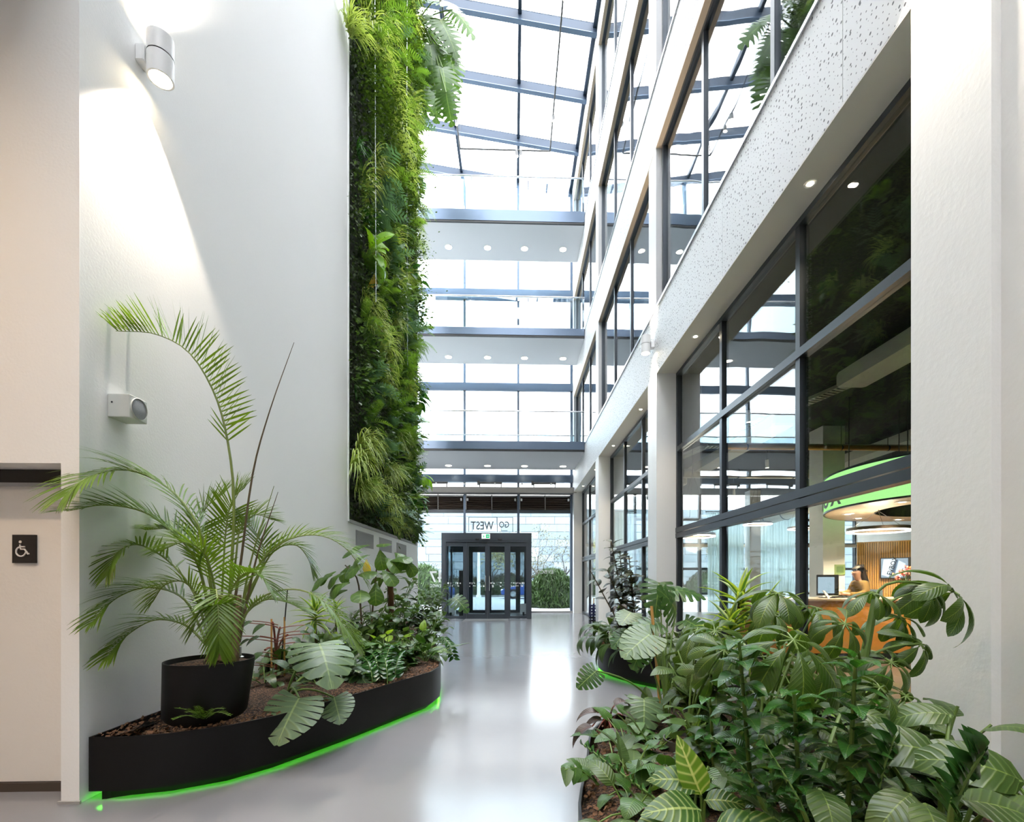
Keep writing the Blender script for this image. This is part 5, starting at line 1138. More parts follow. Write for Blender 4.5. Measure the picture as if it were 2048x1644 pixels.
lp_px = [(165, 1474.5), (246, 1474), (337.6, 1467), (457, 1451), (555.6, 1430.5), (633, 1409.5), (720, 1385.5), (819.6, 1356), (863, 1343), (879.4, 1333)]
lpoly = [tuple(at_z(u, v, ZR).xy) for u, v in lp_px]
lpoly[0] = (XL + 0.02, lpoly[0][1])
lpoly = lpoly + [(-0.86, 5.75), (-0.99, 6.4), (-1.22, 7.6), (-1.5, 9.0), (-1.8, 10.4), (-2.2, 11.8), (XL + 0.02, 12.9)]
back = [(XL + 0.02, y) for y in (11.5, 10, 8.5, 7, 5.5, 4.2)]
planter('long black leaf-shaped planter with green floor glow along the left wall', lpoly + back, ZR, 0.35)
rp_px = [(1159, 1644), (1164, 1558), (1172, 1522), (1177, 1477), (1187, 1457), (1207, 1440), (1241, 1425), (1322, 1401.5), (1365, 1390)]
rpoly = [tuple(at_z(u, v, ZR).xy) for u, v in rp_px] + [(1.75, 4.2), (2.18, 4.3), (2.24, 3.4), (2.24, 2.2), (2.24, 1.2), (1.9, 0.75), (1.2, 0.6), (0.55, 0.75), (0.28, 1.2)]
planter('near black planter full of mixed green plants beside the rough pillar', smooth_poly(rpoly, 3), ZR, 0.33)
fpoly = smooth_poly([(1.24, 7.0), (1.31, 6.55), (1.55, 6.08), (1.89, 5.68), (2.18, 5.45), (2.28, 5.8), (2.29, 7.0), (2.28, 8.3), (2.1, 8.7), (1.7, 8.35), (1.38, 7.7)], 3)
planter('far black planter with green glow holding the rubber plant', fpoly, 0.40, 0.36)

# ================================================================== potted palm
pc = at_z(410, 1436, 0.37); TILT = Matrix.Rotation(math.radians(4.5), 4, 'Y')
palm = thing('potted_palm', 'large arching palm in a tapered black pot on the left planter', 'potted plant', (pc.x, pc.y, 0.345))
def tilt(b, k=0.09): b.v = [(x + z * k, y, z) for x, y, z in b.v]; return b
tilt(MB().lathe([(0.245, -0.02), (0.25, 0.0), (0.275, 0.44), (0.268, 0.44), (0.262, 0.40)], n=48, cap=False)).build('pot', M['black_steel'], palm, True)
tilt(MB().lathe([(0.264, 0.405), (0.15, 0.425), (0.01, 0.435)], n=40, cap=False)).build('pot_soil', M['soil'], palm, True)
def W(u, v, dy):
    p = at_y(u, v, pc.y + dy); return p if p.x > XL + 0.07 else at_x(u, v, XL + 0.07)
O = Vector(palm.location)
def catmull(P, n):
    P = [P[0] * 2 - P[1]] + P + [P[-1] * 2 - P[-2]]; out = []; m = len(P) - 3
    for i in range(n + 1):
        x = min(m - 1e-6, m * i / n); k = int(x); t = x - k; a, b_, c, d = P[k:k + 4]
        out.append(0.5 * ((2 * b_) + (c - a) * t + (2 * a - 5 * b_ + 4 * c - d) * t * t + (3 * b_ - a - 3 * c + d) * t ** 3))
    return out
def frond(pts, Lmax, start=0.3, n=44, seed=0, sides=(1, -1), lift=0.35, droopy=0.35, up=None, rad=0.011):
    r = random.Random(seed); P = catmull([Vector(p) - O for p in pts], 24); N_ = len(P) - 1
    fr = MB().tube(P, [rad * (1 - 0.85 * i / N_) for i in range(N_ + 1)], 6).build('frond', M['palm_stem'], palm, True)
    v = []; f = []; uv = []
    for i in range(n):
        s = start + (1 - start) * (i + 0.5) / n; x = s * N_; k = min(int(x), N_ - 1); p = P[k].lerp(P[k + 1], x - k); d = (P[k + 1] - P[k]).normalized()
        U = Vector(up) if up else Vector((0, 0, 1)); h = d.cross(U)
        if h.length < 0.2: h = d.orthogonal()
        h.normalize(); nn = h.cross(d).normalized()
        q = (s - start) / (1 - start); L = Lmax * (0.45 + 0.55 * math.sin(pi * min(1, q * 0.9 + 0.12)) ** 0.8) * r.uniform(.9, 1.06)
        fw = 0.55 + 0.75 * q      # leaflets sweep forward towards the tip
        for sd in sides:
            ld = (h * sd * math.cos(fw) + d * math.sin(fw) + nn * lift * r.uniform(.6, 1.3)).normalized(); w = 0.0068 * (0.8 + 0.4 * r.random())
            c0 = p; pts2 = []; dd = ld.copy()
            for j in range(5):
                pts2.append(c0.copy()); c0 = c0 + dd * (L / 4); dd = (dd + Vector((0, 0, -droopy * 0.22))).normalized()
            sd_v = dd.cross(nn); sd_v = sd_v.normalized() if sd_v.length > 0.1 else d
            n0 = len(v)
            for j, c in enumerate(pts2):
                ww = w * (0.55, 1.0, 0.95, 0.7, 0.08)[j]; v += [c - sd_v * ww, c + nn * ww * 0.35, c + sd_v * ww]; uv += [(0, j / 4), (0.5, j / 4), (1, j / 4)]
            for j in range(4):
                a = n0 + j * 3; f += [(a, a + 1, a + 4, a + 3), (a + 1, a + 2, a + 5, a + 4)]
    o = link_mesh('leaflets', mesh_from('leaflets', v, f, LM['palm'], uv), fr); o['kind'] = 'stuff'
bs = lambda u, dy=0.0: W(u, 1300, dy)
FR = [ # control points (u, v, depth offset), leaflet length, start, lift, droop
 ([(452, 1290, 0), (462, 1150, 0), (468, 1000, .02), (455, 880, .03), (428, 785, .02), (378, 705, -.02), (310, 668, -.06), (232, 662, -.1)], 0.27, 0.42, 1.2, 0.05),
 ([(430, 1290, -.05), (420, 1150, -.05), (395, 1050, -.08), (335, 975, -.1), (255, 940, -.12), (175, 955, -.14), (130, 992, -.15)], 0.30, 0.28, 0.1, 0.55),
 ([(425, 1290, -.08), (410, 1180, -.1), (380, 1100, -.15), (300, 1030, -.2), (215, 1010, -.24), (135, 1022, -.28)], 0.25, 0.3, 0.2, 0.3),
 ([(420, 1290, .05), (390, 1190, .05), (340, 1125, .1), (280, 1090, .1), (235, 1105, .1), (215, 1150, .1)], 0.22, 0.35, 0.2, 0.3),
 ([(415, 1290, -.1), (370, 1200, -.15), (300, 1175, -.2), (235, 1195, -.25), (185, 1245, -.28)], 0.24, 0.25, 0.25, 0.55),
 ([(415, 1292, -.05), (370, 1250, -.08), (310, 1240, -.12), (255, 1270, -.15), (210, 1318, -.18)], 0.22, 0.25, 0.2, 0.5),
 ([(430, 1290, -.1), (428, 1200, -.2), (432, 1180, -.3), (436, 1215, -.38), (438, 1270, -.42), (438, 1300, -.42)], 0.20, 0.3, 0.25, 0.45),
 ([(470, 1285, .02), (490, 1190, .03), (525, 1120, .06), (580, 1078, .1), (645, 1072, .12), (700, 1105, .14), (728, 1160, .15)], 0.24, 0.3, 0.25, 0.4),
 ([(465, 1285, .08), (500, 1190, .12), (545, 1105, .2), (590, 1090, .25), (615, 1115, .28), (625, 1145, .28)], 0.17, 0.4, 0.2, 0.45),
 ([(468, 1285, -.02), (500, 1215, -.03), (545, 1185, -.05), (600, 1180, -.06), (650, 1205, -.08), (690, 1255, -.1), (712, 1290, -.1)], 0.20, 0.55, 0.15, 0.5),
 ([(460, 1288, .0), (490, 1230, .0), (530, 1200, .0), (575, 1205, .0), (615, 1225, .0)], 0.17, 0.3, 0.2, 0.4),
 ([(440, 1285, .06), (445, 1170, .06), (452, 1060, .08), (465, 1000, .12), (490, 975, .18)], 0.22, 0.4, 0.3, 0.2),
 ([(430, 1285, .05), (410, 1180, .1), (395, 1090, .15), (410, 1020, .2), (450, 985, .25)], 0.22, 0.4, 0.3, 0.3),
 ([(440, 1285, -.1), (455, 1200, -.18), (485, 1150, -.26), (520, 1150, -.33), (545, 1185, -.36)], 0.20, 0.3, 0.3, 0.5),
 ([(425, 1285, -.12), (405, 1210, -.22), (370, 1165, -.3), (330, 1170, -.36), (305, 1205, -.38)], 0.20, 0.3, 0.3, 0.5),
 ([(445, 1285, .0), (470, 1130, .03), (480, 1060, .08), (510, 1030, .14), (545, 1040, .18)], 0.18, 0.45, 0.3, 0.3),
 ([(430, 1288, -.12), (440, 1245, -.25), (430, 1215, -.36), (400, 1225, -.44), (385, 1265, -.46)], 0.18, 0.3, 0.3, 0.5),
 ([(435, 1285, .02), (420, 1170, .10), (390, 1095, .18), (340, 1060, .22), (290, 1060, .24)], 0.22, 0.35, 0.3, 0.3),
 ([(440, 1285, .0), (430, 1180, -.10), (410, 1110, -.2), (370, 1085, -.28), (325, 1100, -.33)], 0.22, 0.3, 0.2, 0.4),
 ([(450, 1285, .04), (500, 1180, .10), (530, 1110, .16), (500, 1050, .2), (470, 1040, .2)], 0.2, 0.4, 0.3, 0.3),
]
for i, (pts, L, st_, lf, dr) in enumerate(FR):
    frond([W(u, v, dy) for u, v, dy in pts], L * (1.3 if i in (1, 2, 4, 5) else 1.15), st_, 42 if i < 3 else 30, i, (1, -1) if i else (1, -1), lf, dr, rad=0.012 if i < 3 else 0.009)
for pts in ([(452, 1290, 0), (478, 1150, 0), (505, 950, .02), (540, 820, .03), (588, 685, .04)], [(475, 1280, .05), (500, 1130, .06), (548, 972, .08)], [(478, 1285, .0), (512, 1120, .0), (556, 984, .02)]):
    P = catmull([W(u, v, dy) - O for u, v, dy in pts], 16); MB().tube(P, [0.011 * (1 - 0.85 * k / 16) for k in range(17)], 6).build('spear_leaf', M['brown_stem'] if pts[0][0] != 475 else M['palm_stem'], palm, True)
for u, du, rr in ((428, -12, .020), (440, 0, .024), (455, 10, .028), (468, 18, .022), (448, 6, .02)):
    a = W(u, 1316, random.uniform(-.06, .06)) - O; c = W(u + du * 0.6, 1190, random.uniform(-.05, .05)) - O
    MB().tube([a - Vector((0, 0, 0.02)), a.lerp(c, 0.3), a.lerp(c, 0.7), c], [rr * 1.5, rr * 1.2, rr, rr * 0.7], 9).build('trunk', M['bark'] if u in (440, 468) else M['palm_stem'], palm, True)
b = MB(); r = random.Random(9)
for k in range(70):
    a = r.uniform(0, 6.28); q = W(445, 1314, 0) - O; q = q + Vector((math.cos(a) * .10, math.sin(a) * .09, -0.01)); b.tube([q, q + Vector((-math.cos(a) * .03, -math.sin(a) * .03, r.uniform(.04, .14)))], [0.008, 0.002], 4)
b.build('root_fibres', M['bark'], palm)
# water gauges
def gauge(u, v, z, lb, h=0.10, par=None):
    p = at_z(u, v, z); t = thing('water_gauge', lb, 'water gauge', (p.x, p.y, z)); MB().lathe([(0.028, 0), (0.028, 0.008), (0.012, 0.02)], n=20).build('gauge_cap', M['chrome'], t, True)
    MB().lathe([(0.009, 0.015), (0.009, h), (0.004, h + 0.005)], n=12).build('gauge_tube', pbr('clear_tube', (0.55, 0.55, 0.52), 0.15), t, True)
gauge(342, 1458, 0.355, 'small steel water gauge in the soil before the palm pot'); 
p = W(481, 1312, 0.02); t = thing('water_gauge', 'clear water gauge tube standing in the palm pot', 'water gauge', (p.x, p.y, p.z - 0.012)); MB().lathe([(0.022, 0), (0.022, 0.008), (0.010, 0.016)], n=16).build('gauge_cap', M['chrome'], t, True); MB().lathe([(0.007, 0.012), (0.007, 0.075)], n=10).build('gauge_tube', pbr('clear_tube', (0.55, 0.55, 0.52), 0.15), t, True)
# ================================================================== left bed
SL = 0.365
def soil_pt(u, v, z=SL): return tuple(at_z(u, v, z))
def A(u, v, y): return tuple(at_y(u, v, y))
UPZ = (0, 0, 1)
# small asparagus-like fern at the pot's foot
def sprig_fern(name, label, base, tips, mat, lw=0.012, n=26, seed=1, group=None, spread=0.05):
    r = random.Random(seed); t = thing(name, label, 'fern', tuple(base), group=group); b = MB(); v = []; f = []; uv = []; B0 = Vector(base)
    for tp in tips:
        q = Vector(tp) - B0; P = bez((0, 0, 0), (q.x * 0.5, q.y * 0.5, abs(q.z) + 0.12), q, 0.45, 10); b.tube(P, 0.0022, 4)
        for i in range(n):
            s = 0.2 + 0.8 * i / n; x = s * 10; k = min(int(x), 9); p = P[k].lerp(P[k + 1], x - k); d = (P[k + 1] - P[k]).normalized(); h = d.cross(Vector(UPZ)).normalized()
            for sd in (-1, 1):
                e = (h * sd + d * 0.5 + Vector((0, 0, r.uniform(0, .4)))).normalized(); L = spread * (1 - 0.6 * s) * r.uniform(.7, 1.2); w = d * lw * 0.5; n0 = len(v)
                v += [p, p + e * L * 0.5 + w, p + e * L, p + e * L * 0.5 - w]; uv += [(0.5, 0), (1, .5), (.5, 1), (0, .5)]; f.append((n0, n0 + 1, n0 + 2, n0 + 3))
    b.build('stems', M['stem'], t); o = link_mesh('fronds', mesh_from('fronds', v, f, mat, uv), t); o['kind'] = 'stuff'; return t
sprig_fern('sprig_fern', 'small feathery fern sprigs at the foot of the palm pot', soil_pt(405, 1452), [A(350, 1416, 3.05), A(372, 1425, 3.0), A(448, 1418, 3.05), A(462, 1432, 3.0), A(392, 1412, 3.1), A(345, 1440, 2.95)], LM['fern'], 0.012, 22, 3)
# front monstera with two great pale leaves
mleaf_plant('monstera', 'monstera with two huge pale split leaves hanging over the left planter rim', soil_pt(572, 1398), [
    (A(638, 1287, 3.95), 0.46, (0.55, -0.75, -0.42), (0.25, -0.35, 1.0), 'monst_pale'), (A(598, 1396, 3.62), 0.36, (-0.15, -0.85, -0.75), (0.1, -0.75, 0.8), 'monst_pale'),
    (A(668, 1395, 3.9), 0.25, (0.4, -0.6, -0.5), (0.1, -0.5, 0.9), 'monst_pale'), (A(700, 1330, 4.5), 0.28, (0.6, -0.3, -0.4), (0.1, -0.4, 1))], 'monst', 11, rad=0.010)
# red-stemmed philodendron trained on stakes
pb = Vector(soil_pt(552, 1352)); t = thing('red_stem_philodendron', 'sparse red-stemmed philodendron tied to stakes beside the palm pot', 'plant', tuple(pb)); r = random.Random(5); b = MB()
for (u, v, y, tiers) in ((530, 1300, 4.35, 0), (560, 1255, 4.5, 1), (545, 1245, 4.45, 1), (575, 1270, 4.5, 0)):
    q = Vector(A(u, v, y)) - pb; b.tube(bez((0, 0, 0), (0, 0, 1), q, 0.5, 8), [0.010] * 9, 6)
for (u, v, y) in ((482, 1246, 4.3), (505, 1242, 4.3), (530, 1248, 4.35), (480, 1272, 4.3), (500, 1278, 4.3), (520, 1272, 4.35), (600, 1262, 4.45), (620, 1268, 4.4), (495, 1310, 4.2), (525, 1304, 4.3), (590, 1285, 4.3), (610, 1250, 4.5), (585, 1275, 4.4), (500, 1330, 4.2), (470, 1325, 4.25)):
    q = Vector(A(u, v, y)) - pb; o_ = Vector(A(556, v + 8, 4.45)) - pb; b.tube(bez(o_, (q - o_).normalized() + Vector((0, 0, .2)), q, 0.4, 4), 0.004, 5)
    d = (q - o_); d.z = -abs(d.length) * 0.2; put_leaf(t, 'dark', q, d, (0, -0.25, 1), r.uniform(0.11, 0.15), r)
b.build('stems', M['red_stem'], t, True)
for (u0, v0, u1, v1, m, lb) in ((561, 1335, 575, 1178, M['black'], 'thin black plant stake beside the palm pot'), (569, 1345, 569, 1234, M['cane'], 'short bamboo plant stake behind the palm pot'), (543, 1330, 543, 1238, M['cane'], 'thin red-brown plant stake close to the palm pot')):
    p0, p1 = Vector(A(u0, v0, 4.5)), Vector(A(u1, v1, 4.5)); t = MB().tube([p0 - p0 + Vector((0, 0, -0.03)), p1 - p0], 0.006 if m is M['black'] else 0.008, 7).build('plant_stake', m); t.location = p0; tag(t, lb, 'plant stake', 'plant stakes')
# dracaenas
def dracaena(label, base, crowns, n, L, seed, group='dracaenas', stem='brown_stem'):
    r = random.Random(seed); t = thing('dracaena', label, 'plant', tuple(base), group=group); B0 = Vector(base)
    for c in crowns:
        c = Vector(c) - B0; MB().tube(bez((0, 0, -0.02), (0, 0, 1), c, 0.4, 6), [0.014] * 7, 7).build('cane', M[stem], t, True)
        for i in range(n):
            a = i * 2.39996; q = i / n; e = 1.35 - 1.75 * q + r.uniform(-.15, .15); d = Vector((math.cos(a) * math.cos(e), math.sin(a) * math.cos(e), math.sin(e)))
            put_leaf(t, 'drac', c - Vector((0, 0, 0.12 * q)), d, Vector((-d.x, -d.y, 1.2)), L * r.uniform(.8, 1.1), r)
    return t
dracaena('yellow-edged dracaena in the left planter behind the split monstera leaf', soil_pt(632, 1330), [A(630, 1225, 5.0)], 30, 0.28, 2)
dracaena('small dracaena against the left wall under the palm frond tip', soil_pt(672, 1290), [A(672, 1215, 6.0)], 20, 0.22, 4)
# fiddle-leaf fig
fb = Vector(soil_pt(725, 1290)); t = thing('fiddle_leaf_fig', 'fiddle-leaf fig with big paddle leaves under the living wall', 'plant', tuple(fb)); r = random.Random(8)
for (stem_pts, spots) in (
  ([(725, 1290, 6.6), (722, 1230, 6.6), (715, 1160, 6.55), (690, 1130, 6.5)], [(672, 1143, 6.4, -1), (690, 1145, 6.45, -1), (715, 1150, 6.4, 1), (700, 1165, 6.35, -1), (695, 1180, 6.4, -1), (722, 1180, 6.35, .2), (700, 1130, 6.6, -.5), (665, 1150, 6.4, -1)]),
  ([(740, 1290, 6.7), (745, 1220, 6.7), (752, 1150, 6.6), (755, 1110, 6.6)], [(740, 1110, 6.5, -1), (770, 1115, 6.5, 1), (780, 1122, 6.45, 1), (760, 1100, 6.6, .3), (735, 1125, 6.45, -1), (765, 1140, 6.4, .6), (752, 1165, 6.4, 0), (805, 1120, 6.5, 1), (740, 1090, 6.7, -.5), (790, 1105, 6.6, 1), (770, 1090, 6.7, .2), (725, 1105, 6.6, -1)])):
    P = [Vector(A(*q)) - fb for q in stem_pts]; C_ = catmull(P, 10); MB().tube(C_, [0.016 - 0.008 * i / 10 for i in range(11)], 8).build('stem', M['brown_stem'], t, True)
    for (u, v, y, sx) in spots:
        q = Vector(A(u, v, y)) - fb; d = Vector((sx + r.uniform(-.3, .3), -0.5 + r.uniform(-.3, .3), r.uniform(-.6, .55))); put_leaf(t, 'fiddle', q, d, (r.uniform(-.3, .3), -0.5, 1), r.uniform(0.29, 0.37), r)
q = Vector(A(733, 1118, 6.4)) - fb; o = put_leaf(t, 'yellow', q, (0.1, -0.3, -1), (0.2, -1, 0.2), 0.24, r); o['label'] = 'orange yellow withered leaf'
# coir pole with climbing philodendron
cp_ = Vector(soil_pt(783, 1268)); t = thing('moss_pole', 'brown coir pole wrapped with roots among the left planter plants', 'plant pole', tuple(cp_)); top = Vector(A(779, 1128, 7.4)) - cp_
MB().tube([(0, 0, -0.05), top * 0.5 + Vector((0.01, 0, 0)), top], 0.045, 10).build('coir', pbr('coir', (0.20, 0.09, 0.04), 0.95, bump=1.0, bscale=50), t, True); b = MB()
for k in range(6): b.tube([top * (i / 12) + Vector((0.047 * math.cos(i * 0.5 + k), 0.047 * math.sin(i * 0.5 + k), 0)) for i in range(13)], 0.006, 4)
b.build('roots', M['brown_stem'], t)
rosette('climbing_philodendron', 'philodendron with broad leaves climbing the coir pole', 'plant', tuple(cp_ + top * 0.8), 'philo', 9, (0.2, 0.28), (0.1, 0.25), (0.0, 0.9), 21, group=None)
# back of the left bed: bushy fillers
def bushy(name, label, base, w, h, kind, n, L, seed, group=None, stems=7):
    r = random.Random(seed); t = thing(name, label, 'plant', tuple(base), group=group); b = MB()
    for k in range(stems):
        a = k * 2.39996; q = Vector((math.cos(a) * w * r.uniform(.4, 1), math.sin(a) * w * r.uniform(.4, 1), h * r.uniform(.6, 1))); P = bez((0, 0, -0.02), (q.x * .3, q.y * .3, 1), q, 0.5, 6); b.tube(P, [0.006] * 7, 5)
        for i in range(n // stems):
            s = 0.25 + 0.75 * (i + r.random()) / (n // stems); x = s * 6; j = min(int(x), 5); p = P[j].lerp(P[j + 1], x - j); az_ = r.uniform(0, 6.28); e = r.uniform(-.3, .7)
            put_leaf(t, kind, p, (math.cos(az_) * math.cos(e), math.sin(az_) * math.cos(e), math.sin(e)), (r.uniform(-.4, .4), r.uniform(-.4, .4), 1), r.uniform(*L), r)
    b.build('stems', M['stem'], t, True); return t
bushy('umbrella_bush', 'dense dark umbrella bush at the far tip of the left planter', (-1.55, 9.6, SL), 0.45, 0.95, 'bush', 84, (0.13, 0.2), 31)
bushy('umbrella_bush', 'bright leafy bush at the planter end next to the entrance', (-1.85, 10.9, SL), 0.4, 0.95, 'bush', 77, (0.12, 0.19), 32)
bushy('umbrella_bush', 'leafy bush behind the coir pole in the left planter', (-2.1, 8.8, SL), 0.4, 1.05, 'bush', 77, (0.14, 0.22), 33)
bushy('umbrella_bush', 'dark leafy bush in the middle of the left planter', (-1.55, 7.9, SL), 0.35, 0.7, 'dark', 63, (0.13, 0.19), 34)
rosette('aglaonema', 'pale-ribbed aglaonema near the rim bend of the left planter', 'plant', soil_pt(838, 1318), 'calathea', 14, (0.20, 0.28), (0.10, 0.22), (0.3, 1.1), 41)
q = A(845, 1262, 6.2); mleaf_plant('aglaonema', 'single upright lime leaf above the pale-ribbed aglaonema', soil_pt(840, 1308), [(q, 0.16, (0.1, 0, 1), (0, -1, 0.1), 'lime')], 'lime', 3)
mleaf_plant('monstera', 'monstera leaf leaning out towards the entrance vestibule', (-1.35, 8.4, SL), [(A(908, 1195, 8.0), 0.34, (0.75, -0.45, -0.5), (0.1, -0.7, 0.7)), (A(868, 1225, 8.1), 0.3, (0.3, -0.7, -0.4), (0, -0.5, 1)), (A(835, 1215, 8.3), 0.3, (-0.5, -0.6, -0.3), (0, -0.5, 1))], 'monst', 4)
cane('zz_plant', 'zz stem trailing over the rim bend of the left planter', 'plant', [soil_pt(868, 1300), A(885, 1272, 6.3), A(900, 1290, 6.2), A(908, 1318, 6.1)], 'zz', 16, (0.07, 0.09), 51, 0.35, 1, (0.4, 0.7), (0.006, 0.003), 'stem', dist=True)
zzs = [((775, 1372), (748, 1310, 5.2), 'nearest'), ((760, 1368), (720, 1300, 5.1), ''), ((770, 1370), (790, 1290, 5.3), ''), ((745, 1372), (700, 1312, 5.0), ''), ((790, 1362), (815, 1300, 5.2), '')]
for i, (bpx, tip, _) in enumerate(zzs):
    b0 = Vector(soil_pt(*bpx)); tp = Vector(A(*tip)); P = bez(b0, (0, 0, 1), tp, 0.5, 8)
    cane('zz_plant', ['tallest arching zz stem behind the planter rim', 'zz stem leaning towards the pale monstera leaf', 'upright zz stem in the middle of the rim group', 'short zz stem nearest the split monstera leaf', 'zz stem leaning towards the entrance'][i], 'plant', P, 'zz', 30, (0.075, 0.11), 60 + i, 0.05, 1, (0.4, 0.8), (0.005, 0.0025), 'stem', 'zz stems along the planter rim', dist=True)
# fillers, left
KW = {'heart': 'heart-leaved philodendron', 'calathea': 'striped calathea', 'peace': 'peace lily', 'philo': 'broad-leaved philodendron', 'dark': 'dark-leaved plant', 'lime': 'lime green plant', 'bush': 'leafy green plant'}
def where_left(u): return 'beside the palm pot' if u < 560 else 'below the dracaena' if u < 660 else 'under the fiddle-leaf fig' if u < 760 else 'before the coir pole' if u < 830 else 'near the rim bend'
fill = [(530, 1375, 'peace', 9), (510, 1350, 'dark', 8), (585, 1330, 'peace', 9), (622, 1355, 'philo', 8), (655, 1345, 'heart', 12), (690, 1365, 'dark', 10), (705, 1340, 'calathea', 10), (660, 1310, 'philo', 9), (690, 1300, 'bush', 14), (730, 1335, 'heart', 12), (745, 1310, 'bush', 16), (770, 1320, 'lime', 10),
        (800, 1335, 'heart', 12), (815, 1310, 'bush', 16), (785, 1295, 'calathea', 10), (850, 1328, 'heart', 8), (862, 1305, 'bush', 14), (835, 1290, 'philo', 9), (700, 1285, 'heart', 12), (650, 1290, 'lime', 8), (810, 1280, 'bush', 16), (860, 1275, 'bush', 14), (760, 1280, 'philo', 9), (610, 1375, 'dark', 7), (640, 1380, 'dark', 8), (872, 1318, 'heart', 8)]
CNT = {}
def nth(key):
    CNT[key] = CNT.get(key, -1) + 1; return ORD[CNT[key]]
for i, (u, v, k, n) in enumerate(sorted(fill)):
    y = at_z(u, v, SL).y; s = 1.0 + 0.06 * (y - 4)
    rosette(KW[k].replace(' ', '_').replace('-', '_'), nth((k, where_left(u))) + ' ' + KW[k] + ' from the palm side, left planter ' + where_left(u), 'plant', soil_pt(u, v), k, n, {'heart': (0.11, 0.17), 'calathea': (0.18, 0.25), 'peace': (0.20, 0.28), 'philo': (0.2, 0.28), 'dark': (0.14, 0.2), 'lime': (0.13, 0.19), 'bush': (0.12, 0.17)}[k],
            (0.10 * s, 0.34 * s), (0.25, 1.3), 100 + i, group='small plants of the left planter')

for i, (u, v, w, h, k, n, L, lb) in enumerate(((690, 1330, .26, .42, 'bush', 56, (.12, .17), 'leafy green mound under the palm frond tips'), (655, 1365, .2, .26, 'philo', 35, (.16, .22), 'broad-leaved mound right of the pale monstera leaves'), (735, 1352, .24, .36, 'heart', 56, (.10, .15), 'heart-leaved mound behind the rim zz stems'), (780, 1342, .24, .40, 'bush', 63, (.11, .16), 'leafy mound in front of the coir pole'),
    (820, 1338, .2, .30, 'heart', 49, (.10, .14), 'low heart-leaved mound at the rim bend'), (850, 1312, .2, .4, 'bush', 56, (.12, .17), 'leafy mound nearest the planter bend'), (760, 1305, .3, .6, 'bush', 63, (.14, .2), 'tall leafy mound behind the zz stems'), (715, 1310, .28, .5, 'philo', 42, (.18, .26), 'broad-leaved mound below the fiddle-leaf fig'), (810, 1292, .3, .7, 'bush', 70, (.14, .2), 'tall leafy mound right of the coir pole'), (640, 1330, .25, .45, 'peace', 35, (.2, .26), 'dark leafy mound behind the pale monstera'), (865, 1290, .25, .55, 'bush', 63, (.13, .19), 'leafy mound hanging towards the entrance floor'), (590, 1350, .2, .3, 'dark', 42, (.12, .17), 'dark leafy mound at the stakes'), (705, 1372, .16, .2, 'heart', 42, (.09, .13), 'low heart-leaved mound close to the rim before the zz stems'), (615, 1372, .15, .18, 'dark', 35, (.11, .15), 'low dark mound between the two pale monstera leaves'), (535, 1345, .2, .24, 'peace', 28, (.18, .24), 'dark hanging mound touching the palm pot'), (800, 1350, .14, .18, 'bush', 42, (.08, .12), 'low fine-leaved mound at the rim before the aglaonema'), (670, 1345, .22, .36, 'lime', 28, (.12, .18), 'lime mound below the dracaena'), (745, 1290, .3, .75, 'scheff', 49, (.16, .22), 'tall glossy mound between fig and coir pole'), (690, 1280, .28, .65, 'peace', 42, (.2, .28), 'tall dark mound at the wall under the fig'))):
    bushy('leafy_mound', lb, soil_pt(u, v), w, h, k, n, L, 300 + i, 'leafy mounds of the left planter')
# ================================================================== far right planter
rb = Vector((1.80, 7.55, 0.36))
def rubber(label, base, tip, n, L, seed, **kw):
    return cane('rubber_plant', label, 'plant', [base, Vector(base).lerp(Vector(tip), 0.4) + Vector((0.03, 0, 0)), tip], 'rubber', int(n * 1.3), L, seed, 0.2, 1.0, (0.2, 0.75), (0.014, 0.006), 'brown_stem', 'stems of the dark rubber plant', **kw)
for i, (du, dv, tu, tv, ty, n, lb) in enumerate(((0, 0, 1222, 1082, 7.4, 26, 'tallest dark rubber plant stem in the far planter'), (.08, .05, 1258, 1112, 7.4, 24, 'rubber plant stem leaning to the facade in the far planter'), (-.06, .06, 1240, 1105, 7.7, 24, 'middle rubber plant stem in the far planter'), (-.05, -.1, 1180, 1140, 7.2, 9, 'rubber plant branch reaching towards the entrance'), (.05, -.1, 1215, 1140, 7.2, 22, 'low leafy rubber plant stem in the far planter'), (.1, 0, 1262, 1145, 7.3, 20, 'short rubber plant stem beside the pillar'))):
    rubber(lb, rb + Vector((du, dv, 0)), A(tu, tv, ty), n, (0.17, 0.23), 70 + i)
t = rosette('bromeliad', 'rust red bromeliad leaf under the rubber plant', 'plant', A(1236, 1215, 6.9), 'burg', 4, (0.14, 0.18), (0.02, 0.06), (0.1, 0.7), 77)
for i, (x, y, n) in enumerate(((1.38, 7.05, 13), (1.45, 6.6, 14), (1.62, 6.3, 13), (1.85, 6.0, 12), (1.5, 7.4, 13), (1.75, 6.8, 12), (2.05, 5.8, 10), (1.62, 7.7, 11), (1.9, 6.5, 11))):
    rosette('peace_lily', ['peace lily drooping over the far planter end towards the entrance', 'peace lily with hanging leaves on the far planter rim', 'peace lily hanging over the green glow of the far planter', 'peace lily behind the bamboo cane in the far planter', 'peace lily below the rubber plant', 'peace lily in the middle of the far planter', 'peace lily at the facade end of the far planter', 'peace lily behind the rubber plant stems', 'peace lily beside the pillar in the far planter'][i],
            'plant', (x, y, 0.37), 'peace', n + 5, (0.26, 0.36), (0.18, 0.42), (0.15, 1.2), 80 + i, group='peace lilies of the far planter', pitch=0.35)
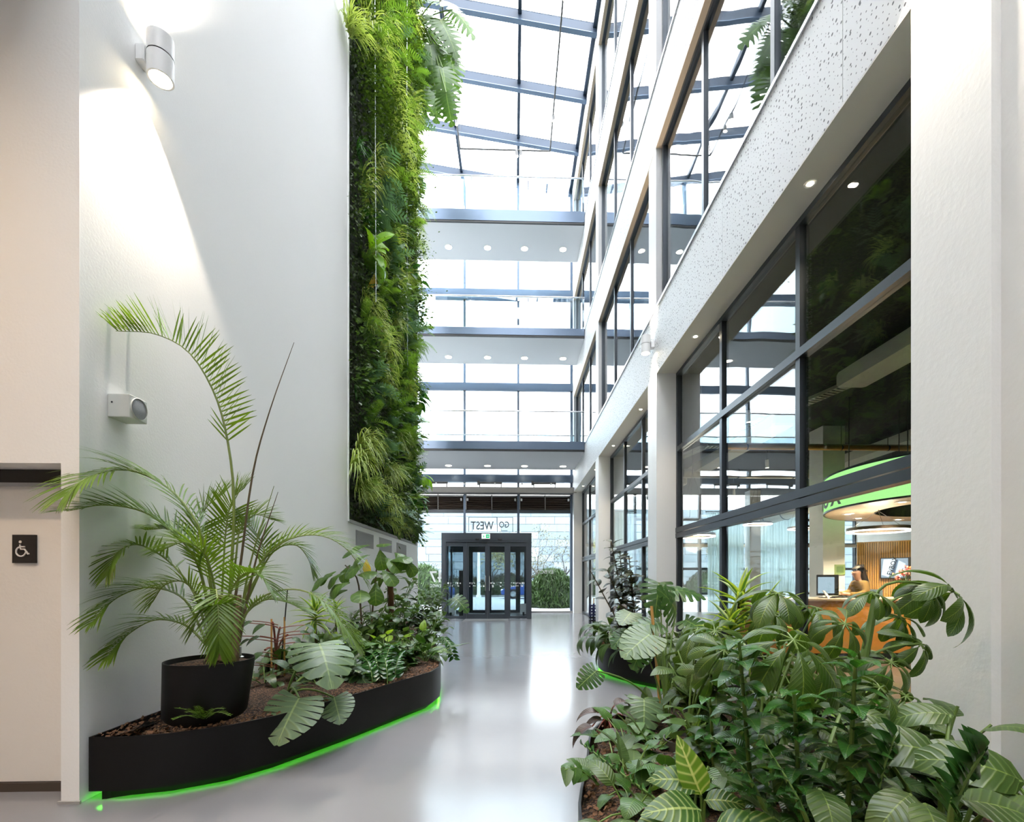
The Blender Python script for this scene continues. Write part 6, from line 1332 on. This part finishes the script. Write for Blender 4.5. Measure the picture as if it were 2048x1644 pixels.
mleaf_plant('monstera', 'pale young monstera in the far planter below the rubber plant', (1.7, 6.5, 0.36), [(A(1262, 1225, 6.2), 0.3, (-0.5, -0.6, -0.3), (0, -0.4, 1), 'monst_pale'), (A(1285, 1270, 6.0), 0.32, (-0.6, -0.6, -0.5), (0, -0.5, 1), 'monst_pale'), (A(1250, 1265, 6.1), 0.28, (-0.6, -0.4, -0.5), (0, -0.5, 1), 'monst')], 'monst_pale', 9)

# ================================================================== near right planter
S2 = 0.345
def soil2(u, v): return tuple(at_z(u, v, S2))
# monstera on a bamboo cane
mb = soil2(1330, 1442)
mleaf_plant('monstera', 'monstera tied to the orange bamboo cane at the back of the near planter', mb, [
    (A(1318, 1165, 3.55), 0.26, (-0.25, -0.55, -0.9), (-0.15, -1, 0.35)), (A(1340, 1180, 3.7), 0.28, (0.75, -0.1, 0.05), (0.2, -0.5, 1)), (A(1352, 1225, 3.6), 0.30, (-0.2, -0.4, 0.35), (0, -0.9, 0.6)), (A(1300, 1268, 3.4), 0.28, (-0.8, -0.4, -0.45), (0, -0.6, 1), 'monst_pale'),
    (A(1320, 1245, 3.5), 0.24, (-0.9, -0.2, 0.0), (0, -0.6, 1)), (A(1285, 1290, 3.4), 0.2, (-0.5, -0.6, -0.8), (0, -0.9, 0.5)), (A(1192, 1342, 3.2), 0.17, (-0.8, -0.2, -0.6), (-0.2, -0.9, 0.5)), (A(1288, 1398, 3.05), 0.23, (-0.15, -0.7, -0.8), (0, -0.9, 0.6), 'monst_pale'), (A(1370, 1240, 3.6), 0.26, (0.6, -0.5, -0.3), (0, -0.5, 1))], 'monst', 12, rad=0.007)
p0 = Vector(soil2(1323, 1440)); p1 = Vector(A(1303, 1212, 3.5)); t = MB().tube([Vector((0, 0, -0.03)), (p1 - p0) * 0.5, p1 - p0], 0.011, 9).build('plant_stake', M['cane'], smooth=True); t.location = p0; tag(t, 'leaning orange bamboo cane in the near planter', 'plant stake', 'plant stakes')
# dark burgundy philodendron
bb = Vector(soil2(1217, 1455)); mleaf_plant('burgundy_philodendron', 'dark burgundy philodendron leaning over the near planter rim', tuple(bb), [
    (A(1196, 1425, 2.95), 0.17, (-0.85, 0, 0.25), (0.2, -0.3, 1)), (A(1185, 1452, 2.9), 0.20, (-0.8, -0.2, -0.05), (0, -0.2, 1)), (A(1205, 1440, 2.95), 0.14, (-0.75, -0.3, 0.3), (0, -0.4, 1)), (A(1228, 1412, 3.0), 0.19, (0.55, 0.1, 0.55), (-0.4, -0.4, 0.8)), (A(1222, 1455, 2.85), 0.13, (0.05, -0.8, -0.5), (0, -0.6, 1)), (A(1245, 1430, 3.0), 0.15, (0.8, -0.2, 0.1), (0, -0.4, 1)), (A(1190, 1470, 2.9), 0.12, (-0.4, -0.6, -0.8), (-0.5, -0.5, 0.6))], 'burg', 13, rad=0.006, stem='red_stem')
dracaena('tall yellow-edged dracaena in the near planter before the reception window', (1.42, 3.35, S2), [A(1482, 1195, 3.0), A(1462, 1250, 2.9), A(1530, 1225, 3.1)], 26, 0.27, 14)
# umbrella plants
R_ = lambda u, v, y: Vector(A(u, v, y))
tk = [R_(1710, 1500, 2.05), R_(1722, 1350, 2.1), R_(1738, 1265, 2.12), R_(1750, 1200, 2.15)]; tk[0].z = S2 - 0.02
hubs('umbrella_plant', 'umbrella plant with a thick green trunk in front of the reception desk', (tk[0].x, tk[0].y, S2), [
    (R_(1745, 1186, 2.1), 0.15, (0, -0.25, 1), tk[3]), (R_(1862, 1180, 2.15), 0.17, (0.1, -0.7, 0.7), tk[2]), (R_(1908, 1183, 2.1), 0.25, (0.75, -0.25, 0.55), tk[3]), (R_(1782, 1325, 2.05), 0.18, (0.1, -0.7, 0.7), tk[1]), (R_(1760, 1375, 1.9), 0.17, (0.2, -0.7, 0.7), tk[0]), (R_(1660, 1320, 2.0), 0.17, (-0.2, -0.6, 0.8), tk[1]), (R_(1842, 1288, 2.1), 0.16, (0.35, -0.75, 0.6), tk[1]), (R_(1690, 1248, 1.95), 0.165, (-0.1, -0.75, 0.65), tk[1]), (R_(1800, 1235, 2.25), 0.17, (0.1, -0.5, 0.9), tk[2]), (R_(1812, 1392, 2.0), 0.17, (0.2, -0.6, 0.8), tk[0])], 'scheff', 15, trunk=tk)
ub = Vector((1.12, 2.2, S2))
hubs('umbrella_plant', 'umbrella plant with the largest dark leaf wheel in the near planter', tuple(ub), [
    (R_(1587, 1280, 1.72), 0.30, (-0.05, -0.62, 0.8), None), (R_(1555, 1186, 2.3), 0.22, (0, -0.35, 1), None), (R_(1632, 1215, 2.35), 0.2, (0.15, -0.4, 1), None)], 'scheff', 16)
hubs('umbrella_plant', 'umbrella plant with hanging leaves between the cane and the dracaena', (1.0, 2.75, S2), [
    (R_(1430, 1262, 2.4), 0.20, (-0.25, -0.5, 0.75), None), (R_(1448, 1300, 2.2), 0.17, (-0.1, -0.7, 0.6), None), (R_(1395, 1260, 2.8), 0.19, (-0.3, -0.4, 0.9), None), (R_(1545, 1225, 2.7), 0.2, (0, -0.5, 1), None), (R_(1420, 1345, 2.4), 0.15, (0, -0.8, 0.5), None)], 'scheff', 17)
# upright spiral-leaved stems
for i, (bu, bv, yb, tu, tv, ty, n, L, lb) in enumerate(((1512, 1500, 1.75, 1478, 1280, 1.7, 26, (0.10, 0.14), 'upright spiral-leaved stem below the big leaf wheel'), (1607, 1560, 1.62, 1588, 1385, 1.6, 26, (0.09, 0.13), 'short upright spiral-leaved stem in the middle of the near planter'), (1688, 1620, 1.55, 1712, 1312, 1.55, 24, (0.10, 0.14), 'tall upright spiral-leaved stem in front of the umbrella trunk'), (1430, 1440, 2.2, 1420, 1395, 2.2, 12, (0.10, 0.13), 'low spiral-leaved stem beside the striped leaf'))):
    p0 = R_(bu, bv, yb); p0.z = S2; p1 = R_(tu, tv, ty)
    cane('spiral_ginger', lb, 'plant', [p0, p0.lerp(p1, 0.5), p1], 'costus', int(n * 1.5), L, 90 + i, 0.25, 1.0, (0.35, 0.85), (0.010, 0.006), 'stem', 'spiral-leaved stems')
# zz stems
for i, (b_, mid_, tip, n, L, rad, lb) in enumerate((((1900, 1720, 1.25), (1910, 1600, 1.22), (1965, 1500, 1.2), 24, (0.085, 0.12), (0.012, 0.006), 'big zz stem at the lower right corner with overlapping leaflets'), ((1440, 1690, 1.75), (1300, 1590, 1.75), (1168, 1490, 1.85), 22, (0.05, 0.065), (0.009, 0.003), 'long zz stem sweeping across the near planter to the rim'), ((1560, 1690, 1.6), (1500, 1560, 1.6), (1430, 1480, 1.65), 12, (0.075, 0.095), (0.009, 0.004), 'arching zz stem beside the striped leaf'), ((1640, 1700, 1.45), (1590, 1590, 1.45), (1530, 1490, 1.5), 14, (0.075, 0.10), (0.009, 0.004), 'arching zz stem with pointed leaflets in the lower middle'), ((1740, 1690, 1.5), (1760, 1560, 1.5), (1790, 1470, 1.5), 16, (0.07, 0.09), (0.008, 0.003), 'thin zz stem before the large pale leaf'))):
    P = [R_(*b_), R_(*mid_), R_(*tip)]; P = catmull(P, 10)
    cane('zz_plant', lb, 'plant', P, 'zz', n, L, 120 + i, 0.3 if i != 1 else 0.45, 1.0, (0.35, 0.8), rad, 'stem', 'zz stems of the near planter', dist=1.1 if i == 0 else 0.9)
# large philodendrons at the right
mleaf_plant('philodendron', 'philodendron with the largest pale ribbed leaf before the rough pillar', (1.45, 1.55, S2), [
    (A(1872, 1505, 1.5), 0.34, (-0.85, 0.15, 0.28), (-0.1, -0.75, 0.8)), (A(1900, 1430, 1.75), 0.26, (-0.65, 0.2, 0.15), (0.1, -0.6, 0.9)), (A(2040, 1560, 1.35), 0.32, (-0.75, 0.1, 0.42), (0.1, -0.8, 0.7)), (A(1760, 1500, 1.6), 0.25, (-0.6, -0.4, 0.1), (0, -0.5, 1)), (A(1930, 1600, 1.25), 0.26, (0.7, -0.3, 0.05), (0, -0.35, 1)), (A(2010, 1610, 1.3), 0.26, (0.5, -0.4, 0.1), (0, -0.4, 1)), (A(1820, 1590, 1.4), 0.24, (-0.7, -0.4, 0.0), (0, -0.4, 1)), (A(1850, 1610, 1.3), 0.22, (-0.3, -0.7, 0.0), (0, -0.4, 1)), (A(1990, 1530, 1.5), 0.28, (-0.7, 0.3, 0.2), (0, -0.7, 0.8))], 'philo', 18, rad=0.008)
mleaf_plant('philodendron', 'philodendron with ribbed leaves in the lower middle of the near planter', (1.05, 1.75, S2), [
    (A(1660, 1490, 1.7), 0.24, (0.3, -0.5, -0.5), (0.2, -0.8, 0.6)), (A(1590, 1500, 1.75), 0.22, (-0.5, -0.6, -0.1), (0, -0.5, 1)), (A(1720, 1560, 1.55), 0.22, (0.7, -0.5, -0.2), (0, -0.5, 1)), (A(1640, 1580, 1.5), 0.24, (-0.2, -0.8, 0.0), (0, -0.4, 1)), (A(1560, 1440, 1.9), 0.22, (-0.5, -0.5, 0.1), (0, -0.6, 1)), (A(1770, 1430, 1.9), 0.22, (0.5, -0.5, 0.3), (0, -0.6, 1)), (A(1680, 1430, 1.9), 0.2, (0.3, -0.6, 0.4), (0, -0.7, 0.8))], 'philo', 19)
# striped calathea
mleaf_plant('calathea', 'calathea with one upright yellow-striped leaf at the bottom of the near planter', (0.66, 1.72, S2), [
    (A(1402, 1590, 1.72), 0.22, (-0.34, 0.1, 0.9), (-0.25, -1, 0.1), 'calathea2'), (A(1395, 1565, 1.75), 0.19, (-0.85, -0.1, 0.25), (0, -0.7, 0.8)), (A(1410, 1600, 1.7), 0.15, (0.75, -0.4, 0.25), (0, -0.6, 1)), (A(1400, 1620, 1.6), 0.22, (-0.75, -0.3, 0.3), (0, -0.6, 1)), (A(1430, 1650, 1.55), 0.22, (0.6, -0.4, 0.3), (0, -0.6, 1)), (A(1470, 1640, 1.55), 0.24, (0.5, -0.5, 0.1), (0, -0.6, 1)), (A(1350, 1640, 1.6), 0.22, (-0.6, -0.5, 0.2), (0, -0.6, 1))], 'calathea', 20, rad=0.006)
# nursery pot sunk in the soil
p = soil2(1365, 1512); t = thing('nursery_pot', 'round grey nursery pot sunk into the near planter soil', 'plant pot', (p[0] + 0.02, p[1], S2 - 0.06)); MB().lathe([(0.10, 0), (0.125, 0.16), (0.119, 0.16), (0.112, 0.13)], n=36, cap=False).build('pot_wall', M['dark_grey'], t, True); MB().lathe([(0.113, 0.135), (0.01, 0.145)], n=30, cap=False).build('pot_soil', M['soil'], t, True)
sprig_fern('sprig_fern', 'tiny feathery fern growing in the sunk nursery pot', (p[0] + 0.06, p[1], S2 + 0.07), [(p[0] + 0.06 + 0.09 * math.cos(a), p[1] + 0.07 * math.sin(a), S2 + 0.2 + 0.05 * math.sin(3 * a)) for a in (0, 0.9, 1.9, 2.8, 3.8, 4.9)], LM['fern'], 0.012, 14, 6, spread=0.04)
# ground fillers, right
def where_right(u, v): return 'beside the planter rim' if u < 1260 else 'around the sunk nursery pot' if u < 1400 else 'below the big leaf wheel' if u < 1600 else 'under the umbrella trunk' if u < 1780 else 'before the rough pillar'
fr_ = [(1228, 1530, 'heart', 9), (1250, 1590, 'heart', 8), (1252, 1500, 'heart', 9), (1265, 1560, 'heart', 10), (1270, 1470, 'heart', 9), (1285, 1620, 'heart', 9), (1310, 1510, 'heart', 10), (1330, 1580, 'heart', 10), (1290, 1450, 'heart', 8), (1262, 1640, 'philo', 7), (1350, 1470, 'heart', 8), (1385, 1560, 'heart', 8), (1420, 1500, 'dark', 9), (1450, 1560, 'heart', 9), (1480, 1460, 'philo', 8), (1500, 1540, 'dark', 9), (1540, 1500, 'heart', 9), (1560, 1600, 'bush', 10), (1620, 1480, 'dark', 9), (1640, 1540, 'calathea', 8),
       (1700, 1460, 'bush', 12), (1740, 1480, 'philo', 8), (1780, 1520, 'dark', 9), (1660, 1420, 'lime', 9), (1720, 1420, 'bush', 12), (1600, 1430, 'bush', 12), (1440, 1420, 'heart', 9), (1400, 1410, 'philo', 8), (1500, 1420, 'bush', 12), (1370, 1420, 'bush', 10), (1800, 1450, 'philo', 8), (1850, 1560, 'dark', 9), (1900, 1500, 'dark', 8), (1930, 1640, 'dark', 9), (1750, 1620, 'heart', 9), (1560, 1640, 'heart', 9), (1480, 1620, 'heart', 9), (1680, 1650, 'dark', 9), (1850, 1650, 'bush', 10), (1545, 1410, 'lime', 8)]
for i, (u, v, k, n) in enumerate(sorted(fr_)):
    rosette(KW[k].replace(' ', '_').replace('-', '_'), nth((k, where_right(u, v))) + ' ' + KW[k] + ' from the rim side, near planter ' + where_right(u, v), 'plant', soil2(u, v), k, n, {'heart': (0.10, 0.15), 'calathea': (0.16, 0.22), 'philo': (0.16, 0.23), 'dark': (0.12, 0.17), 'lime': (0.12, 0.17), 'bush': (0.10, 0.15)}[k], (0.05, 0.22), (0.15, 1.2), 200 + i, group='small plants of the near planter')
for i, (x, y, w, h, k, n, L, lb) in enumerate(((1.15, 3.0, .25, .55, 'philo', 42, (.18, .25), 'broad-leaved mound behind the hanging umbrella leaves'), (1.45, 2.7, .28, .6, 'scheff', 49, (.16, .22), 'glossy mound below the dracaena crowns'), (1.75, 2.8, .28, .62, 'scheff', 49, (.16, .22), 'glossy mound under the desk side of the umbrella plant'), (1.3, 2.3, .25, .42, 'bush', 56, (.12, .17), 'leafy mound below the big leaf wheel'), (1.65, 2.2, .25, .42, 'philo', 42, (.18, .25), 'broad-leaved mound around the umbrella trunk'),
    (0.95, 2.35, .22, .35, 'bush', 49, (.11, .16), 'leafy mound behind the sunk nursery pot'), (1.9, 2.1, .22, .45, 'philo', 35, (.18, .26), 'broad-leaved mound at the foot of the rough pillar'), (1.2, 1.85, .2, .3, 'dark', 49, (.12, .17), 'dark mound between the spiral-leaved stems'), (1.5, 1.75, .22, .32, 'dark', 49, (.13, .18), 'dark mound below the large ribbed leaf'), (1.0, 1.6, .2, .28, 'heart', 49, (.11, .15), 'heart-leaved mound at the lower middle edge'), (1.75, 1.45, .22, .34, 'philo', 42, (.16, .22), 'broad-leaved mound in the lower right corner'), (1.35, 1.4, .2, .3, 'dark', 49, (.13, .18), 'dark mound at the bottom edge'), (0.75, 2.0, .16, .2, 'heart', 42, (.09, .13), 'low heart-leaved mound beside the striped calathea'), (1.9, 3.4, .3, .7, 'scheff', 49, (.17, .23), 'glossy mound before the reception window'), (1.3, 3.6, .3, .6, 'philo', 42, (.2, .27), 'broad-leaved mound behind the dracaena'))):
    bushy('leafy_mound', lb, (x, y, S2), w, h, k, n, L, 330 + i, 'leafy mounds of the near planter')
# pothos runner over the rim
cane('pothos', 'pothos runner hanging out over the near planter rim', 'plant', [soil2(1200, 1570), A(1180, 1555, 2.2), A(1155, 1535, 2.15), A(1128, 1540, 2.1)], 'heart', 8, (0.06, 0.10), 150, 0.1, 1, (0.2, 0.8), (0.004, 0.003), 'stem', dist=True)

# ================================================================== living wall
def clump(verts):      # helper: merge strips
    v = []; f = []; uv = []
    for pts, w, side in verts:
        n0 = len(v); m = len(pts)
        for j, c in enumerate(pts):
            ww = w * (1 - (j / (m - 1)) ** 2.5) + 0.0008; v += [c - side * ww, c + side * ww]; uv += [(0, j / (m - 1)), (1, j / (m - 1))]
        f += [(n0 + 2 * j, n0 + 2 * j + 1, n0 + 2 * j + 3, n0 + 2 * j + 2) for j in range(m - 1)]
    return v, f, uv
def spider(seed, n=80, L=(0.35, 0.6)):
    r = random.Random(seed); out = []
    for i in range(n):
        a = r.uniform(-1.4, 1.4); e = r.uniform(0.1, 1.25); l = r.uniform(*L); d = Vector((math.cos(a) * math.cos(e), math.sin(a) * math.cos(e), math.sin(e))); p = Vector((0, r.gauss(0, .05), r.gauss(0, .04))); pts = []
        for j in range(6): pts.append(p.copy()); p = p + d * (l / 5); d = (d + Vector((0.02, 0, -0.42 - 0.1 * j))).normalized()
        side = Vector((-math.sin(a), math.cos(a), 0)); out.append((pts, r.uniform(.005, .009), side))
    v, f, uv = clump(out); return mesh_from('spider_plant', v, f, LM['grass'], uv)
def wfern(seed, mat, n=13, L=(0.35, 0.55), lob=15, ll=0.10, lw=0.014, drp=0.28):
    r = random.Random(seed); v = []; f = []; uv = []
    for i in range(n):
        a = r.uniform(-1.5, 1.5); e = r.uniform(-0.5, 1.1); l = r.uniform(*L); d = Vector((math.cos(a) * math.cos(e), math.sin(a) * math.cos(e), math.sin(e))); p = Vector((0, r.gauss(0, .05), r.gauss(0, .05))); P = []
        for j in range(lob + 1): P.append(p.copy()); p = p + d * (l / lob); d = (d + Vector((0.01, 0, -drp / 4))).normalized()
        for j in range(1, lob):
            d = (P[j + 1] - P[j - 1]).normalized(); h = d.cross(Vector((0.4, 0, 1))); h = h.normalized() if h.length > .1 else Vector((0, 1, 0)); q = j / lob; le = ll * math.sin(pi * (0.12 + 0.83 * q)) * r.uniform(.85, 1.1)
            for s in (-1, 1):
                n0 = len(v); c = P[j]; tip = c + (h * s + d * 0.55).normalized() * le; mid_ = c.lerp(tip, 0.45); v += [c - d * lw * .6, mid_ - d * lw * .6, tip, mid_ + d * lw, c + d * lw * .6]; uv += [(0, 0), (0, .5), (.5, 1), (1, .5), (1, 0)]; f.append((n0, n0 + 1, n0 + 2, n0 + 3, n0 + 4))
    return mesh_from('green_fern', v, f, mat, uv)
def wbush(seed, mat, n=110, R=0.22, L=(0.05, 0.10), w=0.3):
    r = random.Random(seed); v = []; f = []; uv = []
    for i in range(n):
        p = Vector((abs(r.gauss(0, .5)), r.gauss(0, .55), r.gauss(0, .55))) * R; d = (p.normalized() * 0.6 + Vector((0.5, r.uniform(-.5, .5), r.uniform(-.9, .4)))).normalized(); l = r.uniform(*L); h = d.cross(Vector((r.gauss(0, .4), r.gauss(0, .4), 1))).normalized(); up = h.cross(d); n0 = len(v)
        v += [p, p + d * l * .45 - h * l * w + up * l * .08, p + d * l, p + d * l * .45 + h * l * w + up * l * .08, p + d * l * .5 - up * l * .02]; uv += [(.5, 0), (0, .45), (.5, 1), (1, .45), (.5, .5)]; f += [(n0, n0 + 1, n0 + 4), (n0 + 1, n0 + 2, n0 + 4), (n0 + 2, n0 + 3, n0 + 4), (n0 + 3, n0, n0 + 4)]
    return mesh_from('leafy_clump', v, f, mat, uv)
WM = {'spider_plant': [spider(i) for i in range(4)], 'green_fern': [wfern(10 + i, LM['fern']) for i in range(4)], 'blue_fern': [wfern(20 + i, LM['bfern'], 9, (0.35, 0.55), 9, 0.17, 0.024, 0.2) for i in range(3)],
      'leafy_creeper': [wbush(30 + i, LM['moss'], 190, 0.30, (0.035, 0.065)) for i in range(3)], 'leafy_clump': [wbush(40 + i, LM['bush'], 150, 0.28, (0.06, 0.105)) for i in range(3)], 'strap_plant': [spider(50 + i, 34, (0.25, 0.4)) for i in range(2)]}
for k in ('strap_plant',):
    for me in WM[k]: me.materials[0] = LM['costus']
WD = {'spider_plant': 'pale arching spider plant', 'green_fern': 'bright green fern', 'blue_fern': 'blue-green lobed fern', 'leafy_creeper': 'small-leaved creeper clump', 'leafy_clump': 'dark leafy clump', 'strap_plant': 'dark strap-leaved tuft'}
r = random.Random(77); cells = []
nz_, ny_ = 42, 7
for iz in range(nz_):
    for iy in range(ny_):
        z = RZ0 + 0.18 + (RZ1 - RZ0 - 0.3) * (iz + r.random() * .8) / nz_; y = RY0 + 0.18 + (RY1 - RY0 - 0.36) * (iy + r.random() * .8) / ny_; cells.append((y, z))
key_spider = [at_x(u, v, XL + 0.2) for u, v in ((722, 930), (735, 985), (760, 340), (745, 70), (765, 110), (790, 180), (755, 660), (775, 700), (780, 1010), (715, 60), (790, 950), (735, 900))]
def where_wall(y, z):
    a = 'at the near edge' if y < RY0 + 1.3 else 'in the middle' if y < RY1 - 1.8 else 'at the far edge'
    b_ = 'just above the ledge' if z < 3.2 else 'below the lowest footbridge level' if z < 5.5 else 'between the lower footbridge levels' if z < 9.3 else 'between the upper footbridge levels' if z < 13 else 'under the roof'
    return a + ' of the living wall, ' + b_
WPL = []
def wall_plant(k, y, z, s, rot=0.0, out=0.0):
    o = empty(k); q_ = link_mesh({'spider_plant': 'blades', 'strap_plant': 'blades', 'green_fern': 'fronds', 'blue_fern': 'fronds'}.get(k, 'foliage'), r.choice(WM[k]), o); q_['kind'] = 'stuff'; o.location = (XL + 0.02 + out, y, z); o.rotation_euler = (rot, r.uniform(-.15, .25), r.uniform(-.3, .3)); o.scale = (s, s, s)
    tag(o, None, 'plant', 'plants of the living wall'); WPL.append((k, y, z, o)); return o
for p in key_spider: wall_plant('spider_plant', p.y, p.z, r.uniform(1.0, 1.35), 0, 0.05)
for (y, z) in cells:
    hi = z > 8.6; q = r.random()
    if hi: k = 'leafy_creeper' if q < 0.62 else 'spider_plant' if q < 0.76 else 'green_fern' if q < 0.9 else 'blue_fern'
    else: k = 'green_fern' if q < 0.30 else 'spider_plant' if q < 0.45 else 'blue_fern' if q < 0.60 else 'leafy_clump' if q < 0.80 else 'leafy_creeper' if q < 0.92 else 'strap_plant'
    wall_plant(k, y, z, r.uniform(0.8, 1.25) * (1.1 if hi else 1.0), r.uniform(-.35, .35), r.uniform(0, 0.06))
for k, y, z, o in sorted(WPL, key=lambda q: q[2]):
    w_ = 'near edge' if y < RY0 + 1.3 else 'middle' if y < RY1 - 1.8 else 'far edge'
    o['label'] = '%s %s up from the ledge, %s of the living wall' % (nth((k, w_)), WD[k], w_)
# close carpet of creeping leaves behind them
n = 34000; Y_ = RNG.uniform(RY0 + 0.02, RY1 - 0.02, n); Z_ = RNG.uniform(RZ0 + 0.02, RZ1 - 0.02, n); bump = 0.06 + 0.05 * np.sin(Y_ * 5.1 + np.sin(Z_ * 3.3) * 1.7) * np.sin(Z_ * 4.3 + Y_)
P = np.stack([XL - 0.10 + np.abs(bump) + RNG.uniform(0, 0.07, n), Y_, Z_], 1); a = RNG.normal(0, 1, (n, 3)); a[:, 0] = np.abs(a[:, 0]) * 0.8; a[:, 2] -= 0.5; a /= np.linalg.norm(a, axis=1)[:, None]; e = np.cross(a, RNG.normal(0, 1, (n, 3))); e /= np.linalg.norm(e, axis=1)[:, None]
S_ = RNG.uniform(0.035, 0.075, n)[:, None]; V = np.stack([P, P + a * S_ * .5 + e * S_ * .32, P + a * S_, P + a * S_ * .5 - e * S_ * .32], 1).reshape(-1, 3); UV = np.tile(np.array([(.5, 0), (1, .5), (.5, 1), (0, .5)]), (n, 1))
o = link_mesh('foliage', mesh_from('foliage', V, np.arange(4 * n).reshape(-1, 4).tolist(), LM['carpet'], UV, smooth=False)); tag(o, 'close carpet of small creeping leaves covering the living wall', 'foliage', kind='stuff')
# the bright nest plant and the big monstera at the top
nb_ = at_x(735, 512, XL + 0.08); t = thing('nest_philodendron', 'bright lime broad-leaved plant jutting from the living wall', 'plant', tuple(nb_)); r = random.Random(6); b = MB()
for k in range(13):
    an = k * 2.39996 + 0.4; d = Vector((0.55 + 0.25 * (k % 3), -math.cos(an) * 0.8 - 0.25, math.sin(an) * 0.9 + 0.2)); d.normalize(); p_ = d * 0.12; b.tube([(0, 0, 0), p_], 0.012, 5); put_leaf(t, 'nest', p_, d, Vector((0.5, -0.8, 0.5)), r.uniform(0.36, 0.52), r)
o = put_leaf(t, 'yellow', (0.15, 0, -0.18), (0.15, 0, -1), (1, -0.3, 0), 0.42, r); o['label'] = 'hanging yellow leaf'; b.build('stems', M['stem'], t, True)
mt = at_x(845, 60, XL + 0.05); mt.y = 12.7; mt.x = XL + 0.02; mt.z = 15.6
ml = []
for (u, v, y, s, d, up) in ((850, 30, 12.4, .85, (.6, -.2, -.5), (.3, -1, .3)), (880, 40, 12.2, .9, (.5, -.1, -.8), (.2, -1, .2)), (895, 70, 12.3, .7, (.45, 0, -.8), (.5, -.8, .3)), (860, 90, 12.3, .95, (.15, -.1, -1), (.2, -1, .1)), (885, 135, 12.3, .95, (.2, -.1, -1), (.2, -1, .1)), (850, 150, 12.5, .85, (-.05, 0, -1), (.1, -1, 0)), (870, 0, 12.4, .9, (.4, -.3, -.3), (0, -.8, .7)), (840, -20, 12.6, .9, (.3, -.3, .3), (0, -.8, .7)), (835, 60, 12.6, .8, (-.1, -.2, -1), (.2, -1, .2)), (905, 20, 12.4, .7, (.7, 0, -.4), (.1, -1, .3)), (870, 175, 12.4, .8, (.1, -.1, -1), (.3, -1, .1)), (892, 185, 12.2, .75, (.15, -.1, -1), (-.2, -1, .1)), (862, 60, 12.6, .9, (.3, -.1, -.8), (.4, -1, .1)), (878, 95, 12.5, .8, (.0, -.2, -1), (.5, -1, .1)), (900, 110, 12.4, .7, (.3, -.2, -1), (.1, -1, .3)), (845, 110, 12.7, .8, (-.2, -.1, -1), (.3, -1, .2))):
    ml.append((A(u, v, y), s, d, up))
mleaf_plant('monstera', 'large monstera hanging out from the top of the living wall', tuple(mt), ml, 'monst_top', 44, rad=0.02)
for i, (u, v, L, n, k) in enumerate(((838, 800, .30, 16, 'costus'), (842, 955, .30, 16, 'nest'), (838, 1005, .26, 14, 'costus'), (830, 560, .26, 12, 'costus'), (832, 880, .24, 14, 'bush'), (828, 380, .25, 12, 'bush'), (832, 1060, .22, 14, 'bush'))):
    p = at_x(u, v, XL + 0.22)
    rosette('star_plant', ORD[i] + ' star-leaved plant jutting from the far edge of the living wall', 'plant', (XL + 0.08, min(p.y, RY1 - 0.1), p.z), k, n, (L, L * 1.3), (0.1, 0.3), (-0.4, 1.0), 400 + i, group='star-leaved plants of the living wall', az=(-1.5, 1.5))
for i, u in enumerate((752, 815)):
    p = at_x(u, 300, XL + 0.3); t = MB().tube([(p.x, p.y, 6.0), (p.x - 0.02, p.y, 11), (p.x, p.y, 16.9)], 0.006, 5).build('trellis_wire', M['chrome']); tag(t, 'thin vertical wire in front of the living wall, %s one' % ('nearer' if i == 0 else 'farther'), 'wire', 'wires of the living wall')
